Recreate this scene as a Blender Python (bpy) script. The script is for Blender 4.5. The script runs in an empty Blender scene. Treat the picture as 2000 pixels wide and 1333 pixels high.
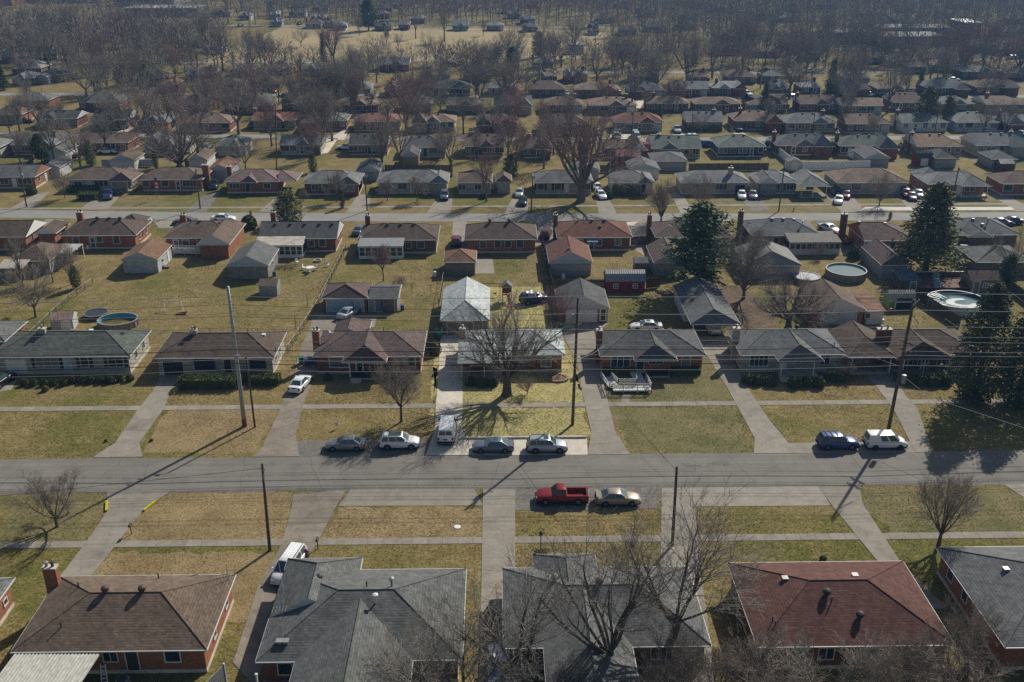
import bpy, bmesh, math, random
from mathutils import Vector, Matrix

S = bpy.context.scene
COL = S.collection
# ------------------------------------------------------------------ camera, light, exposure
CAM_H, FPX, PITCH, YAW = 58.0, 1920.0, math.radians(23.8), math.radians(1.0)
EXPOSURE = 0.06
HAZE = .00018
SUN_EL, SUN_AZ = math.radians(36.5), math.radians(35.0)
cd = bpy.data.cameras.new('camera'); cam = bpy.data.objects.new('camera', cd); COL.objects.link(cam)
cam.location = (0, 0, CAM_H); cam.rotation_euler = (math.pi/2-PITCH, 0, -YAW)
cd.sensor_width = 36; cd.lens = 36*FPX/2000; cd.clip_end = 8000; cd.clip_start = 1
S.camera = cam
w = bpy.data.worlds.new('World'); S.world = w; w.use_nodes = True
nt = w.node_tree
sky = nt.nodes.new('ShaderNodeTexSky'); sky.sky_type = 'NISHITA'; sky.sun_disc = False
sky.sun_elevation = SUN_EL; sky.sun_rotation = SUN_AZ; sky.air_density = 1.2; sky.dust_density = 1.5
bg = nt.nodes['Background']; bg.inputs[1].default_value = 0.062
nt.links.new(sky.outputs[0], bg.inputs[0])
sl = bpy.data.lights.new('sun', 'SUN'); so = bpy.data.objects.new('sun', sl); COL.objects.link(so)
sl.energy = 5.0; sl.angle = math.radians(.55); sl.color = (1, .94, .83)
sd = Vector((math.sin(SUN_AZ)*math.cos(SUN_EL), math.cos(SUN_AZ)*math.cos(SUN_EL), math.sin(SUN_EL)))
so.rotation_euler = sd.to_track_quat('Z', 'Y').to_euler(); so.location = (100, 150, 120)
S.view_settings.view_transform = 'Standard'; S.view_settings.look = 'None'
S.view_settings.exposure = EXPOSURE; S.view_settings.gamma = 1; S.view_settings.use_curve_mapping = False
S.render.engine = 'CYCLES'
S.cycles.use_denoising = False
S.cycles.max_bounces = 5; S.cycles.volume_bounces = 0; S.cycles.transparent_max_bounces = 6

# ------------------------------------------------------------------ survey helpers (photo survey -> ground plan)
_r = Vector((math.cos(YAW), -math.sin(YAW), 0))
_f = Vector((math.sin(YAW)*math.cos(PITCH), math.cos(YAW)*math.cos(PITCH), -math.sin(PITCH)))
_u = _r.cross(_f)
def ray(px, py): return _f + _r*((px-1000)/FPX) - _u*((py-666.5)/FPX)
def G(px, py, z=0.0):
    d = ray(px, py); t = (z-CAM_H)/d.z
    return (d.x*t, d.y*t)
def ZAT(px, py, yw):                       # height of the sight line where it passes northing yw
    d = ray(px, py); return CAM_H + d.z*yw/d.y
def TALL(px, yb, yt): return ZAT(px, yt, G(px, yb)[1])

# ------------------------------------------------------------------ materials
MATS = {}
def mat(name, col, rough=.85, var=.18, scale=2.0, spec=.25, metal=0, band=None, bump=0, fine=None, col2=None, streak=None, lanes=None, objvar=0, stain=0):
    if name in MATS: return MATS[name]
    m = bpy.data.materials.new(name); m.use_nodes = True; MATS[name] = m
    n, l = m.node_tree.nodes, m.node_tree.links
    b = n['Principled BSDF']; b.inputs['Roughness'].default_value = rough
    b.inputs['Specular IOR Level'].default_value = spec; b.inputs['Metallic'].default_value = metal
    tc = n.new('ShaderNodeTexCoord')
    oi = n.new('ShaderNodeObjectInfo')
    ad = n.new('ShaderNodeVectorMath'); ad.operation = 'ADD'
    cm = n.new('ShaderNodeVectorMath'); cm.operation = 'SCALE'; cm.inputs[0].default_value = (37, 61, 13); l.new(oi.outputs['Random'], cm.inputs['Scale'])
    l.new(tc.outputs['Object'], ad.inputs[0]); l.new(cm.outputs[0], ad.inputs[1])
    nz = n.new('ShaderNodeTexNoise'); nz.inputs['Scale'].default_value = scale; nz.inputs['Detail'].default_value = 5; nz.inputs['Roughness'].default_value = .65
    l.new(ad.outputs[0], nz.inputs['Vector'])
    mix = n.new('ShaderNodeMix'); mix.data_type = 'RGBA'
    c = Vector(col[:3])
    c2 = Vector(col2) if col2 else c*(1+var*1.6)
    lo = c if col2 else c*(1-var*1.6)
    mix.inputs['A'].default_value = (*lo, 1); mix.inputs['B'].default_value = (*c2, 1)
    mr = n.new('ShaderNodeMapRange'); mr.inputs['From Min'].default_value = .3; mr.inputs['From Max'].default_value = .7
    l.new(nz.outputs[0], mr.inputs[0]); l.new(mr.outputs[0], mix.inputs['Factor'])
    out = mix.outputs['Result']
    if fine:                                # (scale, amount): small speckle
        f2 = n.new('ShaderNodeTexNoise'); f2.inputs['Scale'].default_value = fine[0]; f2.inputs['Detail'].default_value = 2
        l.new(ad.outputs[0], f2.inputs['Vector'])
        r2 = n.new('ShaderNodeMapRange'); r2.inputs['From Min'].default_value = .3; r2.inputs['From Max'].default_value = .7
        r2.inputs['To Min'].default_value = 1-fine[1]; r2.inputs['To Max'].default_value = 1+fine[1]
        l.new(f2.outputs[0], r2.inputs[0])
        mu = n.new('ShaderNodeVectorMath'); mu.operation = 'SCALE'; l.new(out, mu.inputs[0]); l.new(r2.outputs[0], mu.inputs['Scale']); out = mu.outputs[0]
    if band:                                # (spacing m, darkening, tab length): courses of shingle or brick following the height
        sx = n.new('ShaderNodeSeparateXYZ'); l.new(tc.outputs['Object'], sx.inputs[0])
        dv = n.new('ShaderNodeMath'); dv.operation = 'DIVIDE'; l.new(sx.outputs[2], dv.inputs[0]); dv.inputs[1].default_value = band[0]
        fr = n.new('ShaderNodeMath'); fr.operation = 'FRACT'; l.new(dv.outputs[0], fr.inputs[0])
        cr = n.new('ShaderNodeMapRange'); cr.inputs['From Min'].default_value = 0; cr.inputs['From Max'].default_value = .3
        cr.inputs['To Min'].default_value = 1-band[1]; cr.inputs['To Max'].default_value = 1
        l.new(fr.outputs[0], cr.inputs[0])
        fl = n.new('ShaderNodeMath'); fl.operation = 'FLOOR'; l.new(dv.outputs[0], fl.inputs[0])
        # one tone per tab: hash of course number and position along the course
        sm = n.new('ShaderNodeMath'); sm.operation = 'ADD'; l.new(sx.outputs[0], sm.inputs[0]); l.new(sx.outputs[1], sm.inputs[1])
        d2 = n.new('ShaderNodeMath'); d2.operation = 'DIVIDE'; l.new(sm.outputs[0], d2.inputs[0]); d2.inputs[1].default_value = band[2]
        f3 = n.new('ShaderNodeMath'); f3.operation = 'FLOOR'; l.new(d2.outputs[0], f3.inputs[0])
        cb = n.new('ShaderNodeCombineXYZ'); l.new(fl.outputs[0], cb.inputs[0]); l.new(f3.outputs[0], cb.inputs[1])
        wn = n.new('ShaderNodeTexWhiteNoise'); wn.noise_dimensions = '3D'; l.new(cb.outputs[0], wn.inputs['Vector'])
        wr = n.new('ShaderNodeMapRange'); wr.inputs['To Min'].default_value = .82; wr.inputs['To Max'].default_value = 1.18; l.new(wn.outputs['Value'], wr.inputs[0])
        pm = n.new('ShaderNodeMath'); pm.operation = 'MULTIPLY'; l.new(cr.outputs[0], pm.inputs[0]); l.new(wr.outputs[0], pm.inputs[1])
        mu = n.new('ShaderNodeVectorMath'); mu.operation = 'SCALE'; l.new(out, mu.inputs[0]); l.new(pm.outputs[0], mu.inputs['Scale']); out = mu.outputs[0]
    if streak:                              # (scale across, amount): weather streaks running down a face
        mp = n.new('ShaderNodeMapping'); mp.inputs['Scale'].default_value = (streak[0], streak[0]*.25, .15)
        l.new(ad.outputs[0], mp.inputs['Vector'])
        s2 = n.new('ShaderNodeTexNoise'); s2.inputs['Scale'].default_value = 1; s2.inputs['Detail'].default_value = 4; l.new(mp.outputs[0], s2.inputs['Vector'])
        r3 = n.new('ShaderNodeMapRange'); r3.inputs['From Min'].default_value = .35; r3.inputs['From Max'].default_value = .7
        r3.inputs['To Min'].default_value = 1+streak[1]*.5; r3.inputs['To Max'].default_value = 1-streak[1]; l.new(s2.outputs[0], r3.inputs[0])
        mu = n.new('ShaderNodeVectorMath'); mu.operation = 'SCALE'; l.new(out, mu.inputs[0]); l.new(r3.outputs[0], mu.inputs['Scale']); out = mu.outputs[0]
    if objvar:                              # each poured slab its own tone
        r3 = n.new('ShaderNodeMapRange'); r3.inputs['To Min'].default_value = 1-objvar; r3.inputs['To Max'].default_value = 1+objvar; l.new(oi.outputs['Random'], r3.inputs[0])
        mu = n.new('ShaderNodeVectorMath'); mu.operation = 'SCALE'; l.new(out, mu.inputs[0]); l.new(r3.outputs[0], mu.inputs['Scale']); out = mu.outputs[0]
    if stain:                               # oil and tyre stains
        s2 = n.new('ShaderNodeTexNoise'); s2.inputs['Scale'].default_value = .55; s2.inputs['Detail'].default_value = 6; s2.inputs['Roughness'].default_value = .7; l.new(ad.outputs[0] if objvar else tc.outputs['Object'], s2.inputs['Vector'])
        r3 = n.new('ShaderNodeMapRange'); r3.inputs['From Min'].default_value = .52; r3.inputs['From Max'].default_value = .72
        r3.inputs['To Min'].default_value = 1.03; r3.inputs['To Max'].default_value = 1-stain; l.new(s2.outputs[0], r3.inputs[0])
        mu = n.new('ShaderNodeVectorMath'); mu.operation = 'SCALE'; l.new(out, mu.inputs[0]); l.new(r3.outputs[0], mu.inputs['Scale']); out = mu.outputs[0]
    if lanes:                               # wear drawn out along the carriageway
        mp = n.new('ShaderNodeMapping'); mp.inputs['Scale'].default_value = (.02, lanes[0]*1.6, 1); l.new(tc.outputs['Object'], mp.inputs['Vector'])
        s2 = n.new('ShaderNodeTexNoise'); s2.inputs['Scale'].default_value = 1; s2.inputs['Detail'].default_value = 6; s2.inputs['Roughness'].default_value = .7; l.new(mp.outputs[0], s2.inputs['Vector'])
        r3 = n.new('ShaderNodeMapRange'); r3.inputs['From Min'].default_value = .3; r3.inputs['From Max'].default_value = .7
        r3.inputs['To Min'].default_value = 1-lanes[1]*1.6; r3.inputs['To Max'].default_value = 1+lanes[1]; l.new(s2.outputs[0], r3.inputs[0])
        mu = n.new('ShaderNodeVectorMath'); mu.operation = 'SCALE'; l.new(out, mu.inputs[0]); l.new(r3.outputs[0], mu.inputs['Scale']); out = mu.outputs[0]
    l.new(out, b.inputs['Base Color'])
    if bump:
        bp = n.new('ShaderNodeBump'); bp.inputs['Strength'].default_value = bump; bp.inputs['Distance'].default_value = .05
        l.new(nz.outputs[0], bp.inputs['Height']); l.new(bp.outputs[0], b.inputs['Normal'])
    return m

def ground_mat():
    m = bpy.data.materials.new('dormant_grass'); m.use_nodes = True
    n, l = m.node_tree.nodes, m.node_tree.links
    b = n['Principled BSDF']; b.inputs['Roughness'].default_value = .95; b.inputs['Specular IOR Level'].default_value = .08
    tc = n.new('ShaderNodeTexCoord')
    def noise(s, d=4, sx=1, sy=1, off=0):
        mp = n.new('ShaderNodeMapping'); mp.inputs['Scale'].default_value = (sx, sy, 1); mp.inputs['Location'].default_value = (off, off*.7, off)
        l.new(tc.outputs['Object'], mp.inputs[0])
        z = n.new('ShaderNodeTexNoise'); z.inputs['Scale'].default_value = s; z.inputs['Detail'].default_value = d; z.inputs['Roughness'].default_value = .6
        l.new(mp.outputs[0], z.inputs['Vector']); return z.outputs[0]
    def rng(o, a, c, t0=0, t1=1):
        r = n.new('ShaderNodeMapRange'); r.inputs[1].default_value = a; r.inputs[2].default_value = c; r.inputs[3].default_value = t0; r.inputs[4].default_value = t1
        l.new(o, r.inputs[0]); return r.outputs[0]
    def mix(fac, A, B):
        x = n.new('ShaderNodeMix'); x.data_type = 'RGBA'; l.new(fac, x.inputs['Factor'])
        for k, v in (('A', A), ('B', B)):
            if isinstance(v, tuple): x.inputs[k].default_value = (*v, 1)
            else: l.new(v, x.inputs[k])
        return x.outputs['Result']
    tan = mix(rng(noise(.35, 5, 1, 1, 9), .35, .65), (.165, .126, .050), (.232, .182, .082))
    green = mix(rng(noise(.5, 5, 1, 1, 3), .3, .7), (.096, .098, .024), (.145, .134, .040))
    # mower-wide drifts, lot-size drifts and clumps
    a = n.new('ShaderNodeMath'); a.operation = 'ADD'; l.new(rng(noise(.045, 4, 1, .8, 31), .40, .62, -.55, .95), a.inputs[0]); l.new(rng(noise(.9, 5, 1, 1.2, 51), .35, .7, -.3, .5), a.inputs[1])
    a.use_clamp = True
    c = mix(a.outputs[0], tan, green)
    bare = rng(noise(.16, 5, 1, 1, 77), .62, .74, 0, .75)
    c = mix(bare, c, (.185, .125, .068))
    fn = rng(noise(4.2, 5, 1, 1, 5), .3, .7, .42, 1.58)
    mu = n.new('ShaderNodeVectorMath'); mu.operation = 'SCALE'; l.new(c, mu.inputs[0]); l.new(fn, mu.inputs['Scale'])
    f2 = rng(noise(1.7, 3, 1, 1.6, 15), .3, .7, .78, 1.22)
    m2 = n.new('ShaderNodeVectorMath'); m2.operation = 'SCALE'; l.new(mu.outputs[0], m2.inputs[0]); l.new(f2, m2.inputs['Scale'])
    l.new(m2.outputs[0], b.inputs['Base Color'])
    bp = n.new('ShaderNodeBump'); bp.inputs['Strength'].default_value = .6; bp.inputs['Distance'].default_value = .08
    l.new(noise(6, 4), bp.inputs['Height']); l.new(bp.outputs[0], b.inputs['Normal'])
    return m

# ------------------------------------------------------------------ mesh builder
class MB:
    def __init__(s): s.v = []; s.f = []; s.m = []
    def add(s, vs, fs, mi=0):
        o = len(s.v); s.v += [tuple(v) for v in vs]
        for f in fs: s.f.append(tuple(i+o for i in f)); s.m.append(mi)
    def box(s, x0, x1, y0, y1, z0, z1, mi=0):
        s.add([(x0,y0,z0),(x1,y0,z0),(x1,y1,z0),(x0,y1,z0),(x0,y0,z1),(x1,y0,z1),(x1,y1,z1),(x0,y1,z1)],
              [(0,3,2,1),(4,5,6,7),(0,1,5,4),(1,2,6,5),(2,3,7,6),(3,0,4,7)], mi)
    def beam(s, a, b, wd, ht, mi=0):
        a, b = Vector(a), Vector(b); d = (b-a).normalized()
        q = d.cross(Vector((0,0,1)))
        if q.length < 1e-3: q = Vector((1,0,0))
        q.normalize(); t = q.cross(d); q *= wd/2; t *= ht/2
        vs = [a-q-t, a+q-t, a+q+t, a-q+t, b-q-t, b+q-t, b+q+t, b-q+t]
        s.add(vs, [(0,1,2,3),(7,6,5,4),(0,4,5,1),(1,5,6,2),(2,6,7,3),(3,7,4,0)], mi)
    def tube(s, pts, rad, n=5, mi=0, cap=False):
        pts = [Vector(p) for p in pts]; o = len(s.v); k = len(pts)
        if not isinstance(rad, (list, tuple)): rad = [rad]*k
        d0 = (pts[-1]-pts[0]).normalized() if (pts[-1]-pts[0]).length > 1e-6 else Vector((0,0,1))
        q = d0.cross(Vector((.31,.17,.94)));
        if q.length < .05: q = d0.cross(Vector((1,0,0)))
        q.normalize(); t = d0.cross(q)
        cs = [(math.cos(2*math.pi*i/n), math.sin(2*math.pi*i/n)) for i in range(n)]
        for p, r in zip(pts, rad):
            for c, sn in cs:
                s.v.append((p.x+(q.x*c+t.x*sn)*r, p.y+(q.y*c+t.y*sn)*r, p.z+(q.z*c+t.z*sn)*r))
        for j in range(k-1):
            a = o+j*n
            for i in range(n):
                i2 = (i+1) % n
                s.f.append((a+i, a+i2, a+n+i2, a+n+i)); s.m.append(mi)
        if cap:
            s.f.append(tuple(o+(k-1)*n+i for i in range(n))); s.m.append(mi)
            s.f.append(tuple(o+n-1-i for i in range(n))); s.m.append(mi)
    def lathe(s, prof, n=12, c=(0,0), mi=0, axis='z', sy=1.0):
        o = len(s.v)
        for r, z in prof:
            for i in range(n):
                a = 2*math.pi*i/n; x, y = r*math.cos(a), r*math.sin(a)*sy
                s.v.append((c[0]+x, c[1]+y, z) if axis == 'z' else (c[0]+x, z, c[1]+y))
        for j in range(len(prof)-1):
            for i in range(n):
                i2 = (i+1) % n; q = (o+j*n+i, o+j*n+i2, o+(j+1)*n+i2, o+(j+1)*n+i)
                s.f.append(q if axis == 'z' else q[::-1]); s.m.append(mi)
    def poly(s, pts, z0, z1, mi=0):         # vertical prism over a plan outline
        n = len(pts); ar = sum(pts[i][0]*pts[(i+1)%n][1]-pts[(i+1)%n][0]*pts[i][1] for i in range(n))
        if ar < 0: pts = pts[::-1]
        o = len(s.v)
        s.v += [(x,y,z0) for x,y in pts]+[(x,y,z1) for x,y in pts]
        s.f.append(tuple(o+n+i for i in range(n))); s.m.append(mi)
        s.f.append(tuple(o+n-1-i for i in range(n))); s.m.append(mi)
        for i in range(n):
            j = (i+1) % n; s.f.append((o+i, o+j, o+n+j, o+n+i)); s.m.append(mi)
    def mesh(s, name, mats, smooth=False):
        me = bpy.data.meshes.new(name); me.from_pydata(s.v, [], s.f)
        if not isinstance(mats, (list, tuple)): mats = [mats]
        for m in mats: me.materials.append(m)
        if len(mats) > 1: me.polygons.foreach_set('material_index', s.m)
        if smooth: me.polygons.foreach_set('use_smooth', [True]*len(s.f))
        me.update(); return me

def link(name, me, parent=None, loc=(0,0,0), rz=0, rot=None):
    if isinstance(me, tuple): me = me[0].mesh(name, me[1])
    o = bpy.data.objects.new(name, me); COL.objects.link(o)
    o.parent = parent; o.location = loc; o.rotation_euler = rot or (0, 0, rz)
    return o
def obj(name, mb, mats, parent=None, loc=(0,0,0), rz=0, smooth=False):
    return link(name, mb.mesh(name, mats, smooth), parent, loc, rz)
LABELS = {}
def tag(o, label, cat, group=None):
    o['label'] = label; o['category'] = cat
    if group: o['group'] = group
    LABELS.setdefault(label, []).append(o.name)
    return o
def thing(name, label, cat, loc, rz=0, group=None, scale=1):
    o = bpy.data.objects.new(name, None); COL.objects.link(o)
    o.location = loc if len(loc) == 3 else (*loc, 0); o.rotation_euler = (0, 0, rz); o.scale = (scale,)*3
    o.empty_display_size = .3
    return tag(o, label, cat, group)
def structure(name, mb, m, smooth=False):
    o = obj(name, mb, m, smooth=smooth); o['kind'] = 'structure'; return o
def copy_thing(src, loc, rz, label, group=None, scale=None):
    c = src.copy(); COL.objects.link(c); c.location = loc if len(loc) == 3 else (*loc, 0); c.rotation_euler = (0, 0, rz)
    if scale is not None: c.scale = (scale,)*3 if not isinstance(scale, tuple) else scale
    c['label'] = label; LABELS.setdefault(label, []).append(c.name)
    if group: c['group'] = group
    for ch in src.children:
        d = ch.copy(); COL.objects.link(d); d.parent = c
        for g in ch.children:
            e = g.copy(); COL.objects.link(e); e.parent = d
    return c
ORD = 'first second third fourth fifth sixth seventh eighth ninth tenth eleventh twelfth thirteenth fourteenth fifteenth sixteenth seventeenth eighteenth nineteenth twentieth'.split()
def ordinal(k):                              # 0-based
    if k < 20: return ORD[k]
    tens = ['twenty', 'thirty', 'forty', 'fifty', 'sixty', 'seventy', 'eighty', 'ninety'][(k+1)//10-2]
    r = (k+1) % 10
    return tens+'-'+ORD[r-1] if r else tens[:-1]+'ieth'

# ------------------------------------------------------------------ palette
WHITE = mat('white_paint', (.70, .70, .68), .55, .06, 3)
TRIM = mat('white_trim', (.55, .55, .53), .5, .08, 2)
GLASS = mat('window_glass', (.024, .036, .046), .08, .3, 1.2, spec=.6)
AUTOGLASS = mat('car_glass', (.05, .085, .092), .06, .15, 1.2, spec=.9)  # teal base colour stands in for sky reflected in the panes
CURTAIN = mat('pane_with_blind', (.16, .17, .17), .25, .35, 1.5, spec=.5)
CONC = mat('concrete', (.245, .220, .185), .9, .10, .7, fine=(6, .12), bump=.15, objvar=.09, stain=.26)
CONC2 = mat('pale_concrete', (.52, .475, .40), .9, .10, .8, fine=(5, .12), objvar=.06, stain=.2)  # lightened to paint the spotlight on the centre lot's drive; reused elsewhere
CONCOLD = mat('brown_old_concrete', (.215, .185, .150), .92, .14, .6, fine=(5, .14), objvar=.09, stain=.3)
ASPH = mat('worn_asphalt', (.180, .168, .150), .92, .08, .25, fine=(7, .12), lanes=(.9, .12), stain=.2)
ASPHD = mat('patched_asphalt', (.150, .140, .125), .92, .14, .5, fine=(4, .2), stain=.3)
ASPHB = mat('driveway_blacktop', (.06, .059, .058), .9, .15, .6, fine=(5, .14))
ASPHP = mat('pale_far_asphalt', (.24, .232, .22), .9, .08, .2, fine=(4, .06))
BRICK = mat('red_brick', (.190, .080, .048), .9, .16, 1.4, band=(.075, .18, .21), fine=(9, .15))
BRICKO = mat('orange_brick', (.285, .122, .066), .9, .14, 1.4, band=(.075, .16, .21), fine=(9, .15))
BRICKB = mat('brown_brick', (.150, .085, .055), .9, .18, 1.4, band=(.075, .18, .21), fine=(9, .15))
STONE = mat('light_stone', (.36, .335, .285), .9, .14, 1.2, band=(.16, .14, .5), fine=(5, .12))
TANB = mat('tan_brick', (.30, .225, .135), .9, .12, 1.2, band=(.08, .12, .21))
SIDE = mat('white_siding', (.56, .56, .56), .6, .05, 1, band=(.18, .14, 60))
SIDEB = mat('light_blue_siding', (.36, .42, .47), .6, .06, 1, band=(.18, .14, 60))
SIDEG = mat('grey_siding', (.27, .28, .285), .6, .06, 1, band=(.18, .14, 60))
SIDED = mat('navy_siding', (.035, .045, .075), .6, .08, 1, band=(.18, .14, 60))
SIDET = mat('taupe_siding', (.17, .15, .125), .7, .08, 1, band=(.18, .14, 60))
WOODF = mat('weathered_wood', (.105, .082, .058), .9, .25, 2.5, streak=(6, .25))
WOODP = mat('grey_pole_wood', (.105, .082, .060), .9, .22, 3, streak=(9, .3))
RAMPW = mat('grey_ramp_wood', (.52, .52, .50), .8, .12, 3)
STEEL = mat('galvanised_steel', (.30, .335, .37), .45, .10, 2, spec=.5, metal=.35)
RUST = mat('rust', (.19, .062, .032), .9, .3, 2.5)
METAL = mat('grey_metal', (.26, .27, .28), .55, .12, 2, spec=.4, metal=.3)
BLACK = mat('black_rubber', (.014, .014, .015), .8, .2, 3)
DARKM = mat('dark_metal', (.05, .045, .04), .6, .25, 4)
BARK = mat('grey_brown_bark', (.155, .130, .105), .95, .3, 5)
BARKD = mat('dark_bark', (.105, .088, .070), .95, .3, 5)
TWIG = mat('brown_twigs', (.27, .225, .19), .95, .25, .6)
TWIGG = mat('grey_twigs', (.26, .235, .20), .95, .25, .6)
TWIGR = mat('reddish_twigs', (.255, .180, .160), .95, .3, .6)
BUDR = mat('red_buds', (.29, .165, .14), .9, .3, .5)
GRN = mat('evergreen_needles', (.055, .082, .026), .85, .5, 1.1, col2=(.150, .180, .060))
GRNO = mat('olive_evergreen', (.085, .096, .028), .85, .5, 1.1, col2=(.21, .20, .066))
GRNB = mat('pine_needles', (.052, .086, .032), .85, .5, .9, col2=(.135, .170, .066))
GRND = mat('dark_cedar', (.040, .056, .022), .85, .5, 1.0, col2=(.125, .140, .052))
HEDGE = mat('clipped_hedge', (.040, .060, .014), .85, .5, 3, col2=(.110, .125, .030))
YELG = mat('yellow_green_leaves', (.075, .085, .020), .85, .5, .8, col2=(.20, .16, .045))
ROOFS = {}
def roofm(key, col, near=0, tint=None):
    k = key+('_near' if near == 1 else '')
    if k not in ROOFS:
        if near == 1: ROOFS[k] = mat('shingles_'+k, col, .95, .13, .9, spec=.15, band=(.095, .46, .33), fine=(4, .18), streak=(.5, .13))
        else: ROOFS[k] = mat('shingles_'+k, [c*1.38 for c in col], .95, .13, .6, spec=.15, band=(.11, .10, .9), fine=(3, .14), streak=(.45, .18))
    return ROOFS[k]
RC = {'brown': (.150, .112, .086), 'umber': (.112, .084, .069), 'grey': (.132, .136, .134), 'darkgrey': (.105, .107, .108), 'green': (.108, .122, .108),
      'red': (.122, .062, .052), 'redbrown': (.165, .085, .064), 'purple': (.135, .098, .090), 'blue': (.46, .50, .50), 'tan': (.215, .150, .105), 'black': (.055, .056, .06),  # 'blue': pale shingles lightened further, centre-lot spotlight painted into the colour
      'bluegrey': (.146, .150, .152), 'rust': (.20, .118, .078), 'pale': (.25, .25, .24)}
ROOFWORD = {'brown': 'brown-roofed', 'umber': 'dark brown-roofed', 'grey': 'grey-roofed', 'darkgrey': 'charcoal-roofed', 'green': 'green-grey-roofed', 'red': 'red-roofed', 'redbrown': 'red-brown-roofed',
            'purple': 'plum-brown-roofed', 'blue': 'pale blue-roofed', 'tan': 'tan-roofed', 'black': 'black-roofed', 'bluegrey': 'blue-grey-roofed', 'rust': 'rust-roofed', 'pale': 'pale grey-roofed'}
WALLWORD = {'red_brick': 'red brick', 'orange_brick': 'orange brick', 'brown_brick': 'brown brick', 'light_stone': 'light stone', 'tan_brick': 'tan brick', 'white_siding': 'white-sided',
            'light_blue_siding': 'light blue-sided', 'grey_siding': 'grey-sided', 'navy_siding': 'navy-sided', 'taupe_siding': 'taupe-sided'}
# ------------------------------------------------------------------ ground, roads, drives, walks
mb = MB(); mb.add([(-2400,-60,0),(2400,-60,0),(2400,3200,0),(-2400,3200,0)], [(0,1,2,3)])
structure('ground', mb, ground_mat())

def px(pts, z=0): return [G(x, y, z) for x, y in pts]
HARD = []                                    # hard surfaces, kept free of grass tufts
def ragged(P, amp, step, seed):
    r = random.Random(seed); out = []
    for a, b in zip(P, P[1:]+P[:1]):
        n = max(1, int(math.dist(a, b)/step))
        for i in range(n): t = i/n; k = amp if 0 < i else amp*.3; out.append((a[0]+(b[0]-a[0])*t+r.uniform(-k, k), a[1]+(b[1]-a[1])*t+r.uniform(-k, k)))
    return out
def sheet(name, pts, m, top, base=-.04):
    P = px(pts)
    if name not in ('lawn', 'yard_earth', 'field'): HARD.append(P)
    if name in ('lawn', 'yard_earth'): P = ragged(P, .42, .9, len(pts)+int(pts[0][0]))
    elif name == 'parking_bay': P = ragged(P, .10, .7, 3)
    mb = MB(); mb.poly(P, base, top); return structure(name, mb, m)
def strip(name, top, bot, m, z):             # road given by its two edges
    mb = MB(); A = px(top); B = px(bot); n = len(A)
    mb.add([(*p, z) for p in A]+[(*p, z) for p in B], [(i+n, i+1+n, i+1, i) for i in range(n-1)])
    return structure(name, mb, m)
yN, yF = G(1000, 955)[1], G(1000, 889.5)[1]
mb = MB()
for k in range(-12, 20):
    mb.add([(k*12, yN, .012), (k*12+12, yN, .012), (k*12+12, yF, .012), (k*12, yF, .012)], [(0,1,2,3)])
structure('road', mb, ASPH); HARD.append([(-300,yN),(300,yN),(300,yF),(-300,yF)])
# tar-sealed cracks on the near road
mb = MB(); rnd = random.Random(4)
for k in range(16):
    x = -75+k*9.5+rnd.uniform(-2, 2); y = yN+rnd.uniform(0, .5); x2 = x+rnd.uniform(-2.5, 2.5); pts = []
    for i in range(9):
        pts.append((x+(x2-x)*i/8+rnd.uniform(-.14, .14), y+(yF-yN-.5)*i/8, .0135))
    for a, b in zip(pts, pts[1:]): mb.beam(a, b, .035, .006)
for yy in (yN+.9, (yN+yF)/2+.1):
    x = -80
    while x < 85:
        L = rnd.uniform(4, 14); pts = [(x+L*i/6, yy+rnd.uniform(-.05, .05), .0135) for i in range(7)]
        for a, b in zip(pts, pts[1:]): mb.beam(a, b, .03, .006)
        x += L+rnd.uniform(2, 12)
o = obj('road_crack', mb, mat('tar', (.075, .072, .07), .8, .1, 3)); o['kind'] = 'structure'
for i, q in enumerate(([(566,957.5),(585,953.5),(688,951),(700,955.5),(676,961)], [(1000,955.5),(1040,951.5),(1180,950),(1292,951.5),(1288,956)], [(1330,905),(1420,902),(1432,909),(1340,913)], [(590,894),(600,890),(842,887),(846,891)])):
    mb = MB(); mb.poly(ragged([G(*v) for v in q], .12, .6, i), -.02, .0155+i*.0002); structure('road_patch', mb, ASPHD)
def widen(pts, dx): return [(pts[0][0]-dx, pts[0][1])]+pts+[(pts[-1][0]+dx, pts[-1][1])]
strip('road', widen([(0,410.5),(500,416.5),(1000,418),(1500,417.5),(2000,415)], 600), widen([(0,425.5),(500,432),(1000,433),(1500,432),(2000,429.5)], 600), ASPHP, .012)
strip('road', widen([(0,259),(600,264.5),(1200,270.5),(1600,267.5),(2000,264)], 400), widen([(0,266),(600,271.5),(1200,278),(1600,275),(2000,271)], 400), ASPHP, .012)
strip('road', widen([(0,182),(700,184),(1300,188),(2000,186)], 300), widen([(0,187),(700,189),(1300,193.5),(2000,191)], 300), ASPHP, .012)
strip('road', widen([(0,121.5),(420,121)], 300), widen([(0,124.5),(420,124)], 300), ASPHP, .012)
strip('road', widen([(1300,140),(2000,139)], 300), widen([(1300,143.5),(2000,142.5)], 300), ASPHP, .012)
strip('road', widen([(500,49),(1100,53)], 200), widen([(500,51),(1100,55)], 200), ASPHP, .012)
# the playing field beyond the houses
PARK = [(395,122),(470,86),(560,50),(800,52),(1060,57),(1190,64),(1215,84),(1180,112),(1010,121),(700,119)]
sheet('field', PARK, mat('field_grass', (.30, .235, .115), .95, .12, .05, fine=(.6, .16)), .010)

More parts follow.
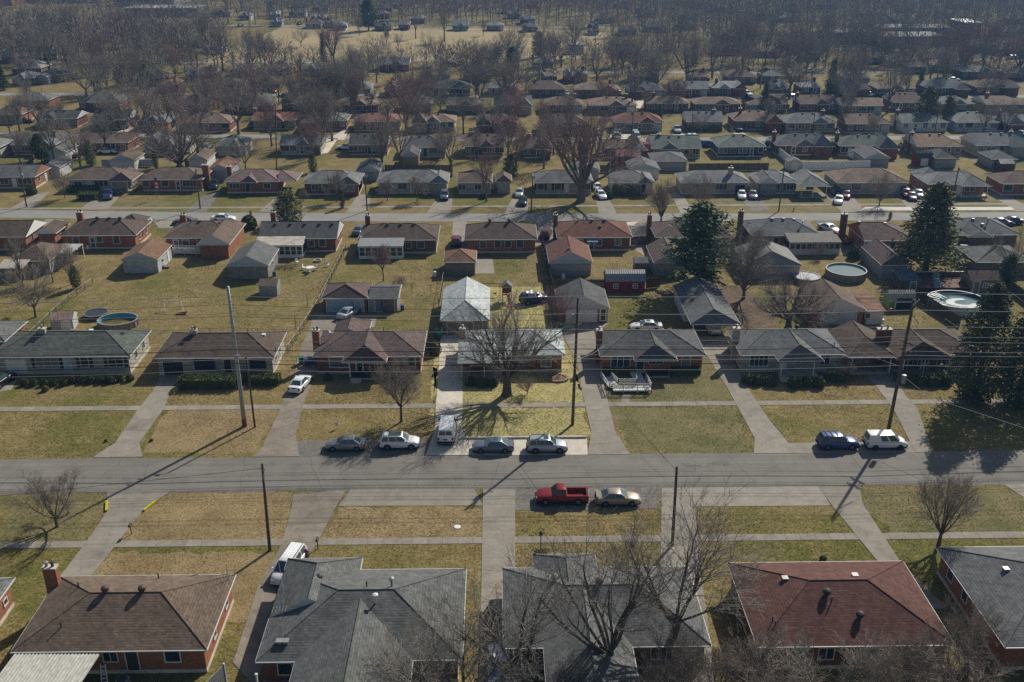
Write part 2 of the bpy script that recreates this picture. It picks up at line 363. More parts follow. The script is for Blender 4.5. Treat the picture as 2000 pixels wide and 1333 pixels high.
STRAW = mat('straw_lawn', (.175, .125, .055), .96, .14, .35, fine=(4.5, .4), bump=.4, col2=(.275, .205, .105))
SPOTLAWN = mat('spotlit_leafy_lawn', (.245, .235, .072), .96, .25, .4, fine=(4.5, .38), bump=.4, col2=(.42, .35, .16))  # leafy centre-lot grass, with spotlight brightening put into its colour
GREENS = mat('green_lawn', (.092, .094, .028), .96, .2, .28, fine=(4.5, .4), bump=.4, col2=(.200, .160, .074))
sheet('lawn', [(283,998),(346,962),(569,962),(560,1056),(232,1059)], STRAW, .006)
sheet('lawn', [(212,1079),(541,1079),(531,1150),(480,1215),(440,1215),(440,1130),(178,1124)], STRAW, .006)
sheet('lawn', [(628,1058),(664,992),(942,991),(942,1047)], STRAW, .005)
sheet('lawn', [(295,855),(328,800),(548,796),(508,862),(490,885),(280,885)], STRAW, .005)
sheet('lawn', [(903,855),(903,797),(1141,797),(1156,853)], SPOTLAWN, .006)
sheet('lawn', [(903,786),(903,705),(1106,690),(1141,786)], SPOTLAWN, .006)
sheet('lawn', [(1104,692),(1098,655),(1128,712),(1141,790)], SPOTLAWN, .005)
sheet('lawn', [(838,850),(851,700),(857,700),(847,845)], SPOTLAWN, .005)
sheet('lawn', [(955,640),(955,560),(1058,560),(1075,640)], SPOTLAWN, .006)
sheet('lawn', [(1560,413),(1568,404),(1640,404),(1648,413)], GREENS, .006)
for q in ([(1398,402),(1405,388),(1452,388),(1468,402)], [(1495,402),(1505,384),(1612,384),(1632,402)], [(215,402),(232,394),(372,394),(366,402)], [(1845,402),(1850,390),(1950,390),(1965,402)],
          [(1745,325),(1750,314),(1785,314),(1780,325)], [(1385,312),(1395,306),(1500,306),(1500,314)]):
    sheet('lawn', q, GREENS, .006)
sheet('lawn', [(0,1000),(0,965),(204,965),(205,985),(165,1056),(0,1060)], GREENS, .004)
sheet('lawn', [(1190,800),(1432,797),(1470,885),(1240,890)], GREENS, .004)
sheet('lawn', [(1182,786),(1182,760),(1275,765),(1365,700),(1385,690),(1425,785)], GREENS, .004)
sheet('lawn', [(1682,985),(1688,960),(1960,950),(2000,968),(2000,1040),(1740,1040)], GREENS, .003)
sheet('yard_earth', [(1405,640),(1400,560),(1450,560),(1500,600),(1520,640)], mat('bare_earth', (.115, .078, .05), .95, .25, .6, fine=(5, .25)), .007)

SLAB = {}
def drive(left, right, m, step=3.2, z=.046, name='driveway', under=True):
    """a drive of poured slabs: edges as matching survey polylines"""
    A, B = px(left), px(right); HARD.append(A+B[::-1])
    if under:
        mb = MB(); mb.poly(A+B[::-1], -.04, z-.018); root = structure(name, mb, ASPHD)
    else: root = None
    for (a0, a1, b0, b1) in zip(A, A[1:], B, B[1:]):
        L = (math.dist(a0, a1)+math.dist(b0, b1))/2; n = max(1, round(L/step)); g = .022/L*n
        for k in range(n):
            t0, t1 = (k+g*.5)/n, (k+1-g*.5)/n
            P = lambda u, v, t: (u[0]+(v[0]-u[0])*t, u[1]+(v[1]-u[1])*t)
            mb = MB(); mb.poly([P(a0,a1,t0), P(b0,b1,t0), P(b0,b1,t1), P(a0,a1,t1)], -.03, z+((k*7) % 3)*.003)
            o = obj('slab', mb, m, root); 
    return root
def walk(ya, yb, x0, x1, m, slab=1.5, z=.030):
    HARD.append([(x0,ya),(x1,ya),(x1,yb),(x0,yb)])
    mb = MB(); mb.box(x0, x1, ya, yb, -.04, z-.015); root = structure('sidewalk', mb, ASPHD)
    me = None; x = x0; i = 0
    mb = MB(); mb.box(0, slab-.03, .0, yb-ya, -.03, 0); me = mb.mesh('slab', m)
    while x < x1:
        link('slab', me, root, (x, ya, z+((i*5) % 4)*.002)); x += slab; i += 1
walk(G(1000, 796)[1], G(1000, 787.5)[1], -72, 70, CONC)
walk(G(1000, 1061.5)[1], G(1000, 1049)[1], -58, 56, CONC)
sF = G(1000, 405)[1]
walk(sF, sF+1.2, -118, 112, CONC, 3.0)
# drives in front of the camera-side houses
drive([(208,959),(211,998),(165,1064),(118,1126),(28,1262)], [(336,958.5),(279,998),(228,1063),(180,1124),(80,1262)], CONC)
drive([(573,966),(569,994),(549,1066),(505,1142),(455,1295)], [(676,958),(659,986),(621,1059),(560,1150),(500,1345)], CONCOLD, 3.6)
drive([(943,955.5),(943,987),(940,1150),(935,1345)], [(1006,955.5),(1006,987),(1006,1150),(1008,1345)], CONC, 4)
sheet('parking_pad', [(686,955.8),(926,955),(943,988),(661,989)], CONC, .030)
sheet('parking_bay', [(1004,955),(1290,953),(1285,994),(1005,998)], ASPHD, .022)
drive([(1292,953.5),(1292,990),(1290,1110),(1312,1345)], [(1357,952.5),(1357,990),(1368,1110),(1400,1345)], CONC, 4)
sheet('parking_pad', [(1357,952.6),(1600,950),(1622,988),(1357,990)], CONC, .030)
drive([(1598,950.5),(1625,988),(1713,1096),(1800,1190)], [(1679,951),(1685,985),(1757,1096),(1850,1190)], CONC, 3.5)
sheet('driveway', [(1961,947),(2060,944),(2100,1000),(2000,972)], CONC, .030)
# drives across the street
drive([(180,894.5),(225,866),(272,797),(298,766),(311,740),(318,722)], [(279,893),(272,866),(321,797),(333,766),(349,740),(356,722)], CONC)
drive([(494,893.5),(512,875),(555,782),(577,725),(583,690),(606,640),(612,612)], [(585,892.5),(577,850),(597,776),(621,725),(632,690),(655,640),(770,612)], CONCOLD)
sheet('parking_bay', [(585,893.3),(574,862),(838,858),(845,890.5)], ASPHD, .020)
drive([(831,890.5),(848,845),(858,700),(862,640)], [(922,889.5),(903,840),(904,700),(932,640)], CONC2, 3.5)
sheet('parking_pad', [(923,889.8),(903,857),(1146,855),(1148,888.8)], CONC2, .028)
drive([(1147,889),(1155,846),(1136,760),(1128,712),(1098,654),(1092,632)], [(1231,888.5),(1202,844),(1181,760),(1172,712),(1160,651),(1192,632)], CONC)
drive([(1472,886.5),(1474,857),(1422,761),(1382,697),(1335,660)], [(1557,885.8),(1503,822),(1461,760),(1424,690),(1418,655)], CONC)
sheet('parking_pad', [(1557,886),(1531,866),(1783,863),(1798,884.5)], CONC, .028)
drive([(1788,884.7),(1745,800),(1711,755),(1655,700),(1620,645)], [(1822,884.4),(1791,797),(1768,772),(1735,712),(1700,645)], CONC)
sheet('driveway', [(-60,790),(0,766),(22,762),(40,730),(-20,730)], CONC, .034)
sheet('walk', [(717,640),(726,612),(738,612),(731,640)], CONC, .030)
sheet('patio', [(928,535),(930,505),(962,505),(966,535)], CONC, .030)
sheet('walk', [(1212,788),(1218,770),(1232,770),(1228,788)], CONC, .031)
# aprons and drives on the second street
SECOND = [((15,410),(70,380),(98,375),(60,410)), ((155,410),(190,383),(235,383),(210,410)), ((362,415),(400,380),(432,375),(402,415)), ((505,414),(540,385),(560,383),(538,414)),
          ((675,416),(700,380),(725,380),(718,416)), ((833,417),(858,380),(885,380),(880,417)), ((985,418),(1002,385),(1032,385),(1030,418)), ((1170,418),(1160,375),(1182,375),(1205,418)),
          ((1330,418),(1310,380),(1330,375),(1355,415)), ((1468,416),(1440,378),(1482,378),(1505,412)), ((1645,416),(1610,380),(1660,378),(1690,413)), ((1780,416),(1750,378),(1800,374),(1830,412)), ((1985,414),(1925,375),(1950,372),(2020,412))]
for q in SECOND: sheet('driveway', q, CONC if q[0][0] not in (362, 1468) else ASPHD, .024)
for q in (((300,432),(420,428),(510,432),(500,447),(310,446)), ((885,433),(912,433),(912,495),(880,495)), ((1050,433),(1085,433),(1080,495),(1045,480)), ((1232,432),(1262,432),(1258,500),(1228,480)),
          ((1590,431),(1620,431),(1700,500),(1650,500)), ((1815,431),(1850,431),(1890,495),(1860,495)), ((90,428),(125,430),(110,470),(60,470))):
    sheet('driveway', q, CONC if q[0][0] != 1590 else ASPHD, .024)
sheet('apron', [(1220,434),(1246,434),(1238,441),(1212,441)], CONC2, .03)
# drives on the third street
for q in (((640,272),(672,254),(682,254),(672,274)), ((1195,278),(1190,262),(1250,262),(1252,278)), ((1322,277),(1308,255),(1328,255),(1352,277)), ((1446,276),(1425,250),(1436,250),(1478,276)), ((1560,275),(1540,256),(1552,256),(1580,275)),
          ((1680,272),(1660,254),(1672,254),(1700,272)), ((1790,270),(1752,255),(1775,252),(1810,270)), ((1930,268),(1940,246),(2000,246),(1990,268)), ((580,270),(560,300),(640,300),(660,271)), ((215,264),(250,250),(262,250),(255,266)),
          ((1236,192),(1226,208),(1250,212),(1262,193)), ((1550,192),(1540,184),(1570,186),(1560,205)), ((1440,193),(1448,184),(1462,184),(1470,190))):
    sheet('driveway', q, CONC2, .024)
# washed-out earth along the carriageway edges
EARTH = mat('verge_earth', (.150, .112, .072), .96, .25, .9, fine=(5, .3), col2=(.20, .165, .12))
for y0, s, segs in ((yF, 1, ((-75,-60.5),(-52,-33),(31,39.5),(55,75))), (yN, -1, ((-75,-45.5),(-36,-24),(40,60)))):
    for a, b in segs:
        q = random.Random(int(a)); n = int((b-a)/.8); top = [(a+(b-a)*i/n, y0+s*q.uniform(.05, .55)) for i in range(n+1)]
        mb = MB(); mb.poly([(a, y0-s*.05)]+top+[(b, y0-s*.05)], -.03, .008); structure('verge', mb, EARTH)
sheet('tarpaulin', [(1678,412),(1690,405),(1975,405),(1982,411)], mat('dusty_white_sheet', (.5, .49, .46), .8, .1, .6), .04)
# ------------------------------------------------------------------ houses
def roof_prim(mb, ax, x0, x1, y0, y1, z, rise, i0=None, i1=None, t=.17, caps=None):
    """hip (inset > 0) or gable (inset 0) roof solid; material 1 closes the gables"""
    if ax == 'x':
        h = (y1-y0)/2; i0 = h if i0 is None else i0; i1 = h if i1 is None else i1; ym = (y0+y1)/2
        E, F = (x0+i0, ym, z+rise), (x1-i1, ym, z+rise)
        A, B, C, D = (x0,y0,z), (x1,y0,z), (x1,y1,z), (x0,y1,z)
        V = [A,B,C,D,E,F]+[(p[0],p[1],z-t) for p in (A,B,C,D)]
        fs = [((0,1,5,4),0), ((2,3,4,5),0), ((1,2,5),1 if i1 < .05 else 0), ((3,0,4),1 if i0 < .05 else 0)]
        lines = [(E,F)]+([(A,E),(D,E)] if i0 > .05 else [])+([(B,F),(C,F)] if i1 > .05 else [])
    else:
        h = (x1-x0)/2; i0 = h if i0 is None else i0; i1 = h if i1 is None else i1; xm = (x0+x1)/2
        E, F = (xm, y0+i0, z+rise), (xm, y1-i1, z+rise)
        A, B, C, D = (x0,y0,z), (x1,y0,z), (x1,y1,z), (x0,y1,z)
        V = [A,B,C,D,E,F]+[(p[0],p[1],z-t) for p in (A,B,C,D)]
        fs = [((3,0,4,5),0), ((1,2,5,4),0), ((0,1,4),1 if i0 < .05 else 0), ((2,3,5),1 if i1 < .05 else 0)]
        lines = [(E,F)]+([(A,E),(B,E)] if i0 > .05 else [])+([(D,F),(C,F)] if i1 > .05 else [])
    for f, m in fs: mb.add([V[i] for i in f], [tuple(range(len(f)))], m)
    for a, b in ((0,1),(1,2),(2,3),(3,0)): mb.add([V[a+6], V[b+6], V[b], V[a]], [(0,1,2,3)], 2)
    mb.add([V[9],V[8],V[7],V[6]], [(0,1,2,3)], 2)
    if caps is not None: caps += lines
    return mb

WIN = {}
def win_meshes(w, h, n, frame, glass, rows=1):
    k = (round(w,2), round(h,2), n, frame.name, glass.name, rows)
    if k not in WIN:
        a = MB(); t = .09
        a.box(-w/2-t, w/2+t, -.07, .02, h, h+t); a.box(-w/2-t, w/2+t, -.10, .02, -t, 0)
        a.box(-w/2-t, -w/2, -.07, .02, 0, h); a.box(w/2, w/2+t, -.07, .02, 0, h)
        for i in range(1, n): x = -w/2+w*i/n; a.box(x-.035, x+.035, -.06, .01, 0, h)
        for i in range(1, rows): z = h*i/rows; a.box(-w/2, w/2, -.055, .01, z-.03, z+.03)
        p = MB()
        for i in range(n):
            x0, x1 = -w/2+w*i/n, -w/2+w*(i+1)/n
            p.add([(x0,-.03+.004*i,0),(x1,-.03-.003*i,0),(x1,-.03,h),(x0,-.03,h)], [(0,1,2,3)])
        WIN[k] = (a.mesh('window', frame), p.mesh('pane', glass))
    return WIN[k]
def window(root, x, y, z, w, h, n=1, side='f', frame=None, glass=None, rows=1):
    rz = {'f': 0, 'r': math.pi/2, 'b': math.pi, 'l': -math.pi/2}[side]
    a, p = win_meshes(w, h, n, frame or TRIM, glass or GLASS, rows)
    f = link('window', a, root, (x, y, z), rz); link('pane', p, f); return f
DOORM = {}
def door(root, x, y, z, w=.95, h=2.05, m=None, side='f', frame=None, storm=False, name='door'):
    m = m or WHITE; frame = frame or TRIM
    k = (w, h, m.name, frame.name, storm, name)
    if k not in DOORM:
        a = MB(); a.box(-w/2, w/2, -.045, .02, 0, h)
        if name == 'garage_door':
            for i in range(4): a.box(-w/2+.06, w/2-.06, -.062, -.045, h*i/4+.04, h*(i+1)/4-.04)
        else:
            for z0, z1 in ((.15, .85), (1.0, 1.9)): a.box(-w/2+.14, w/2-.14, -.06, -.045, z0, z1, 1 if storm else 0)
        b = MB(); t = .1; b.box(-w/2-t, -w/2, -.07, .02, 0, h+t); b.box(w/2, w/2+t, -.07, .02, 0, h+t); b.box(-w/2, w/2, -.07, .02, h, h+t)
        DOORM[k] = (a.mesh(name, [m, GLASS]), b.mesh('door_frame', frame))
    rz = {'f': 0, 'r': math.pi/2, 'b': math.pi, 'l': -math.pi/2}[side]
    d = link(name, DOORM[k][0], root, (x, y, z), rz); link('door_frame', DOORM[k][1], d); return d
def chimney(root, x, y, z0, z1, w, d, m, pots=1):
    mb = MB(); mb.box(x-w/2, x+w/2, y-d/2, y+d/2, z0, z1); c = obj('chimney', mb, m, root)
    mb = MB(); mb.box(x-w/2-.06, x+w/2+.06, y-d/2-.06, y+d/2+.06, z1, z1+.12); obj('chimney_cap', mb, CONC2, c)
    for i in range(pots):
        mb = MB(); xx = x+(i-(pots-1)/2)*w*.45; mb.lathe([(.13,z1+.1),(.13,z1+.5),(.2,z1+.52),(.2,z1+.58),(0,z1+.66)], 8, (xx, y)); obj('flue', mb, METAL if i % 2 == 0 else DARKM, c)
VENT = {}
def roof_vent(root, x, y, z, kind='box', m=None):
    m = m or DARKM; k = (kind, m.name)
    if k not in VENT:
        a = MB()
        if kind == 'box': a.box(-.2, .2, -.2, .2, -.15, .14); a.box(-.26, .26, -.26, .26, .14, .2)
        elif kind == 'pipe': a.tube([(0,0,-.2),(0,0,.55)], .06, 7, cap=True)
        elif kind == 'cap': a.tube([(0,0,-.2),(0,0,.75)], .09, 8); a.lathe([(.09,.7),(.24,.76),(.24,.88),(.0,.98)], 10)
        elif kind == 'turbine': a.lathe([(.16,-.2),(.16,.18),(.3,.24),(.36,.4),(.3,.58),(.12,.68),(0,.7)], 12)
        VENT[k] = a.mesh('roof_vent', m)
    return link('vent_pipe' if kind in ('pipe', 'cap') else 'roof_vent', VENT[k], root, (x, y, z))
def dish(root, x, y, z, rz):
    mb = MB(); mb.tube([(0,0,-.5),(0,0,.2),(.0,-.12,.42)], .03, 5)
    mb.lathe([(0,.42),(.28,.48),(.42,.58),(.40,.60),(.26,.51),(0,.45)], 12); o = obj('satellite_dish', mb, METAL, root, (x,y,z)); o.rotation_euler = (.25, .2, rz)

HOUSES = []
def house(label, xl, xr, yf, roof, wall, dep=9.0, yb=None, group=None, rise=None, ins=(None, None), oh=.42, ze=2.75, near=0, feats=(), base=True, gutter=True, name='house', cat='house', ax='x', walls=None):
    """one house: survey of its camera-side eave (xl..xr at row yf) and depth; features in survey columns"""
    a = G(xl, yf, ze); b = G(xr, yf, ze); X0, W = a[0], b[0]-a[0]; Y0 = (a[1]+b[1])/2
    if yb is not None: dep = G((xl+xr)/2, yb, ze)[1]-Y0
    root = thing(name, label, cat, (X0, Y0, 0), 0, group)
    rise = rise if rise is not None else (dep if ax == 'x' else W)/2*.40
    U = lambda p: (p-xl)/(xr-xl)*W
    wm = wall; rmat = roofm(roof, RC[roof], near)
    WB = MB(); RF = MB(); caps = []; GT = MB()
    gab = [SIDE]
    WB.box(oh, W-oh, oh, dep-oh, 0, ze-.17)
    roof_prim(RF, ax, 0, W, 0, dep, ze, rise, ins[0], ins[1], caps=caps)
    rects = [(0, W, 0, dep)]
    if ax == 'x': hz = lambda x, y: ze+rise*max(0, min(1, min(y, dep-y)/(dep/2), (x/(ins[0] if ins[0] is not None else dep/2) if (ins[0] is None or ins[0] > .05) else 9), ((W-x)/(ins[1] if ins[1] is not None else dep/2) if (ins[1] is None or ins[1] > .05) else 9)))
    else: hz = lambda x, y: ze+rise*max(0, min(1, min(x, W-x)/(W/2), y/(ins[0] or W/2) if (ins[0] is None or ins[0] > .05) else 9, (dep-y)/(ins[1] or W/2) if (ins[1] is None or ins[1] > .05) else 9))
    todo = []
    for f in feats:
        k = f[0]
        if k == 'ext':                       # ('ext', ax, pxl, pxr, ya, yb, rise, i0, i1, walled)
            _, eax, p0, p1, ya, yb_, er, i0, i1, walled = f[:10]
            zz = f[10] if len(f) > 10 else ze
            roof_prim(RF, eax, U(p0), U(p1), ya, yb_, zz+.012, er, i0, i1, caps=caps)
            rects.append((U(p0), U(p1), ya, yb_))
            if walled: WB.box(U(p0)+oh, U(p1)-oh, ya+(oh if ya < .5 else 0), yb_-(oh if yb_ > dep-.5 else 0), 0, zz-.18)
        elif k == 'gabmat': gab[0] = f[1]
        else: todo.append(f)
    obj('wall', WB, wm, root)
    obj('roof', RF, [rmat, gab[0], TRIM], root)
    if base and near:
        mb = MB(); mb.box(oh-.05, W-oh+.05, oh-.05, dep-oh+.05, -.05, .34); obj('foundation', mb, CONC2, root)
    if gutter:
        for (x0, x1, y0, y1) in rects:
            GT.box(x0-.04, x1+.04, y0-.10, y0-.003, ze-.13, ze-.03)
            if near: GT.box(x0-.06, x0-.003, y0-.01, y1+.01, ze-.13, ze-.04); GT.box(x1+.003, x1+.06, y0-.01, y1+.01, ze-.13, ze-.04); GT.box(x0-.06, x1+.06, y1+.003, y1+.09, ze-.13, ze-.03)
        obj('gutter', GT, TRIM, root)
    if caps and near:
        mb = MB()
        for p, q in caps: mb.tube([p, q], .06, 6)
        obj('ridge_cap', mb, rmat, root)
    fy = oh-.0
    for f in todo:
        k = f[0]
        if k == 'win':                       # ('win', px, w, h, n, [opts])
            o = f[5] if len(f) > 5 else {}
            z = o.get('z', 1.05); yy = o.get('y', fy)
            window(root, U(f[1]), yy, z, f[2], f[3], f[4], 'f', o.get('frame'), o.get('glass'), o.get('rows', 1))
            if o.get('shut'):
                for s in (-1, 1):
                    mb = MB(); mb.box(-.22, .22, -.06, .0, 0, f[3]+.1)
                    for q in range(6): mb.box(-.17, .17, -.075, -.06, .1+q*f[3]/6, .1+(q+.6)*f[3]/6)
                    obj('shutter', mb, o['shut'], root, (U(f[1])+s*(f[2]/2+.36), yy-.01, z-.05))
        elif k == 'swin':                    # side wall window ('swin', side, frac depth, w, h)
            x = W-oh if f[1] == 'r' else oh
            window(root, x, f[2]*dep, 1.1, f[3], f[4], 1, f[1], glass=f[5] if len(f) > 5 else None)
        elif k == 'sdoor': door(root, W-oh if f[1] == 'r' else oh, f[2]*dep, .1, side=f[1], m=f[3])
        elif k == 'door': door(root, U(f[1]), f[4] if len(f) > 4 else fy, .25, m=f[2], storm=f[3] if len(f) > 3 else False)
        elif k == 'garage':
            door(root, (U(f[1])+U(f[2]))/2, fy, .03, U(f[2])-U(f[1])-.2, 2.1, f[3], name='garage_door')
        elif k == 'chim':                    # ('chim', px, frac, w, d, top, mat, pots)
            chimney(root, U(f[1]), f[2]*dep, 0 if (U(f[1]) < oh+.3 or U(f[1]) > W-oh-.3) else ze, f[5], f[3], f[4], f[6], f[7] if len(f) > 7 else 1)
        elif k == 'vent':
            x, y = U(f[1]), f[2]*dep; roof_vent(root, x, y, hz(x, y), f[3], f[4] if len(f) > 4 else None)
        elif k == 'dish': dish(root, U(f[1]), f[2]*dep, hz(U(f[1]), f[2]*dep)+.35, f[3])
        elif k == 'porch':                   # ('porch', pxl, pxr, proj, floor mat, post list, post mat) floor and posts under a roof extension
            x0, x1 = U(f[1]), U(f[2])
            mb = MB(); mb.box(x0+.2, x1-.2, -f[3]+.25, oh-.06, 0, .34); mb.box(x0+.15, x1-.15, -f[3]+.2, oh-.06, .34, .42, 1); obj('porch', mb, [STONE, f[4]], root)
            for p in f[5]:
                mb = MB(); mb.box(-.06, .06, -.06, .06, .42, ze-.16); mb.box(-.1, .1, -.1, .1, .42, .55); mb.box(-.1, .1, -.1, .1, ze-.28, ze-.18)
                obj('porch_post', mb, f[6], root, (U(p), -f[3]+.4, 0))
        elif k == 'steps':
            mb = MB(); x = U(f[1])
            for i in range(3): mb.box(x-.7, x+.7, -f[2]-.3*i-.3, -f[2]-.3*i, 0, .36-.12*i)
            obj('steps', mb, CONC2, root)
        elif k == 'sunporch':                # ('sunporch', pxl, pxr, proj, nwin, frame mat, roof mat, sill height)
            x0, x1, pr, nw, fm, rm, sh = U(f[1]), U(f[2]), f[3], f[4], f[5], f[6], f[7]
            mb = MB(); mb.box(x0+.1, x1-.1, -pr+.1, oh-.01, 0, .5+sh); mb.box(x0+.1, x1-.1, -pr+.1, oh-.01, 2.2, 2.4); 
            for x in (x0+.1, x1-.25): mb.box(x, x+.15, -pr+.1, -pr+.25, .5+sh, 2.2)
            p = obj('sunporch', mb, fm, root)
            ww = (x1-x0-.3)/nw
            for i in range(nw): window(p, x0+.15+ww*(i+.5), -pr+.14, .5+sh+.1, ww-.22, 1.5-sh, 1, 'f', fm, rows=2 if sh < .3 else 1)
            mb = MB(); mb.box(x0+.13, x1-.13, -pr+.3, oh-.02, .5, 2.2); obj('screen', mb, mat('dark_porch_screen', (.03, .032, .035), .6, .3, 2), p)
            mb = MB(); n = 12
            mb.add([(x0,-pr-.25,2.42),(x1,-pr-.25,2.42),(x1,oh+1.0,3.02),(x0,oh+1.0,3.02),(x0,-pr-.25,2.5),(x1,-pr-.25,2.5),(x1,oh+1.0,3.1),(x0,oh+1.0,3.1)], [(0,3,2,1),(4,5,6,7),(0,1,5,4),(1,2,6,5),(2,3,7,6),(3,0,4,7)])
            obj('porch_roof', mb, rm, root)
        elif k == 'awning':                  # ('awning', px, y, w, d, z, mat)
            mb = MB(); x = U(f[1]); y = f[2]; w_, d_ = f[3], f[4]; s = -1 if y < dep/2 else 1
            mb.add([(x-w_/2,y+s*d_,f[5]-.25),(x+w_/2,y+s*d_,f[5]-.25),(x+w_/2,y,f[5]+.1),(x-w_/2,y,f[5]+.1),(x-w_/2,y+s*d_,f[5]-.17),(x+w_/2,y+s*d_,f[5]-.17),(x+w_/2,y,f[5]+.18),(x-w_/2,y,f[5]+.18)],
                   [(0,3,2,1),(4,5,6,7),(0,1,5,4),(1,2,6,5),(2,3,7,6),(3,0,4,7)])
            obj('awning', mb, f[6], root)
    HOUSES.append((label, (xl+xr)/2, yf)); HARD.append([(X0+.1,Y0+.1),(X0+W-.1,Y0+.1),(X0+W-.1,Y0+dep-.1),(X0+.1,Y0+dep-.1)])
    return root, U, dep, W

G2 = 'ranch houses facing the near street'
G1 = 'houses with their backs to the camera'
# camera-side row, seen from behind
house('brown hip-roofed orange brick house with striped patio cover, at the bottom left', 22, 403, 1271, 'brown', BRICKO, yb=1125, near=1, group=G1, feats=(
    ('chim', 24, .86, 1.15, .62, 4.75, BRICKO, 2), ('vent', 247, .50, 'turbine', mat('brown_vent', (.10, .055, .045), .6)), ('vent', 172, .50, 'turbine', mat('brown_vent', (.1,.055,.045))),
    ('vent', 245, .90, 'pipe', DARKM), ('vent', 100, .66, 'pipe', DARKM), ('vent', 105, .2, 'pipe', DARKM),
    ('win', 208, 1.1, .9, 2, {'z': 1.3}), ('win', 330, 1.2, 1.1, 1, {'z': 1.2, 'frame': WHITE}), ('swin', 'r', .35, .7, .9), ('swin', 'r', .75, .7, .9), ('door', 250, DARKM)))
house('brick house cut off by the left edge, blue-grey roof corner showing', -430, -88, 1292, 'bluegrey', BRICKO, yb=1132, near=1, group=G1, feats=(('swin', 'r', .55, .6, .6), ('swin', 'r', .85, .6, .5)))
house('grey cross-hipped house with rear wing, nearest behind the parked minivan', 500, 903, 1290, 'grey', BRICK, yb=1113, near=1, group=G1, feats=(
    ('ext', 'y', 500, 668, 5.3, 13.6, 2.0, 0, None, True), ('ext', 'y', 577, 806, -12, 5.2, 2.04, 0, 0, True),
    ('vent', 592, .73, 'turbine', DARKM), ('vent', 654, .12, 'turbine', METAL), ('vent', 724, .40, 'cap', WHITE), ('vent', 553, .13, 'box', METAL), ('vent', 540, .13, 'box', METAL), ('vent', 700, .57, 'pipe', DARKM), ('vent', 752, .57, 'cap', METAL),
    ('win', 553, 1.1, 1.1, 1), ('porch', 503, 574, 1.6, CONC, (507,), WHITE), ('win', 870, 1.2, 1.1, 1)))
house('blue-grey hipped house behind the tall bare trees at the bottom centre', 984, 1390, 1263, 'bluegrey', BRICKB, yb=1108, near=1, group=G1, feats=(
    ('ext', 'y', 1052, 1190, 5.3, 12.6, 1.7, 0, None, True), ('ext', 'y', 1062, 1235, -11, 5.2, 2.0, 0, 0, True), ('vent', 1092, .62, 'turbine', METAL), ('vent', 1180, .50, 'turbine', DARKM), ('vent', 1135, .22, 'turbine', METAL),
    ('win', 1290, 1.2, 1.2, 2), ('win', 1350, 1.0, 1.2, 1)))
house('red shingled hip-roofed brick house at the lower right', 1479, 1867, 1261, 'red', BRICK, yb=1097, near=1, group=G1, feats=(
    ('vent', 1572, .60, 'box', METAL), ('vent', 1718, .60, 'box', METAL), ('vent', 1640, .38, 'turbine', DARKM), ('vent', 1647, .33, 'pipe', DARKM), ('vent', 1694, .20, 'turbine', DARKM), ('vent', 1522, .15, 'pipe', DARKM), ('vent', 1520, .2, 'pipe', DARKM),
    ('win', 1763, 1.3, 1.1, 2, {'frame': WHITE}), ('win', 1708, 1.2, 1.1, 2), ('win', 1672, 1.0, 1.1, 1), ('win', 1620, 1.2, 1.1, 2), ('win', 1560, 1.2, 1.1, 2), ('win', 1510, 1.1, 1.1, 1)))
house('grey hip-roofed brick house cut off by the lower right edge', 1962, 2320, 1262, 'bluegrey', BRICKO, yb=1066, near=1, group=G1, feats=(
    ('ext', 'y', 2080, 2260, -4, 6, 2.0, None, None, True), ('swin', 'l', .80, 1.0, 1.1), ('swin', 'l', .58, .9, .9), ('sdoor', 'l', .40, WHITE), ('vent', 2050, .6, 'box', METAL)))
# far side of the near street, fronts towards the camera
SHUT = mat('dark_blue_shutter', (.03, .032, .05), .6)
house('small orange brick house cut off at the left edge behind the hedge', -230, 8, 668, 'grey', BRICKO, yb=628, near=1, group=G2, feats=(('swin', 'r', .3, .7, .9),))
house('long green-grey hip-roofed stone house with navy shutters', -22, 253, 697, 'green', STONE, yb=646, near=1, group=G2, feats=(
    ('chim', 62, .48, .95, .6, 5.0, STONE, 1), ('garage', 5, 47, WHITE), ('win', 87, 3.0, 1.5, 3, {'shut': SHUT, 'z': .95, 'glass': CURTAIN}), ('door', 127, mat('pale_blue_door', (.38, .48, .55), .5)),
    ('win', 160, 1.0, 1.4, 1, {'shut': SHUT}), ('win', 221, 2.0, 1.4, 2, {'shut': SHUT}), ('swin', 'r', .35, .7, 1.0), ('swin', 'r', .7, .7, 1.0),
    ('vent', 112, .66, 'box', METAL), ('vent', 150, .64, 'box', WHITE), ('vent', 178, .62, 'pipe', DARKM), ('vent', 185, .62, 'pipe', DARKM), ('vent', 215, .58, 'box', DARKM)))
house('brown hip-roofed stone house with dark garage and long hedge', 299, 535, 699, 'umber', STONE, yb=649, near=1, group=G2, feats=(
    ('chim', 365, .50, .85, .55, 4.9, STONE, 2), ('garage', 313, 355, mat('dark_garage_door', (.025, .025, .028), .6)), ('win', 396, 2.6, 1.5, 3, {'frame': DARKM, 'z': .9}), ('door', 441, mat('dark_brown_door', (.06, .028, .02), .5)), ('win', 500, 2.0, 1.4, 2, {'frame': DARKM}),
    ('swin', 'r', .3, .6, .9), ('swin', 'r', .6, .6, .9), ('vent', 392, .62, 'pipe', DARKM), ('vent', 468, .62, 'pipe', DARKM), ('vent', 500, .6, 'box', WHITE), ('vent', 533, .2, 'pipe', DARKM)))
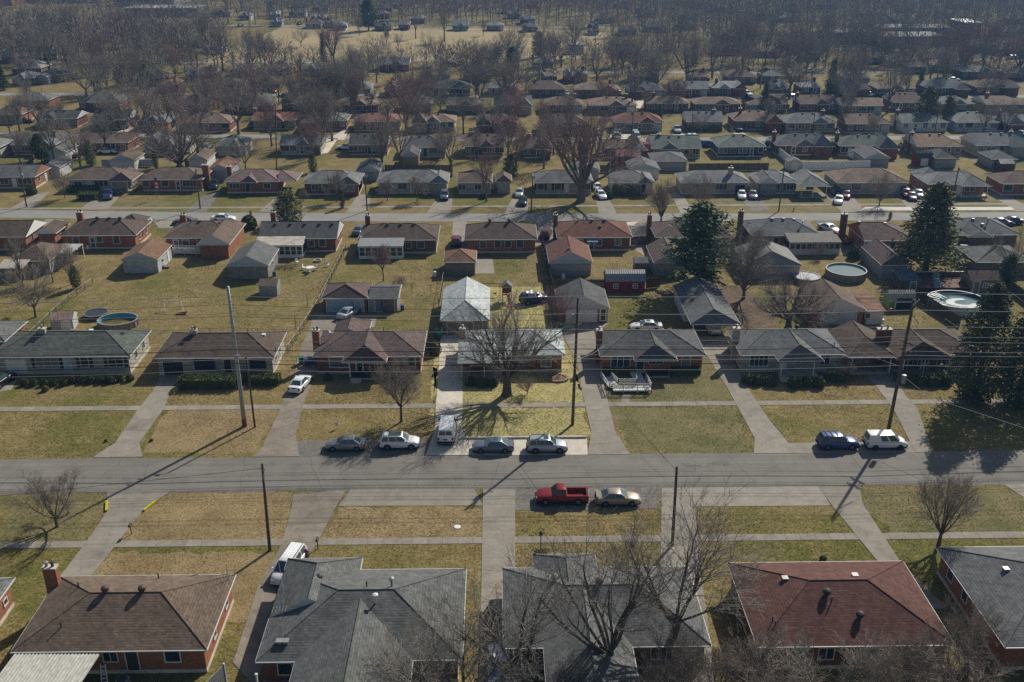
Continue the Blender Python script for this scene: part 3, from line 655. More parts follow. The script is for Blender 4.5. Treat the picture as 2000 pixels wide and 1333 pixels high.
house('plum-brown hip-roofed brick house with projecting front porch', 611, 826, 696, 'purple', BRICK, yb=646, near=1, group=G2, feats=(
    ('ext', 'y', 672, 757, -1.9, 5.2, 1.95, 1.2, 0, False), ('ext', 'y', 633, 706, 6, 12.4, 1.6, 0, None, True), ('chim', 611, .40, .95, .7, 5.0, BRICKO, 2), ('dish', 636, .55, .6),
    ('win', 660, 2.5, 1.5, 1, {'frame': WHITE, 'glass': CURTAIN, 'z': .95}), ('door', 700, WHITE, True), ('win', 731, 1.9, .9, 2, {'frame': WHITE, 'z': 1.5}), ('win', 800, 1.3, 1.3, 1, {'frame': WHITE}),
    ('porch', 680, 752, 1.9, mat('dark_porch_boards', (.03, .034, .05), .7), (685, 747), WHITE), ('steps', 697, 1.75), ('awning', 715, 8.7, 1.7, 1.2, 2.3, SIDEG), ('vent', 742, .62, 'pipe', DARKM), ('swin', 'r', .5, .7, .9)))
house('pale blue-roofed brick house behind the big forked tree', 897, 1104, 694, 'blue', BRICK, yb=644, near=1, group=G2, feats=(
    ('ext', 'x', 895, 990, -2.3, 5, 1.6, .02, 3.0, False), ('chim', 902, .55, .75, .6, 4.6, BRICK, 1), ('win', 941, 2.4, 1.4, 3, {'frame': WHITE}), ('door', 968, DARKM), ('win', 1067, 1.3, 1.6, 2, {'frame': WHITE, 'glass': CURTAIN, 'z': .85}), ('win', 1010, 1.3, 1.4, 2, {'frame': WHITE}),
    ('porch', 898, 988, 2.3, CONC, (902, 946, 984), WHITE), ('steps', 966, 2.2), ('vent', 1090, .35, 'pipe', DARKM), ('vent', 1094, .3, 'pipe', DARKM)))
house('charcoal hip-roofed brick house with a wooden wheelchair ramp', 1172, 1380, 695, 'darkgrey', BRICKO, yb=644, near=1, group=G2, feats=(
    ('ext', 'y', 1237, 1320, -1.5, 5.2, 1.7, 1.5, 0, False), ('chim', 1175, .42, .8, .7, 4.9, BRICK, 1), ('win', 1213, 2.5, 1.5, 3, {'frame': WHITE, 'z': .95}), ('door', 1252, DARKM), ('win', 1283, 1.9, .9, 2, {'frame': WHITE, 'z': 1.4}), ('win', 1342, 1.1, 1.6, 1, {'frame': WHITE, 'z': .9, 'glass': CURTAIN}),
    ('porch', 1262, 1310, 1.5, mat('dark_porch_boards', (.03, .034, .05), .7), (1306,), BRICKO), ('swin', 'l', .5, .7, .9)))
house('grey hip-roofed stone house with small gabled porch on iron posts', 1447, 1655, 693, 'bluegrey', STONE, yb=642, near=1, group=G2, feats=(
    ('ext', 'y', 1513, 1601, -2.0, 5.2, 1.75, 1.4, 0, False), ('chim', 1449, .46, .9, .7, 4.9, STONE, 1), ('win', 1485, 2.4, 1.5, 4, {'frame': WHITE, 'z': .95}), ('win', 1557, 1.5, 1.0, 2, {'frame': WHITE, 'z': 1.3}), ('win', 1615, 1.2, 1.5, 2, {'frame': WHITE}), ('door', 1533, WHITE),
    ('porch', 1518, 1597, 2.0, STONE, (1522, 1585), WHITE), ('steps', 1528, 1.95), ('vent', 1480, .72, 'pipe', DARKM), ('vent', 1580, .7, 'turbine', DARKM), ('vent', 1637, .2, 'pipe', DARKM)))
house('brown-grey brick house with attached carport behind the leaning pole', 1746, 1920, 693, 'umber', BRICK, yb=642, near=1, group=G2, feats=(
    ('ext', 'y', 1744, 1856, -1.3, 5.2, 1.8, 1.5, 0, False), ('ext', 'y', 1653, 1748, -.6, 8.4, 1.6, None, 0, False), ('chim', 1741, .40, 1.9, .8, 5.0, BRICK, 2), ('win', 1788, 1.2, 1.2, 2, {'frame': WHITE}), ('door', 1812, WHITE, True), ('win', 1845, 1.2, 1.3, 2, {'frame': WHITE}), ('win', 1890, 1.6, 1.3, 2, {'frame': WHITE}),
    ('porch', 1760, 1856, 1.3, CONC, (1762, 1803, 1850), WHITE), ('porch', 1660, 1745, .6, CONC, (1664, 1740), WHITE)))
# ---- row behind, backs towards the camera, fronting the second street
GB = 'brick houses backing onto the deep yards'
CREAMW = mat('cream_frames', (.50, .48, .43), .6, .06, 2)
house('red brick house at the far left with white-trimmed gable end', -75, 50, 463, 'umber', BRICKO, dep=9, near=1, group=GB, ins=(.02, .02), feats=(('gabmat', WHITE), ('ext', 'y', 60, 100, 2, 8.4, 1.2, 0, None, True), ('win', 20, 1.2, 1.2, 1), ('swin', 'r', .35, .8, 1.1), ('swin', 'r', .62, .8, 1.1)))
house('dark brown-roofed brick house with white back door and left chimney', 115, 265, 460, 'umber', BRICKO, dep=9.2, near=1, group=GB, feats=(
    ('chim', 124, .93, 1.1, .7, 4.6, BRICKO, 2), ('ext', 'y', 203, 255, 6, 11.6, 1.4, None, None, True), ('win', 145, 1.1, 1.3, 1, {'frame': WHITE}), ('door', 177, WHITE, True), ('win', 191, 1.0, 1.1, 1, {'frame': WHITE, 'z': 1.3}), ('win', 224, 1.1, 1.5, 1, {'frame': WHITE}),
    ('swin', 'r', .3, .7, 1.0), ('swin', 'r', .7, .7, 1.0), ('vent', 177, .45, 'turbine', DARKM), ('vent', 222, .45, 'turbine', DARKM), ('vent', 199, .5, 'box', DARKM), ('dish', 275, .75, .4)))
house('tan-brown-roofed brick house with a rear gabled wing and wheelchair ramp', 318, 455, 465, 'brown', BRICKO, dep=9.2, near=1, group=GB, feats=(
    ('ext', 'y', 396, 458, -4.0, 9.0, 1.75, 0, None, True), ('chim', 333, .95, 1.1, .7, 4.5, BRICKO, 2), ('door', 341, WHITE, True), ('win', 360, 1.2, 1.2, 1, {'frame': WHITE}), ('win', 390, 1.4, 1.4, 1, {'frame': WHITE}), ('swin', 'r', .3, .7, .9), ('swin', 'r', .7, .7, .9), ('vent', 380, .48, 'box', DARKM), ('vent', 418, .48, 'box', DARKM)))
house('dark green-roofed brick house with glazed white sunporch', 503, 658, 466, 'darkgrey', BRICK, dep=8.6, near=1, group=GB, ins=(.02, .02), rise=1.9, feats=(
    ('gabmat', SIDE), ('chim', 519, .9, .9, .7, 5.4, BRICK, 2), ('sunporch', 503, 596, 3.0, 8, WHITE, mat('rusty_white_metal', (.42, .38, .33), .7, .25, .8), .05), ('win', 606, 1.1, 1.2, 1, {'frame': WHITE}), ('win', 628, 1.2, 1.4, 1, {'frame': WHITE}), ('swin', 'r', .5, .7, 1.0))+tuple(('vent', p, .42, 'box', DARKM) for p in (532, 562, 591, 620, 645)))
house('brown hip-roofed brick house with screened rear porch', 698, 855, 469, 'umber', BRICKB, dep=9, near=1, group=GB, feats=(
    ('chim', 709, .9, .9, .7, 4.9, BRICK, 2), ('sunporch', 702, 790, 2.6, 7, WHITE, METAL, .0), ('win', 797, 1.1, 1.1, 1), ('win', 821, 1.3, 1.3, 1), ('vent', 754, .45, 'box', DARKM), ('vent', 780, .45, 'box', DARKM), ('vent', 806, .45, 'box', DARKM), ('vent', 742, .5, 'box', DARKM)))
house('brown hip-roofed brick house behind the small tan garage', 907, 1050, 468, 'umber', BRICKO, dep=9.2, near=1, group=GB, feats=(
    ('win', 943, 1.1, 1.3, 1), ('win', 972, 1.1, 1.4, 1), ('win', 992, 1.1, 1.3, 1), ('win', 1016, 1.1, 1.5, 1), ('vent', 957, .5, 'turbine', mat('brown_vent', (.1,.055,.045))), ('vent', 995, .5, 'turbine', mat('brown_vent', (.1,.055,.045)))))
house('red-brown hip-roofed brick house with blue back-door awning', 1088, 1236, 464, 'redbrown', BRICK, dep=9.4, near=1, group=GB, feats=(
    ('chim', 1089, .75, .8, .7, 4.9, BRICK, 2), ('win', 1133, 1.0, 1.2, 1, {'frame': WHITE}), ('door', 1156, mat('pale_blue_door', (.38, .48, .55)), True), ('awning', 1157, .4, 2.0, 1.3, 2.35, mat('blue_awning', (.16, .27, .36), .6)), ('win', 1171, 1.0, 1.1, 1, {'frame': WHITE}), ('win', 1208, 1.1, 1.4, 1, {'frame': WHITE, 'glass': CURTAIN}),
    ('vent', 1130, .48, 'box', DARKM), ('vent', 1160, .48, 'box', DARKM), ('vent', 1185, .48, 'box', DARKM), ('vent', 1175, .3, 'box', DARKM)))
house('grey-brown hipped brick house half hidden by the tall pine', 1280, 1432, 463, 'purple', BRICKB, dep=9, near=1, group=GB, feats=(('chim', 1278, .75, .8, .7, 4.9, BRICK, 2), ('win', 1312, 1.1, 1.3, 1), ('win', 1400, 1.1, 1.3, 1), ('vent', 1331, .48, 'box', DARKM)))
house('grey hip-roofed brick house with long rear sunroom', 1468, 1605, 460, 'bluegrey', BRICKO, dep=9.2, near=1, group=GB, feats=(
    ('chim', 1463, .8, .9, .8, 5.2, BRICK, 2), ('sunporch', 1533, 1634, 3.2, 9, CREAMW, mat('grey_flat_roof', (.17, .16, .15), .9), .55), ('win', 1518, .9, 1.2, 1), ('vent', 1519, .48, 'box', METAL), ('vent', 1541, .48, 'box', METAL), ('vent', 1562, .48, 'box', METAL), ('vent', 1574, .3, 'cap', WHITE)))
house('dark red-brown-roofed brick house with tall end chimney', 1688, 1790, 470, 'purple', BRICKO, dep=9.8, near=1, group=GB, ins=(.02, None), feats=(
    ('gabmat', BRICKO), ('chim', 1670, .72, 1.1, .8, 5.6, BRICK, 1), ('win', 1696, .9, 1.3, 1, {'frame': WHITE}), ('win', 1717, 1.2, 1.5, 2, {'frame': WHITE}), ('door', 1747, DARKM), ('swin', 'l', .3, .9, 1.2), ('vent', 1693, .5, 'box', METAL), ('vent', 1745, .5, 'box', METAL)))
house('grey hip-roofed brick house behind the big conifer at the right', 1868, 1995, 459, 'bluegrey', BRICKB, dep=9.4, near=1, group=GB, feats=(('ext', 'y', 1885, 1935, -1.2, 4.5, 1.2, 0, 0, True), ('win', 1955, 1.2, 1.2, 1), ('vent', 1917, .45, 'box', METAL), ('vent', 1942, .35, 'cap', METAL), ('vent', 1930, .3, 'box', WHITE)))

# ---- garages and big sheds in the yards
GG = 'detached garages in the back yards'
def garage(label, xl, xr, yf, roof, wall, dep, rise=None, ax='y', ins=(0, 0), near=1, ze=2.5, feats=(), gab=SIDEB, oh=.25, cat='garage'):
    return house(label, xl, xr, yf, roof, wall, dep=dep, rise=rise, ax=ax, ins=ins, near=near, ze=ze, feats=(('gabmat', gab),)+tuple(feats), oh=oh, base=False, gutter=True, name=cat, cat=cat, group=GG)
garage('brown hip-roofed garage with slatted pergola, far left yards', 22, 96, 510, 'brown', SIDEG, 8.5, 1.7, ins=(None, None))
BLOCK = mat('grey_block', (.22, .21, .195), .9, .12, 1, band=(.2, .12, .4))
WBLOCK = mat('white_washed_block', (.40, .42, .44), .8, .14, .8, band=(.2, .1, .4))
garage('white-walled garage with tan-brown gable roof, left yards', 235, 308, 508, 'rust', WBLOCK, 8.2, 1.35, feats=(('swin', 'r', .35, .8, .6), ('sdoor', 'r', .75, WHITE)))
garage('grey block garage with dark grey gable roof, second from the left', 441, 524, 519, 'grey', BLOCK, 9.0, 1.7, feats=(('swin', 'r', .5, .7, .6),))
g, U, _, _ = garage('double garage with blue doors and plum-brown hip roof', 627, 718, 583, 'purple', BRICK, 6.6, 1.5, ins=(2.2, None), gab=SIDEB, feats=(
    ('garage', 635, 672, mat('blue_garage_door', (.30, .42, .50), .5)), ('garage', 673, 710, mat('blue_garage_door', (.3,.42,.5)))))
garage('low grey-roofed workshop joined to the double garage', 719, 778, 583, 'darkgrey', SIDEG, 6.2, .7, ax='x', ins=(.02, .02), ze=2.4, gab=SIDEG, feats=(('door', 738, mat('blue_door', (.10, .17, .26), .5)), ('garage', 744, 770, SIDET), ('garage', 718, 731, SIDEG)), cat='workshop')
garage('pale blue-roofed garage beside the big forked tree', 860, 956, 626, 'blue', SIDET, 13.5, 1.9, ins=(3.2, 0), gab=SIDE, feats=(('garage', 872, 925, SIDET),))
garage('grey-roofed brick garage with white door behind the ramp house', 1090, 1191, 602, 'darkgrey', BRICKO, 8.2, 1.9, gab=SIDE, feats=(('garage', 1105, 1168, WHITE), ('door', 1179, WHITE, True)))
garage('small hip-roofed tan garage behind the pale blue-roofed one', 866, 930, 512, 'rust', SIDET, 6.2, 1.3, ins=(None, None), feats=())
garage('red-brown gabled garage with grey back wall', 1072, 1158, 513, 'redbrown', SIDEG, 9.6, 1.9, feats=(('vent', 1112, .2, 'box', DARKM),))
garage('brown gabled garage half hidden by the tall pine', 1277, 1345, 513, 'purple', SIDEG, 9.2, 1.7)
garage('pale grey gabled garage left of the round pool', 1455, 1567, 519, 'pale', SIDEG, 9.4, 1.9, ins=(2, 0))
garage('dark red-brown gabled garage behind the round pool', 1722, 1778, 518, 'purple', SIDEG, 10, 1.5, ins=(.8, 0), gab=SIDEB)
garage('grey hip-roofed garage at the right edge behind the sheds', 1908, 2020, 512, 'grey', SIDET, 9, 1.5, ins=(None, None))
garage('double-width garage with white door and split brown roof, right yards', 1585, 1692, 606, 'brown', BRICKO, 8.6, 1.9, gab=SIDE, feats=(('garage', 1605, 1677, SIDEB),))
garage('white lean-to with rust-brown roof beside the split-roof garage', 1693, 1731, 607, 'rust', SIDE, 8.4, .35, ax='x', ins=(.02, .02), ze=2.35, oh=.2, gab=SIDE, feats=(('win', 1697, .7, .8, 1),), cat='lean-to')
# ---- row across the second street, fronts towards the camera
GD = 'ranch houses across the second street'
CA = {'frame': WHITE}
def auto(seed, xl, xr, gar=.3):
    r = random.Random(seed); W = xr-xl; out = []
    us = [.12, .32, .52, .70, .88]; dd = r.choice((1, 2, 3)); gr = r.random() < gar
    for i, u in enumerate(us):
        p = xl+W*u
        if gr and i == 4: out.append(('garage', xl+W*.78, xl+W*.95, r.choice((WHITE, SIDEB, SIDET))))
        elif i == dd: out.append(('door', p, r.choice((WHITE, DARKM, WHITE)), True))
        else: out.append(('win', p, r.choice((1.2, 1.5, 2.2)), r.choice((1.2, 1.4)), r.choice((1, 2, 2, 3)), {'frame': WHITE, 'glass': r.choice((GLASS, CURTAIN, GLASS))}))
    return tuple(out)
D = 8.8
def hD(label, xl, xr, yf, roof, wall, feats=None, dep=D, **k):
    return house(label, xl, xr, yf, roof, wall, dep=dep, near=2, group=GD, feats=feats if feats is not None else auto(int(xl), xl, xr), **k)
hD('dark-roofed orange brick house with gable end, left edge of second street', -30, 68, 346, 'darkgrey', BRICKO, ins=(.02, .02), feats=(('gabmat', BRICKO), ('win', 5, 1.8, 1.3, 2, CA), ('door', 24, WHITE), ('win', 45, 3, 1.3, 3, CA), ('swin', 'r', .3, 1, 1), ('sdoor', 'r', .7, WHITE)))
garage('grey gabled garage behind the orange brick gable house', 78, 116, 328, 'grey', SIDE, 8, 1.2)
hD('wide charcoal-roofed stone house behind the clipped hedge', 128, 245, 351, 'umber', STONE, (('ext', 'y', 215, 262, -1.4, 6, 1.5, 1.4, 0, False), ('win', 150, 1.6, 1.2, 2, CA), ('door', 173, mat('pale_blue_door', (.38,.48,.55))), ('win', 195, 3, 1.4, 3, CA), ('porch', 216, 260, 1.4, CONC, (219, 250), WHITE)))
hD('dark-roofed red brick house with big brick side chimney', 272, 395, 351, 'umber', BRICKO, (('chim', 396, .35, 1.4, .9, 5.2, BRICKO, 1), ('win', 283, 1.5, 1.3, 1, CA), ('win', 320, 1.6, 1.3, 1, CA), ('door', 345, WHITE, True), ('win', 368, 3, 1.4, 4, CA)))
hD('plum-brown-roofed brick house with open carport', 437, 545, 355, 'purple', BRICKO, (('ext', 'x', 540, 578, .5, 8.2, 1.5, .02, None, False), ('ext', 'y', 470, 503, -.8, 5, 1.2, 1, 0, False), ('chim', 438, .6, .9, .7, 4.8, BRICK), ('win', 456, 2.2, 1.2, 3, CA), ('door', 482, DARKM), ('win', 520, 1.5, 1.2, 1, CA)))
hD('grey-roofed brick house with pale front gable, cypress in front', 590, 703, 358, 'grey', BRICK, (('ext', 'y', 655, 703, -1.2, 6, 1.4, 1.2, 0, True), ('win', 614, 1.4, 1.3, 2, CA), ('win', 634, 1.4, 1.3, 1, CA), ('win', 680, 2.6, 1.6, 1, {'y': -.8, 'frame': WHITE, 'glass': CURTAIN}), ('door', 659, WHITE)))
hD('grey hip-roofed tan brick house with open dark garage', 735, 875, 356, 'grey', STONE, (('ext', 'y', 838, 876, -.8, 8, 1.3, 1.2, None, True), ('win', 757, 1.2, 1.2, 1, CA), ('win', 785, 2.0, 1.3, 2, CA), ('door', 805, WHITE), ('garage', 842, 864, BLACK)))
hD('dark brown-roofed stone house with ivy, left of the green tree', 892, 962, 357, 'umber', STONE, (('ext', 'y', 968, 1000, .5, 7, 1.2, 1.2, None, True), ('win', 902, 1.6, 1.2, 2, CA), ('win', 933, 1.4, 1.2, 2, CA), ('win', 985, 1.8, 1.6, 2, {'frame': WHITE, 'y': .85})))
hD('grey-roofed stone house behind the giant bare tree', 1043, 1160, 357, 'darkgrey', STONE, (('win', 1056, 1.5, 1.4, 1, {'frame': WHITE, 'shut': BLACK}), ('win', 1090, 1.5, 1.4, 1, {'frame': WHITE, 'shut': BLACK}), ('door', 1107, WHITE), ('win', 1148, 1.3, 1.3, 1, {'frame': WHITE, 'shut': BLACK})))
hD('grey-roofed white-sided house with dark stone base', 1192, 1280, 357, 'grey', SIDE, (('ext', 'y', 1244, 1275, -.9, 5, 1.3, 1, 0, False), ('win', 1202, 1.0, 1.0, 1, CA), ('win', 1234, 1.0, 1.0, 1, CA), ('door', 1258, DARKM)), ins=(.02, None))
hD('grey-roofed stone house with dark garage and end chimney', 1330, 1467, 357, 'bluegrey', STONE, (('chim', 1432, .35, 1.0, .7, 5.2, STONE), ('win', 1410, 2.6, 1.3, 3, CA), ('win', 1360, 1.8, 1.3, 2, CA), ('garage', 1437, 1458, mat('dark_garage_door', (.03,.025,.025)))))
hD('grey-roofed white house with wide columned front porch', 1478, 1560, 357, 'bluegrey', SIDEG, (('ext', 'y', 1553, 1615, -3.2, 6, 1.7, None, 0, False), ('ext', 'y', 1482, 1520, -.6, 6, 1.5, 0, 0, True), ('win', 1512, 1.6, 1.4, 2, {'frame': WHITE, 'shut': DARKM}), ('win', 1545, 1.6, 1.4, 2, {'frame': WHITE, 'shut': DARKM}), ('porch', 1556, 1612, 3.2, CONC, (1560, 1582, 1608), WHITE), ('win', 1585, 1.6, 1.2, 2, CA)))
hD('brown-grey hipped stone house with pale blue garage door', 1635, 1778, 357, 'brown', STONE, (('win', 1675, 2.2, 1.5, 1, {'frame': WHITE, 'glass': CURTAIN}), ('win', 1720, 1.2, 1.3, 1, CA), ('garage', 1745, 1772, SIDEB)), dep=10.5)
hD('grey hip-roofed brick house with white porch slab and pillars', 1812, 1930, 360, 'bluegrey', BRICKO, (('ext', 'y', 1872, 1932, -1.6, 6, 1.7, None, 0, False), ('ext', 'y', 1815, 1870, 5, 12, 1.7, None, None, True), ('win', 1832, 1.2, 1.3, 1, CA), ('win', 1858, 1.4, 1.3, 1, CA), ('door', 1876, WHITE), ('win', 1898, 2.2, 1.4, 2, CA), ('porch', 1873, 1930, 1.6, CONC2, (1876, 1926), WHITE), ('swin', 'l', .4, .8, 1.1), ('swin', 'l', .7, .8, 1.1)))
hD('brown-roofed orange brick house at the right edge of second street', 1958, 2080, 359, 'umber', BRICKO, (('win', 1972, 2.0, 1.3, 1, CA), ('win', 2010, 1.4, 1.3, 2, CA)))
for (lb, *a) in (('blue garage with tan roof behind the brick chimney house', 402, 453, 333, 'rust', SIDEB, 9), ('dark-doored open garage behind the cypress house', 695, 742, 334, 'darkgrey', SIDEG, 8), ('small grey garage behind the giant bare tree', 1112, 1172, 332, 'grey', SIDEG, 7),
                 ('pale green-grey garage behind the white-sided house', 1229, 1290, 331, 'bluegrey', SIDE, 8), ('grey hip-roofed garage behind the yellow brick house', 1275, 1344, 315, 'bluegrey', SIDEG, 9), ('white-walled tan garage by the white wall, left', 212, 262, 314, 'brown', SIDE, 8),
                 ('grey-roofed garage with white end wall beside the twin-trunk tree', 365, 405, 313, 'brown', SIDE, 8), ('grey garage inside the white-fenced yards', 1690, 1740, 309, 'bluegrey', SIDEG, 9), ('wide grey garage beside the red barn shed', 1828, 1872, 309, 'darkgrey', SIDEG, 8),
                 ('grey hipped garage at right with flat annexe', 1938, 1990, 311, 'grey', SIDEG, 8), ('flat-looking grey garage left of the blue-sided house', 783, 818, 305, 'darkgrey', TANB, 7), ('low dark garage behind the bare thicket, left', 90, 128, 298, 'grey', SIDE, 8)):
    garage(lb, *a, rise=1.3, ins=(None, None) if 'hip' in lb or 'wide' in lb else (0, 0))
# ---- farther rows
FAR_LABELS = {}
def row(desc, group, items, dep=8.6, near=0, seed=0, ze=2.75, gap=None):
    for i, it in enumerate(sorted(items)):
        xl, xr, yf, roof, wall = it[:5]; k = it[5] if len(it) > 5 else {}
        lab = k.pop('label', None) or '%s %s house, %s from the left %s' % (ROOFWORD[roof], WALLWORD[wall.name], ordinal(i), desc)
        f = k.pop('feats', None)
        if f is None: f = auto(int(xl*7+yf), xl, xr, .3)
        r = random.Random(int(xl+yf)); ex = ()
        if r.random() < .5: ex += (('chim', xl+(xr-xl)*r.choice((.03, .2, .8)), .5, .9, .7, 5.2, BRICK),)
        if r.random() < .45:
            c = xl+(xr-xl)*r.uniform(.35, .75); hw = (xr-xl)*.17; ex += (('ext', 'y', c-hw, c+hw, -1.2, 5, 1.4, 1.0, 0, False),)
        if near or r.random() < .4: ex += (('vent', xl+(xr-xl)*.4, .45, 'box', DARKM), ('vent', xl+(xr-xl)*.6, .45, 'box', DARKM))
        dd = k.pop('dep', dep+r.uniform(-.6, 2.2)); rv_ = r.random(); gb = (.02, .02) if rv_ < .22 else ((.02, None) if rv_ < .32 else (None, None))
        if r.random() < .3:
            s_ = r.random() < .5; c = (xl, xl+(xr-xl)*.38) if s_ else (xr-(xr-xl)*.38, xr); ex += (('ext', 'y', c[0], c[1], -r.uniform(1.5, 3.2), 6, (xr-xl)/40*.55+.9, r.choice((0, None)), 0, True),)
        house(lab, xl, xr, yf, roof, wall, dep=dd, group=group, feats=f+ex+(('gabmat', r.choice((SIDE, wall, SIDE))),), near=near, ins=k.pop('ins', gb), rise=dd/2*r.uniform(.30, .52))
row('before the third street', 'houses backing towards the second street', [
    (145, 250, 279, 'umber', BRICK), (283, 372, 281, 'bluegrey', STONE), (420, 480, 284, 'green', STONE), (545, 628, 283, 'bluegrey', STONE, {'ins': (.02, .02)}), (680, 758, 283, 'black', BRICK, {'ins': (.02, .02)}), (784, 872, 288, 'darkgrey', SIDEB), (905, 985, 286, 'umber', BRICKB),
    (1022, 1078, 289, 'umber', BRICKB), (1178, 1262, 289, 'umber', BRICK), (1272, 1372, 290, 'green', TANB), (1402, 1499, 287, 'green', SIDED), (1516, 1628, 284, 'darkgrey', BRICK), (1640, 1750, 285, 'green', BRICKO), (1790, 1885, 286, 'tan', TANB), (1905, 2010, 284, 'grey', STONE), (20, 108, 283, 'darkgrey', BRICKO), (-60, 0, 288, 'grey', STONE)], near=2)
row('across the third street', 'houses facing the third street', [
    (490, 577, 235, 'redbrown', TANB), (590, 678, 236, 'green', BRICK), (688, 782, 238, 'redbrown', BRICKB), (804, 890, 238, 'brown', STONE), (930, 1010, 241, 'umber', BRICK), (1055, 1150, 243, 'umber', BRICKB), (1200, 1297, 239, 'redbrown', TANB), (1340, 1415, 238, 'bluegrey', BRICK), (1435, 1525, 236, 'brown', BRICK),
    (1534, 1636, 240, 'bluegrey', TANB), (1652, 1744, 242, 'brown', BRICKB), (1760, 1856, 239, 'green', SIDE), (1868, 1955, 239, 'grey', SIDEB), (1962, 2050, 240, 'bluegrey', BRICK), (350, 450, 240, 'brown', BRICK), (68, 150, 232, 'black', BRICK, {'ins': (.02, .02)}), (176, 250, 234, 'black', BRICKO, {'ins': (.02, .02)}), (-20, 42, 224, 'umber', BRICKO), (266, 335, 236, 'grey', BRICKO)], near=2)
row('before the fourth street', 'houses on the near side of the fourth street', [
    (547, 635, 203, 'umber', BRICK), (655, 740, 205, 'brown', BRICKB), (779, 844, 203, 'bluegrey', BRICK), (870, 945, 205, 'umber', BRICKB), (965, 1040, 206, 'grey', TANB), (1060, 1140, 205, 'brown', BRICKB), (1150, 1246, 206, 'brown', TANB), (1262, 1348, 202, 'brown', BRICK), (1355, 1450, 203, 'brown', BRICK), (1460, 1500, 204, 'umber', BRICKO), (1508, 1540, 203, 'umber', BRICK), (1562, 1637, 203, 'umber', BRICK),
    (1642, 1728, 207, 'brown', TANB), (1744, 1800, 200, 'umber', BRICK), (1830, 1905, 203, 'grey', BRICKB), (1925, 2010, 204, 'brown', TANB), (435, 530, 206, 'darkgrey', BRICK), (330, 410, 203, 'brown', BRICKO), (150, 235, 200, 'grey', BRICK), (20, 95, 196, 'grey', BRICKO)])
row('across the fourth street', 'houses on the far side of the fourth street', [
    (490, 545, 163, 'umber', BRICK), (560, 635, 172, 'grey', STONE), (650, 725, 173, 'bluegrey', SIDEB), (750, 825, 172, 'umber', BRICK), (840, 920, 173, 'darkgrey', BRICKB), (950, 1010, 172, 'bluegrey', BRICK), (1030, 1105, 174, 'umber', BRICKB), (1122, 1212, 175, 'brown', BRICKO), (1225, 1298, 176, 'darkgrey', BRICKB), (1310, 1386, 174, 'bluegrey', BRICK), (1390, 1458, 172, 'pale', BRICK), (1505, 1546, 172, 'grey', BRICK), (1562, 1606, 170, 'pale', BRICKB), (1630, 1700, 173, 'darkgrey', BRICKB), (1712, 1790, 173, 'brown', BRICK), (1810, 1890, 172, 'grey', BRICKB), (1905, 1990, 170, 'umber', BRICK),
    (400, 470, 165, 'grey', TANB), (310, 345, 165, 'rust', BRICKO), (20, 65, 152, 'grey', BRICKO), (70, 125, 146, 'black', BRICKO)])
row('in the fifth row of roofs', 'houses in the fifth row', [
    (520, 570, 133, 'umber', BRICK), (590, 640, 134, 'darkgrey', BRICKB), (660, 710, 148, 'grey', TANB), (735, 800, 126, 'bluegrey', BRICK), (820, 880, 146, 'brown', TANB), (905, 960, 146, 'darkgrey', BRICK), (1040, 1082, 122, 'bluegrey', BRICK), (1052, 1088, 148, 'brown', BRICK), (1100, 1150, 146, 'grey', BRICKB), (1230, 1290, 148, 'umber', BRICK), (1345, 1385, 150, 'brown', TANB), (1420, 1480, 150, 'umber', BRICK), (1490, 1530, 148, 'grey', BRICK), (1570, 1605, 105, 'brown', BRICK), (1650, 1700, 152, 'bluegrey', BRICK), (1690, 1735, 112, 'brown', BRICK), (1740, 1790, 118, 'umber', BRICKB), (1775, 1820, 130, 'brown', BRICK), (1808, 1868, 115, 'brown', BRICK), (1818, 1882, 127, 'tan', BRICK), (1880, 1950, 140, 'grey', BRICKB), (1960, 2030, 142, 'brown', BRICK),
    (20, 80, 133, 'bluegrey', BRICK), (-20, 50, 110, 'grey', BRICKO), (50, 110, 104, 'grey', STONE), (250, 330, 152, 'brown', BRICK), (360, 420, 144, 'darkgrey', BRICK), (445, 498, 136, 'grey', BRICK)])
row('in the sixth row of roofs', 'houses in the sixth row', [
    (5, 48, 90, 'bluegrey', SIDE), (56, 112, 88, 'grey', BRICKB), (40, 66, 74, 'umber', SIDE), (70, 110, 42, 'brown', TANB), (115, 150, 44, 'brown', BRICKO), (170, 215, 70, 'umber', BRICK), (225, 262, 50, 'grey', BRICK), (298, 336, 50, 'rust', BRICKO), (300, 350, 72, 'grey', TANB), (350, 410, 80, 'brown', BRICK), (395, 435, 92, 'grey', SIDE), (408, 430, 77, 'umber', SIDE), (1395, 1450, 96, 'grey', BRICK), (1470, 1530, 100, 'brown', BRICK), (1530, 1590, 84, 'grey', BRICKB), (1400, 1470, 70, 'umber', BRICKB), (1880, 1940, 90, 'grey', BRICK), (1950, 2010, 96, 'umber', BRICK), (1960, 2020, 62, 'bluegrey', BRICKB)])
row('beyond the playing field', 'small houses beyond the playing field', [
    (530, 550, 42, 'grey', SIDEB), (527, 545, 28, 'pale', SIDE), (595, 628, 46, 'umber', SIDE), (634, 655, 44, 'darkgrey', SIDE), (652, 676, 49, 'grey', SIDE), (732, 765, 50, 'black', BRICK), (778, 800, 48, 'umber', BRICK), (883, 915, 50, 'bluegrey', SIDEB), (950, 985, 50, 'grey', BRICK), (1020, 1050, 52, 'darkgrey', BRICKB), (1150, 1170, 58, 'umber', SIDE), (1210, 1245, 58, 'brown', BRICKB), (410, 450, 24, 'umber', TANB), (465, 490, 30, 'grey', SIDE), (1260, 1300, 52, 'grey', BRICKB), (1320, 1370, 48, 'umber', SIDE)])
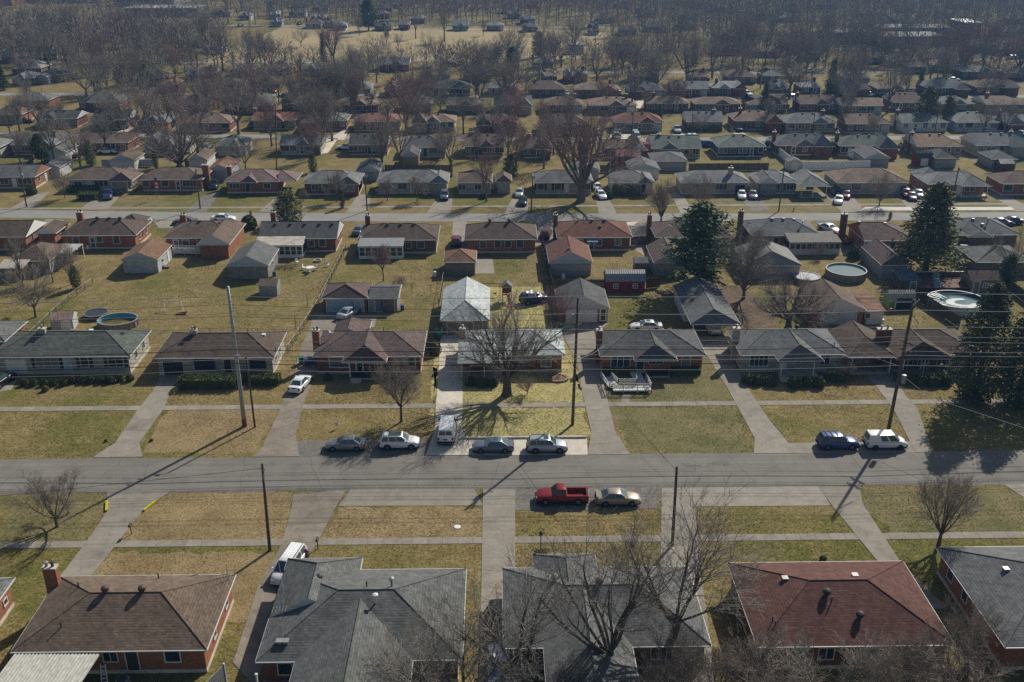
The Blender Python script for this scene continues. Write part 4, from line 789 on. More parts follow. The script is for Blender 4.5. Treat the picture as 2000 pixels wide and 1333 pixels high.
def far_roofs():
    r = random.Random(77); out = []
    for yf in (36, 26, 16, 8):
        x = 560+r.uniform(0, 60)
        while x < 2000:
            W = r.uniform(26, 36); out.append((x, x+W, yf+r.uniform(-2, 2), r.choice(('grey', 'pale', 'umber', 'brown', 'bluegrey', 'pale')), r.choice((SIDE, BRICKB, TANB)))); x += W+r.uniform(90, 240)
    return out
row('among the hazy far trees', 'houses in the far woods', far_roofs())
# long low buildings
def block(label, xl, xr, y, dep, h, wall, roofc, cat, nwin, win=GLASS, z0=0):
    a = G(xl, y); b = G(xr, y); W = b[0]-a[0]; Y0 = (a[1]+b[1])/2
    root = thing('school_building' if cat == 'school' else 'industrial_building' if cat == 'factory' else 'building', label, cat, (a[0], Y0, 0))
    mb = MB(); mb.box(0, W, 0, dep, 0, h); obj('wall', mb, wall, root)
    mb = MB(); mb.box(-.4, W+.4, -.4, dep+.4, h, h+.5); obj('roof', mb, roofc, root)
    for i in range(nwin): window(root, W*(i+.5)/nwin, 0, h*.35, W/nwin*.7, h*.4, 2, 'f', TRIM, win)
FLAT = mat('pale_flat_roof', (.33, .33, .32), .9, .08, .3)
block('long low brick school at the right, nearest wing', 1615, 1720, 84, 16, 4.2, BRICKB, FLAT, 'school', 14)
block('long low brick school wing with pale roof, middle right', 1726, 1845, 92, 18, 4.2, BRICK, FLAT, 'school', 14)
block('rear wing of the low brick school, farthest back', 1690, 1855, 76, 16, 4.6, BRICKB, FLAT, 'school', 18)
block('dark blue metal hall right of the school', 1880, 1912, 76, 18, 7, SIDED, METAL, 'hall', 2)
block('flat-roofed shop with blue windows beyond the left trees', 245, 385, 34, 20, 4.6, SIDET, FLAT, 'building', 10, mat('blue_glazing', (.05, .10, .16), .2))
block('pale industrial hall at the top left', 222, 340, 12, 40, 7, mat('pale_cladding', (.35, .37, .37), .7), FLAT, 'factory', 16)
block('brown brick hall in the top left corner', -40, 24, 12, 30, 8, BRICKO, FLAT, 'factory', 5)
block('tan warehouse along the top left edge', 60, 195, 5, 40, 7, TANB, FLAT, 'factory', 10)
block('white concession hut on the playing field', 1112, 1140, 106, 8, 3.4, SIDE, METAL, 'hut', 3)
# ------------------------------------------------------------------ sheds, pools, yard things
def shed(label, x, y, wd, dp, h, wall, roofm_, kind='gable_x', rz=0, door_=None, wins=0, frame=WHITE):
    a = G(x, y); root = thing('garden_shed', label, 'shed', a, rz)
    mb = MB(); mb.box(-wd/2, wd/2, 0, dp, 0, h); obj('wall', mb, wall, root)
    mb = MB()
    if kind == 'gable_x': roof_prim(mb, 'x', -wd/2-.1, wd/2+.1, -.12, dp+.12, h+.08, dp*.27, .02, .02, t=.07)
    elif kind == 'gable_y': roof_prim(mb, 'y', -wd/2-.12, wd/2+.12, -.1, dp+.1, h+.08, wd*.24, .02, .02, t=.07)
    elif kind == 'lean': mb.add([(-wd/2-.15,-.2,h+.02),(wd/2+.15,-.2,h+.02),(wd/2+.15,dp+.15,h+.5),(-wd/2-.15,dp+.15,h+.5),(-wd/2-.15,-.2,h+.12),(wd/2+.15,-.2,h+.12),(wd/2+.15,dp+.15,h+.6),(-wd/2-.15,dp+.15,h+.6)], [(0,3,2,1),(4,5,6,7),(0,1,5,4),(1,2,6,5),(2,3,7,6),(3,0,4,7)])
    elif kind == 'gambrel':
        pr = [(-.12,h-.05),(dp*.22,h+.95),(dp/2,h+1.35),(dp*.78,h+.95),(dp+.12,h-.05)]
        x0, x1 = -wd/2-.1, wd/2+.1
        for (ya, za), (yb, zb) in zip(pr, pr[1:]): mb.add([(x0,ya,za),(x1,ya,za),(x1,yb,zb),(x0,yb,zb),(x0,ya,za+.07),(x1,ya,za+.07),(x1,yb,zb+.07),(x0,yb,zb+.07)], [(0,3,2,1),(4,5,6,7),(0,1,5,4),(1,2,6,5),(2,3,7,6),(3,0,4,7)])
        for xx in (-wd/2+.01, wd/2-.01): mb.add([(xx, p, q-.03) for p, q in pr], [(0,1,2,3,4)], 1)
        n = int(wd/.35)
        for (ya, za), (yb, zb) in list(zip(pr, pr[1:]))[1:3]:
            for i in range(n): xx = x0+(i+.5)*(x1-x0)/n; mb.beam((xx,ya,za+.09),(xx,yb,zb+.09), .05, .05)
    obj('roof', mb, [roofm_, wall, TRIM], root)
    if door_: door(root, door_[0], -.01, .05, door_[1], h-.25, door_[2], frame=frame)
    for i in range(wins): window(root, (-wd/2+wd*(i+.5)/wins), -.01, h*.42, .65, .7, 2, 'f', frame, rows=2)
    return root
shed('small white metal shed with rust-streaked roof by the left pool', 123, 646, 3.2, 2.6, 1.7, mat('old_white_metal', (.42, .42, .42), .6, .12, 2), mat('rust_streaked_roof', (.36, .32, .30), .7, .3, 2.2, col2=(.22, .07, .04), streak=(3, .2)), rz=.12, door_=(.6, 1.3, WHITE))
shed('small grey metal shed standing alone on the grass', 525, 579, 2.9, 2.6, 1.8, SIDEG, mat('shed_brown_roof', (.16, .12, .1), .8), 'gable_x')
shed('red barn shed with pale ribbed gambrel roof and white windows', 1221, 572, 6.4, 3.4, 2.0, mat('barn_red', (.20, .022, .02), .7, .12, 2, streak=(4, .12)), METAL, 'gambrel', wins=2)
shed('small grey shed behind the red barn shed', 1252, 536, 2.2, 2.4, 2.0, SIDET, ROOFS.get('grey', METAL), 'gable_x')
shed('lime green barn shed with dark open front', 1760, 606, 4.0, 2.6, 1.5, mat('lime_green_board', (.15, .25, .075), .7, .1, 2), mat('pale_worn_roof', (.30, .29, .26), .9, .2, 2), 'gambrel', door_=(.3, 2.6, mat('dark_opening', (.012, .013, .014), .9)))
shed('grey plank shed with blue lean roof inside the fence', 1774, 572, 3.2, 3.6, 2.1, WOODF, mat('slate_blue_roof', (.075, .095, .125), .8), 'lean', door_=(.6, .9, SIDET))
shed('taupe garden shed with white-shuttered window by the big pool', 1922, 572, 5.0, 3.6, 2.2, SIDET, roofm('umber', RC['umber'], 1), 'gable_x', door_=(-1.5, .95, SIDET), wins=1)
shed('white shed with grey gable roof outside the white fence', 1551, 334, 3.2, 3.0, 2.1, SIDE, roofm('grey', RC['grey']), 'gable_y', door_=(0, 1.6, WHITE))
shed('red barn shed with white trim beside the wide grey garage', 1804, 325, 4.0, 3.0, 2.0, mat('barn_red', (.2,.022,.02)), roofm('black', RC['black']), 'gambrel', door_=(0, 1.6, WHITE))
shed('small dark red shed with pale roof at the right', 1965, 336, 3.4, 3.0, 1.9, mat('dark_red_board', (.12, .03, .03), .7), roofm('pale', RC['pale']), 'gable_x')
shed('white barn shed with grey gambrel roof beyond the third street', 1398, 218, 5.5, 4.0, 2.6, SIDE, roofm('umber', RC['umber']), 'gambrel')
shed('tall grey shed with pale roof among the left-centre trees', 696, 211, 4.2, 4.0, 3.0, SIDEG, METAL, 'lean')
shed('white garden shed at the far left rows', 83, 165, 4.4, 4, 2.4, SIDEG, METAL, 'gable_y')

def pool(label, x, y, rx, ry, h, wallm, linerm, waterm, waterz, cover=None, legs=True):
    a = G(x, y); root = thing('swimming_pool', label, 'pool', a)
    mb = MB(); mb.lathe([(rx,0),(rx,h)], 40, sy=ry/rx); n = 20
    for i in range(n):
        t = 2*math.pi*i/n; mb.beam((rx*1.015*math.cos(t), ry*1.015*math.sin(t), 0), (rx*1.015*math.cos(t), ry*1.015*math.sin(t), h), .1, .1)
    obj('wall', mb, wallm, root)
    mb = MB(); mb.lathe([(rx-.02,h-.03),(rx-.05,.05)], 40, sy=ry/rx); mb.lathe([(rx-.05,.05),(.02,.03)], 40, sy=ry/rx); obj('liner', mb, linerm, root)
    mb = MB(); mb.lathe([(rx-.10,h),(rx-.10,h+.06),(rx+.09,h+.06),(rx+.09,h),(rx-.10,h)], 40, sy=ry/rx); obj('rim', mb, WHITE if wallm.name == 'white_pool_wall' else mat('dull_pool_rim', (.30, .30, .29), .6), root)
    mb = MB(); mb.lathe([(rx-.06,waterz),(.01,waterz)], 40, sy=ry/rx); obj('water', mb, waterm, root)
    return root
p = pool('half-drained round pool with turquoise liner, left yards', 232, 636, 2.9, 2.5, 1.05, mat('pool_wall_brown', (.22, .19, .165), .6, .15, 2), mat('turquoise_liner', (.10, .38, .52), .6, .1, 1), mat('murky_water', (.145, .115, .03), .12, .2, .8, spec=.5), .32)
pool('full round pool with grey water and brown walls, right yards', 1651, 541, 3.3, 3.3, 1.35, mat('pool_wall_brown', (.22,.19,.165)), mat('turquoise_liner', (.16,.33,.36)), mat('grey_pool_water', (.15, .20, .205), .1, .1, 1, spec=.5), 1.12)
p = pool('large oval white pool with a torn winter cover beside the timber deck', 1866, 600, 4.4, 3.8, 1.35, mat('white_pool_wall', (.46, .48, .50), .5, .06, 2), mat('navy_liner', (.035, .05, .10), .6), mat('teal_pool_water', (.06, .13, .14), .1, .3, .5, spec=.5), .9)
mb = MB(); r = random.Random(2)
for i in range(26):
    t = math.pi*(.62+.9*i/25)*1.05; w_ = 1.2+r.uniform(-.5, .7)
    t2 = t+math.pi*.036; R1 = 5.45; q = lambda t, k: (k*4.28*math.cos(t), k*3.7*math.sin(t))
    k0 = 1-w_/3.2*r.uniform(.45, .95); mb.add([(*q(t,.99),1.3),(*q(t2,.99),1.3),(*q(t2,k0),.97+r.uniform(0,.06)),(*q(t,k0+r.uniform(-.06,.06)),.97+r.uniform(0,.06))], [(0,1,2,3)])
for i in range(14):
    t = 1.5+4.5*i/14; x, y = 2.5*math.cos(t)+1, 1.8*math.sin(t)-.6; mb.add([(x*.8-.7,y*.8-.3,.93),(x*.8+.7,y*.8-.45,.95),(x*.8+.6,y*.8+.35,.96),(x*.8-.5,y*.8+.4,.94)], [(0,1,2,3)])
obj('winter_cover', mb, mat('white_tarp', (.55, .56, .56), .7, .1, 1), p)
pool('small covered round pool left of the grey-water pool', 1574, 549, 2.2, 2.2, .9, METAL, METAL, mat('pale_cover', (.38, .39, .40), .7), .86)
# trampoline
a = G(189, 619); t = thing('trampoline', 'round black trampoline with grey rim beside the turquoise pool', 'trampoline', a, scale=.8)
mb = MB(); mb.lathe([(2.05,.88),(0.01,.84)], 28); obj('jumping_mat', mb, mat('black_mesh_mat', (.035, .04, .05), .6), t)
mb = MB(); mb.lathe([(2.05,.87),(2.05,.94),(2.4,.94),(2.4,.86),(2.05,.86)], 28); obj('rim_pad', mb, mat('grey_pad', (.13, .14, .15), .6), t)
for i in range(8):
    q = 2*math.pi*i/8; mb = MB(); mb.tube([(2.3*math.cos(q), 2.3*math.sin(q), 0), (2.25*math.cos(q), 2.25*math.sin(q), .88)], .04, 5); obj('leg', mb, METAL, t)
# collapsed swing frame
a = G(336, 612); t = thing('broken_swing', 'leaning white swing frame remains on the open grass', 'swing set', a)
for i, (p0, p1) in enumerate((((-2.2,.5,0),(-1.6,1.4,1.5)), ((-1.2,.6,0),(-1.6,1.4,1.5)), ((.6,0,0),(1.2,1,1.6)), ((1.9,.1,0),(1.2,1,1.6)), ((-1.6,1.4,1.5),(1.2,1,1.6)))):
    mb = MB(); mb.tube([p0, p1], .05, 6, cap=True); obj('pole' if i < 4 else 'top_bar', mb, WHITE, t)
mb = MB(); mb.box(.9, 2.4, -.9, -.3, .05, .3); mb.tube([(.9,-.6,.2),(2.7,-.6,.45)], .12, 6, cap=True); obj('seat', mb, mat('orange_plastic', (.27, .13, .055), .6), t)
# play tower with slide
a = G(990, 588); t = thing('play_tower', 'small wooden play tower with peaked roof and pink slide', 'playset', a)
for sx in (-.7, .7):
    for sy in (-.7, .7): mb = MB(); mb.box(sx-.06, sx+.06, sy-.06, sy+.06, 0, 2.6); obj('post', mb, mat('play_wood', (.24, .13, .07), .8), t)
mb = MB(); mb.box(-.75, .75, -.75, .75, 1.25, 1.35); mb.box(-.75, .75, .68, .74, 1.35, 2.0); mb.box(-.74, -.68, -.7, .7, 1.35, 2.0); obj('platform', mb, mat('play_wood', (.24,.13,.07)), t)
mb = MB(); roof_prim(mb, 'y', -.95, .95, -.85, .85, 2.65, .75, .02, .02, t=.06); obj('roof', mb, [roofm('bluegrey', RC['bluegrey']), mat('play_wood', (.24,.13,.07)), TRIM], t)
mb = MB()
for i in range(8): q = i/8; mb.beam((.2+q*1.6*.2, -.8-q*2.0, 1.3*(1-q)**1.3+.05), (.2+(i+1)/8*.32, -.8-(i+1)/8*2.0, 1.3*(1-(i+1)/8)**1.3+.05), .5, .06)
obj('slide', mb, mat('pink_plastic', (.30, .07, .14), .5), t)
a = G(961, 580); t = thing('swing_set', 'wooden swing frame with a coral seat left of the play tower', 'swing set', a)
for sx in (-1.3, 1.3):
    for sy in (-.8, .8): mb = MB(); mb.tube([(sx,sy,0),(sx,0,2.3)], .05, 6); obj('leg', mb, mat('play_wood', (.24,.13,.07)), t)
mb = MB(); mb.tube([(-1.4,0,2.3),(1.4,0,2.3)], .06, 6, cap=True); obj('beam', mb, mat('play_wood', (.24,.13,.07)), t)
for sx in (-.5, .5): mb = MB(); mb.tube([(sx-.2,0,2.3),(sx-.2,0,.6)], .012, 3); mb.tube([(sx+.2,0,2.3),(sx+.2,0,.6)], .012, 3); mb.box(sx-.25, sx+.25, -.15, .15, .5, .75); obj('swing_seat', mb, mat('coral_plastic', (.38, .12, .08), .5), t)
# wheelchair ramp
def ramp(label, pxl, pyl, cx, cy, W, dd, m, up):
    a = G(cx, cy); t = thing('wheelchair_ramp', label, 'ramp', a)
    return t
a = G(1232, 764); t = thing('wheelchair_ramp', 'pale grey wooden wheelchair ramp folded across the lawn by the dark-roofed house', 'ramp', a)
def deck(p, q, wd, n):                       # planked run from p to q
    mb = MB(); p, q = Vector(p), Vector(q); d = q-p
    s = Vector((-d.y, d.x, 0)).normalized()*wd/2
    for i in range(n):
        u, v = p+d*(i+.06)/n, p+d*(i+.94)/n
        mb.add([u-s, v-s, v+s, u+s]+[w_+Vector((0,0,.05)) for w_ in (u-s, v-s, v+s, u+s)], [(0,3,2,1),(4,5,6,7),(0,1,5,4),(1,2,6,5),(2,3,7,6),(3,0,4,7)])
    mb.beam(p-s*.9-Vector((0,0,.08)), q-s*.9-Vector((0,0,.08)), .06, .16); mb.beam(p+s*.9-Vector((0,0,.08)), q+s*.9-Vector((0,0,.08)), .06, .16)
    return mb
def rail(p, q, h=.95, n=3):
    mb = MB(); p, q = Vector(p), Vector(q)
    for z in (.45, .72, h): mb.beam(p+Vector((0,0,z)), q+Vector((0,0,z)), .05, .09)
    for i in range(n+1): u = p+(q-p)*i/n; mb.beam((u.x,u.y,0), (u.x,u.y,u.z+h+.05), .09, .09)
    return mb
for p0, q0, wd, n in (((-2.9,4.1,.05),(-2.2,.6,.4),1.35,10), ((-2.4,.0,.42),(2.6,.0,.42),1.5,18), ((1.6,.7,.42),(1.0,5.4,.55),1.4,14)): obj('ramp_deck', deck(p0,q0,wd,n), RAMPW, t)
for p0, q0 in (((-3.55,3.9,.05),(-2.95,-.7,.42)), ((-2.95,-.7,.42),(2.6,-.7,.42)), ((2.6,-.7,.42),(2.3,2.4,.45)), ((-2.2,3.5,.1),(-1.6,.8,.4)), ((-1.6,.8,.42),(.85,.75,.42)), ((.85,.75,.42),(.95,2.2,.45))): obj('railing', rail(p0,q0), RAMPW, t)
a = G(395, 497); t = thing('wheelchair_ramp', 'thin metal railed ramp behind the tan-brown-roofed brick house', 'ramp', a)
obj('ramp_deck', deck((-5,0,.6),(1.0,0,.35),1.3,14), RAMPW, t); obj('landing', deck((1.0,0,.4),(4.2,-.2,.3),2.0,8), RAMPW, t)
for y in (-.7, .7): obj('railing', rail((-5,y,.6),(1.2,y,.35)), WHITE, t)
# flower bed, bins, hydrant, curbs, mailbox, valve cover
a = G(1090, 741); t = thing('flower_bed', 'teardrop flower bed with stone edging and brown mulch at the house corner', 'flower bed', a)
mb = MB()
for i in range(18):
    q = 2*math.pi*i/18; R = 1.25+.55*max(0, math.cos(q-2.2)); mb.box(R*math.cos(q)-.18, R*math.cos(q)+.18, R*math.sin(q)*.8-.14, R*math.sin(q)*.8+.14, 0, .22+.03*(i % 3))
obj('stone_edging', mb, mat('tan_edging_stone', (.30, .22, .16), .9, .2, 3), t)
mb = MB(); mb.lathe([(1.35,.08),(.7,.22),(.05,.26)], 14, sy=.8); obj('mulch', mb, mat('brown_mulch', (.17, .095, .06), .95, .35, 6, bump=.5), t)
mb = MB(); rr = random.Random(3)
for i in range(14): q = rr.uniform(0, 6.3); mb.tube([(.1*math.cos(q),.1*math.sin(q),.2),(.4*math.cos(q),.35*math.sin(q),rr.uniform(.5,.9))], .02, 3)
obj('shrub', mb, TWIG, t)
def bin_(label, x, y, m, rz=0):
    a = G(x, y); t = thing('wheelie_bin', label, 'bin', a, rz)
    mb = MB(); mb.add([(-.26,-.3,.08),(.26,-.3,.08),(.26,.3,.08),(-.26,.3,.08),(-.33,-.38,1.0),(.33,-.38,1.0),(.33,.38,1.0),(-.33,.38,1.0)], [(0,3,2,1),(4,5,6,7),(0,1,5,4),(1,2,6,5),(2,3,7,6),(3,0,4,7)]); obj('body', mb, m, t)
    mb = MB(); mb.box(-.36, .36, -.43, .4, 1.0, 1.09); obj('lid', mb, m, t)
    for s in (-.25, .25): mb = MB(); mb.lathe([(.01,s-.04),(.12,s-.04),(.12,s+.04),(.01,s+.04)], 10, (.0,.12), axis='y'); w_ = obj('wheel', mb, BLACK, t, (0,.3,0), math.pi/2)
GBIN = mat('green_bin_plastic', (.03, .16, .09), .5); BBIN = mat('blue_bin_plastic', (.04, .06, .15), .5)
bin_('green wheelie bin beside the plum-roofed house chimney', 589, 711, GBIN, .3); bin_('dark blue wheelie bin next to the left green bin', 600, 714, BBIN); bin_('second dark blue wheelie bin against the brick wall', 609, 714, BBIN, .1)
bin_('green wheelie bin by the pale blue-roofed garage', 853, 656, GBIN, -.4); bin_('teal wheelie bin left of the pale blue-roofed garage door', 858, 662, mat('teal_bin_plastic', (.03, .15, .14), .5), .5)
bin_('green wheelie bin behind the pale blue-roofed house, right end', 1097, 645, GBIN, .2); bin_('dark bin beside the screened porch', 699, 499, BBIN)
def hydr(x, y):
    a = G(x, y); t = thing('fire_hydrant', 'yellow fire hydrant on the verge of the second street', 'hydrant', a)
    mb = MB(); mb.lathe([(.17,0),(.17,.06),(.12,.08),(.12,.55),(.17,.57),(.17,.62),(.11,.74),(.04,.8),(0,.82)], 10); mb.tube([(-.24,0,.45),(.24,0,.45)], .07, 8, cap=True); mb.tube([(0,-.2,.42),(0,0,.42)], .09, 8, cap=True); obj('body', mb, mat('hydrant_yellow', (.36, .24, .03), .5), t)
hydr(1550, 413)
YEL = mat('curb_yellow', (.50, .46, .014), .6, .10, 3)
for lb, p0, p1 in (('straight yellow curb bar on the left side of the concrete drive', (208,1000), (209,981)), ('slanted yellow curb bar on the right side of the concrete drive', (281,999), (305,980.5))):
    A, B = G(*p0), G(*p1); t = thing('curb_bar', lb, 'curb', (*A, 0)); d = Vector((B[0]-A[0], B[1]-A[1], 0)); n = 3
    for i in range(n): mb = MB(); mb.beam(d*(i+.02)/n+Vector((0,0,.12)), d*(i+.98)/n+Vector((0,0,.12)), .2, .2); obj('block', mb, YEL, t)
A, B = G(901, 857.5), G(1146, 855.5); t = thing('retaining_curb', 'low stone curb along the lawn edge above the parked cars', 'curb', (*A, 0)); n = 16; d = Vector((B[0]-A[0], B[1]-A[1], 0))
mb = MB(); mb.beam((0,0,.0), d/n*.97, .25, .5); me = mb.mesh('curb_stone', CONC2)
for i in range(n): link('curb_stone', me, t, d*i/n)
for lb, x, y, h in (('black iron lamp post with plants at its foot, left of the blue-grey roof', 1056, 1083, 2.2), ):
    a = G(x, y); t = thing('lamp_post', lb, 'lamp', a); mb = MB(); mb.tube([(0,0,0),(0,0,h)], .05, 6); obj('post', mb, DARKM, t); mb = MB(); mb.lathe([(.05,h),(.17,h+.1),(.17,h+.35),(.05,h+.48),(0,h+.5)], 8); obj('lantern', mb, DARKM, t)
    mb = MB(); rr = random.Random(8)
    for i in range(90):
        q = rr.uniform(0, 6.3); R = rr.uniform(.1, .8); z = rr.uniform(.05, .5); x_, y_ = R*math.cos(q), R*math.sin(q)-.3; mb.add([(x_-.1,y_,z),(x_+.1,y_+.05,z+.04),(x_+.03,y_+.1,z+.16)], [(0,1,2)])
    o = obj('planting', mb, YELG, t)
for lb, x, y in (('mailbox on a post beside the brown concrete drive', 621, 1072), ('thin post mailbox on the straw lawn by the pale drive', 257, 1044)):
    a = G(x, y); t = thing('mailbox', lb, 'mailbox', a); mb = MB(); mb.tube([(0,0,0),(0,0,1.0)], .05, 6); obj('post', mb, DARKM, t)
    mb = MB(); mb.box(-.12, .12, -.28, .28, 1.0, 1.16); mb.lathe([(.12,-.28),(.12,.28)], 12, (0,1.14), axis='y'); obj('box', mb, DARKM, t)
a = G(893, 1030); t = thing('utility_cover', 'round white utility cover lying in the lawn', 'cover', a); mb = MB(); mb.lathe([(.36,0),(.36,.05),(.3,.08),(0,.085)], 16); obj('lid', mb, WHITE, t)
a = G(658, 838); t = thing('yard_sign', 'small white yard sign stuck in the lawn above the grey sedan', 'sign', a); mb = MB(); mb.tube([(0,0,0),(0,0,.5)], .015, 4); obj('stake', mb, METAL, t); mb = MB(); mb.box(-.16, .16, -.015, .015, .35, .95); obj('panel', mb, WHITE, t)
# clothes-line posts
for i, (x, y, yt) in enumerate(((405, 0, 0),)): pass
for lb, x, y, h in (('T-shaped clothes post nearest the brown stone house roof', 578, 642, 2.1), ('T-shaped clothes post farther up the yard by the chain fence', 601, 599, 2.1), ('clothes post in the shade right of the workshop', 805, 575, 1.8), ('second clothes post right of the workshop', 842, 577, 1.8)):
    a = G(x, y); t = thing('clothes_post', lb, 'clothes post', a); mb = MB(); mb.tube([(0,0,0),(0,0,h)], .045, 6); obj('post', mb, DARKM, t); mb = MB(); mb.tube([(-.6,0,h),(.6,0,h)], .035, 5, cap=True); obj('arm', mb, DARKM, t)
# patio set
a = G(606, 530); t = thing('patio_table', 'round white patio table on the lawn behind the sunporch house', 'table', a)
mb = MB(); mb.lathe([(.75,.7),(.75,.74),(0,.745)], 18); obj('table_top', mb, WHITE, t)
for i in range(3): q = i*2.1; mb = MB(); mb.tube([(.5*math.cos(q),.5*math.sin(q),0),(.2*math.cos(q),.2*math.sin(q),.7)], .03, 5); obj('leg', mb, WHITE, t)
def chair(label, x, y, rz):
    a = G(x, y); t = thing('patio_chair', label, 'chair', a, rz, 'white patio chairs')
    mb = MB(); mb.box(-.25, .25, -.25, .25, .4, .45); obj('seat', mb, WHITE, t); mb = MB(); mb.box(-.25, .25, .22, .27, .45, .95); obj('backrest', mb, WHITE, t)
    for sx in (-.22, .22):
        for sy in (-.22, .22): mb = MB(); mb.box(sx-.02, sx+.02, sy-.02, sy+.02, 0, .4); obj('leg', mb, WHITE, t)
chair('white patio chair on the near side of the round table', 603, 535, 3.0); chair('white patio chair left of the round table', 594, 527, 1.3); chair('white patio chair right of the round table', 617, 528, -1.4)
chair('white patio chair alone right of the fire ring', 641, 521, .4); chair('white patio chair at the small side table, left', 581, 516, .8); chair('white chair on the back-door step of the dark brown-roofed house', 172, 490, .2)
a = G(621, 511); t = thing('fire_pit', 'round stone fire ring on the lawn by the patio set', 'fire pit', a); mb = MB(); mb.lathe([(.7,0),(.7,.35),(.5,.35),(.5,.05),(0,.05)], 16); obj('ring', mb, STONE, t)
a = G(556, 524); t = thing('brush_pile', 'pile of branches beside the grey block garage', 'brush pile', a); mb = MB(); rr = random.Random(5)
for i in range(70): q = rr.uniform(0,6.3); x_, y_ = rr.uniform(-1.6,1.6), rr.uniform(-.8,.8); L = rr.uniform(.5,1.4); mb.tube([(x_,y_,rr.uniform(.05,.5)),(x_+L*math.cos(q),y_+L*math.sin(q),rr.uniform(.05,.6))], .03, 3)
obj('branches', mb, BARK, t)
# above-ground deck beside the big pool
a = G(1838, 571); t = thing('timber_deck', 'pool deck with white-topped rails and blue ladder between the sheds', 'deck', a)
mb = deck((-5.2,2.2,.9),(5.6,2.2,.9),5.2,26); obj('deck_boards', mb, mat('reddish_deck_wood', (.15,.075,.06), .8, .2, 3), t)
for p0, q0 in (((-5.2,4.7,.9),(5.6,4.7,.9)), ((5.6,4.7,.9),(6.6,-.2,.9)), ((-5.2,4.7,.9),(-5.2,-.2,.9))):
    mb = MB(); p0, q0 = Vector(p0), Vector(q0)
    for i in range(11): u = p0+(q0-p0)*i/10; mb.beam((u.x,u.y,0),(u.x,u.y,1.85),.09,.09)
    obj('rail_posts', mb, mat('reddish_deck_wood', (.15,.075,.06)), t); mb = MB(); mb.beam(p0+Vector((0,0,.98)), q0+Vector((0,0,.98)), .2, .06); obj('rail_cap', mb, WHITE, t)
mb = MB()
for s in (-.45, .45): mb.tube([(-.8+s,1.2,.9),(-.8+s,.9,2.7)], .05, 6); mb.tube([(-.8+s,-.4,.9),(-.8+s,.9,2.2)], .05, 6)
for i in range(5): mb.box(-1.25, -.35, -.4+.25*i, -.1+.25*i, 1.0+.25*i, 1.1+.25*i)
obj('pool_ladder', mb, mat('pale_blue_plastic', (.17, .32, .42), .5), t)
a = G(1825, 566); t = thing('storage_barrel', 'pale round barrel on the pool deck', 'barrel', (a[0]+1.2, a[1]+3, .96)); mb = MB(); mb.lathe([(.5,0),(.55,.5),(.5,.9),(0,.92)], 14); obj('body', mb, SIDEG, t)
# striped patio cover at the bottom left, ladder, air unit, cellar doors
z = 2.5
A = [G(-55, 1385, z), G(122, 1385, z), G(195, 1281, z), G(28, 1281, z)]
t = thing('patio_cover', 'white ribbed metal patio cover over the bottom left yard', 'patio cover', (*A[0], 0)); o0 = Vector((*A[0], 0)); P = [Vector((*p, 0))-o0 for p in A]
mb = MB(); zz = (2.35, 2.35, 2.62, 2.62); V = [p+Vector((0,0,h)) for p, h in zip(P, zz)]
mb.add(V+[v+Vector((0,0,-.06)) for v in V], [(0,1,2,3),(7,6,5,4),(0,4,5,1),(1,5,6,2),(2,6,7,3),(3,7,4,0)]); obj('panel', mb, mat('cover_panel_paint', (.36, .355, .33), .6), t)
mb = MB(); mb.beam((-.13,-.06,-.06), (P[3].x-.13, P[3].y-.06, .21), .09, .11); me = None
n = 24
for i in range(n):
    mb = MB(); u = V[0]+(V[1]-V[0])*(i+.5)/n; v = V[3]+(V[2]-V[3])*(i+.5)/n
    mb.beam(u+Vector((0,0,.04)), v+Vector((0,0,.04)), .14, .08); obj('rib', mb, mat('cover_rib_paint', (.52, .51, .46), .6), t)
for p in (P[0]+Vector((.3,.3,0)), P[1]+Vector((-.3,.3,0))): mb = MB(); mb.box(p.x-.06, p.x+.06, p.y-.06, p.y+.06, 0, 2.3); obj('post', mb, WHITE, t)
a = G(205, 1338, 0); t = thing('ladder', 'white stepladder leaning by the striped patio cover', 'ladder', a, .1)
for s in (-.25, .25): mb = MB(); mb.beam((s,0,0),(s*.7,.45,1.75), .06, .05); obj('rail', mb, WHITE, t)
for i in range(5): mb = MB(); k = (i+.7)/5.4; mb.box(-.23, .23, .45*k-.06, .45*k+.06, 1.75*k, 1.75*k+.04); obj('step', mb, WHITE, t)
a = G(241, 1342); t = thing('air_conditioner', 'round-topped grey air conditioner against the orange brick wall', 'air conditioner', a); mb = MB(); mb.box(-.45, .45, -.45, .45, 0, .8); obj('case', mb, SIDEG, t); mb = MB(); mb.lathe([(.42,.8),(.40,.84),(.1,.86),(0,.86)], 16); obj('fan_grille', mb, DARKM, t)
a = G(425, 1352); t = thing('wooden_gate', 'tall grey gate panel at the corner of the orange brick house', 'gate', a, 1.15); mb = MB()
for i in range(12): mb.box(-1.3+i*.2, -1.12+i*.2, -.03, .03, .1, 1.9)
obj('boards', mb, SIDEG, t); 
for s in (-1.36, 1.15): mb = MB(); mb.box(s-.06, s+.06, -.06, .06, 0, 2.0); obj('post', mb, WHITE, t)
# carport building with tin roof behind the ramp house
g = house('open-fronted carport with grey tin roof, white truck beneath', 1350, 1446, 633, 'bluegrey', SIDE, dep=16, rise=1.6, ax='y', ins=(1.8, 0), near=1, base=False, name='carport', cat='carport', ze=2.5, walls=None,
      feats=(('gabmat', SIDE), ('porch', 1350, 1446, .4, CONC, (1354, 1442), WHITE)), oh=.3)[0]
for c in list(g.children):
    if c.name.startswith('wall'):
        for v in c.data.vertices:
            if v.co.y < 3: v.co.y += 6.5
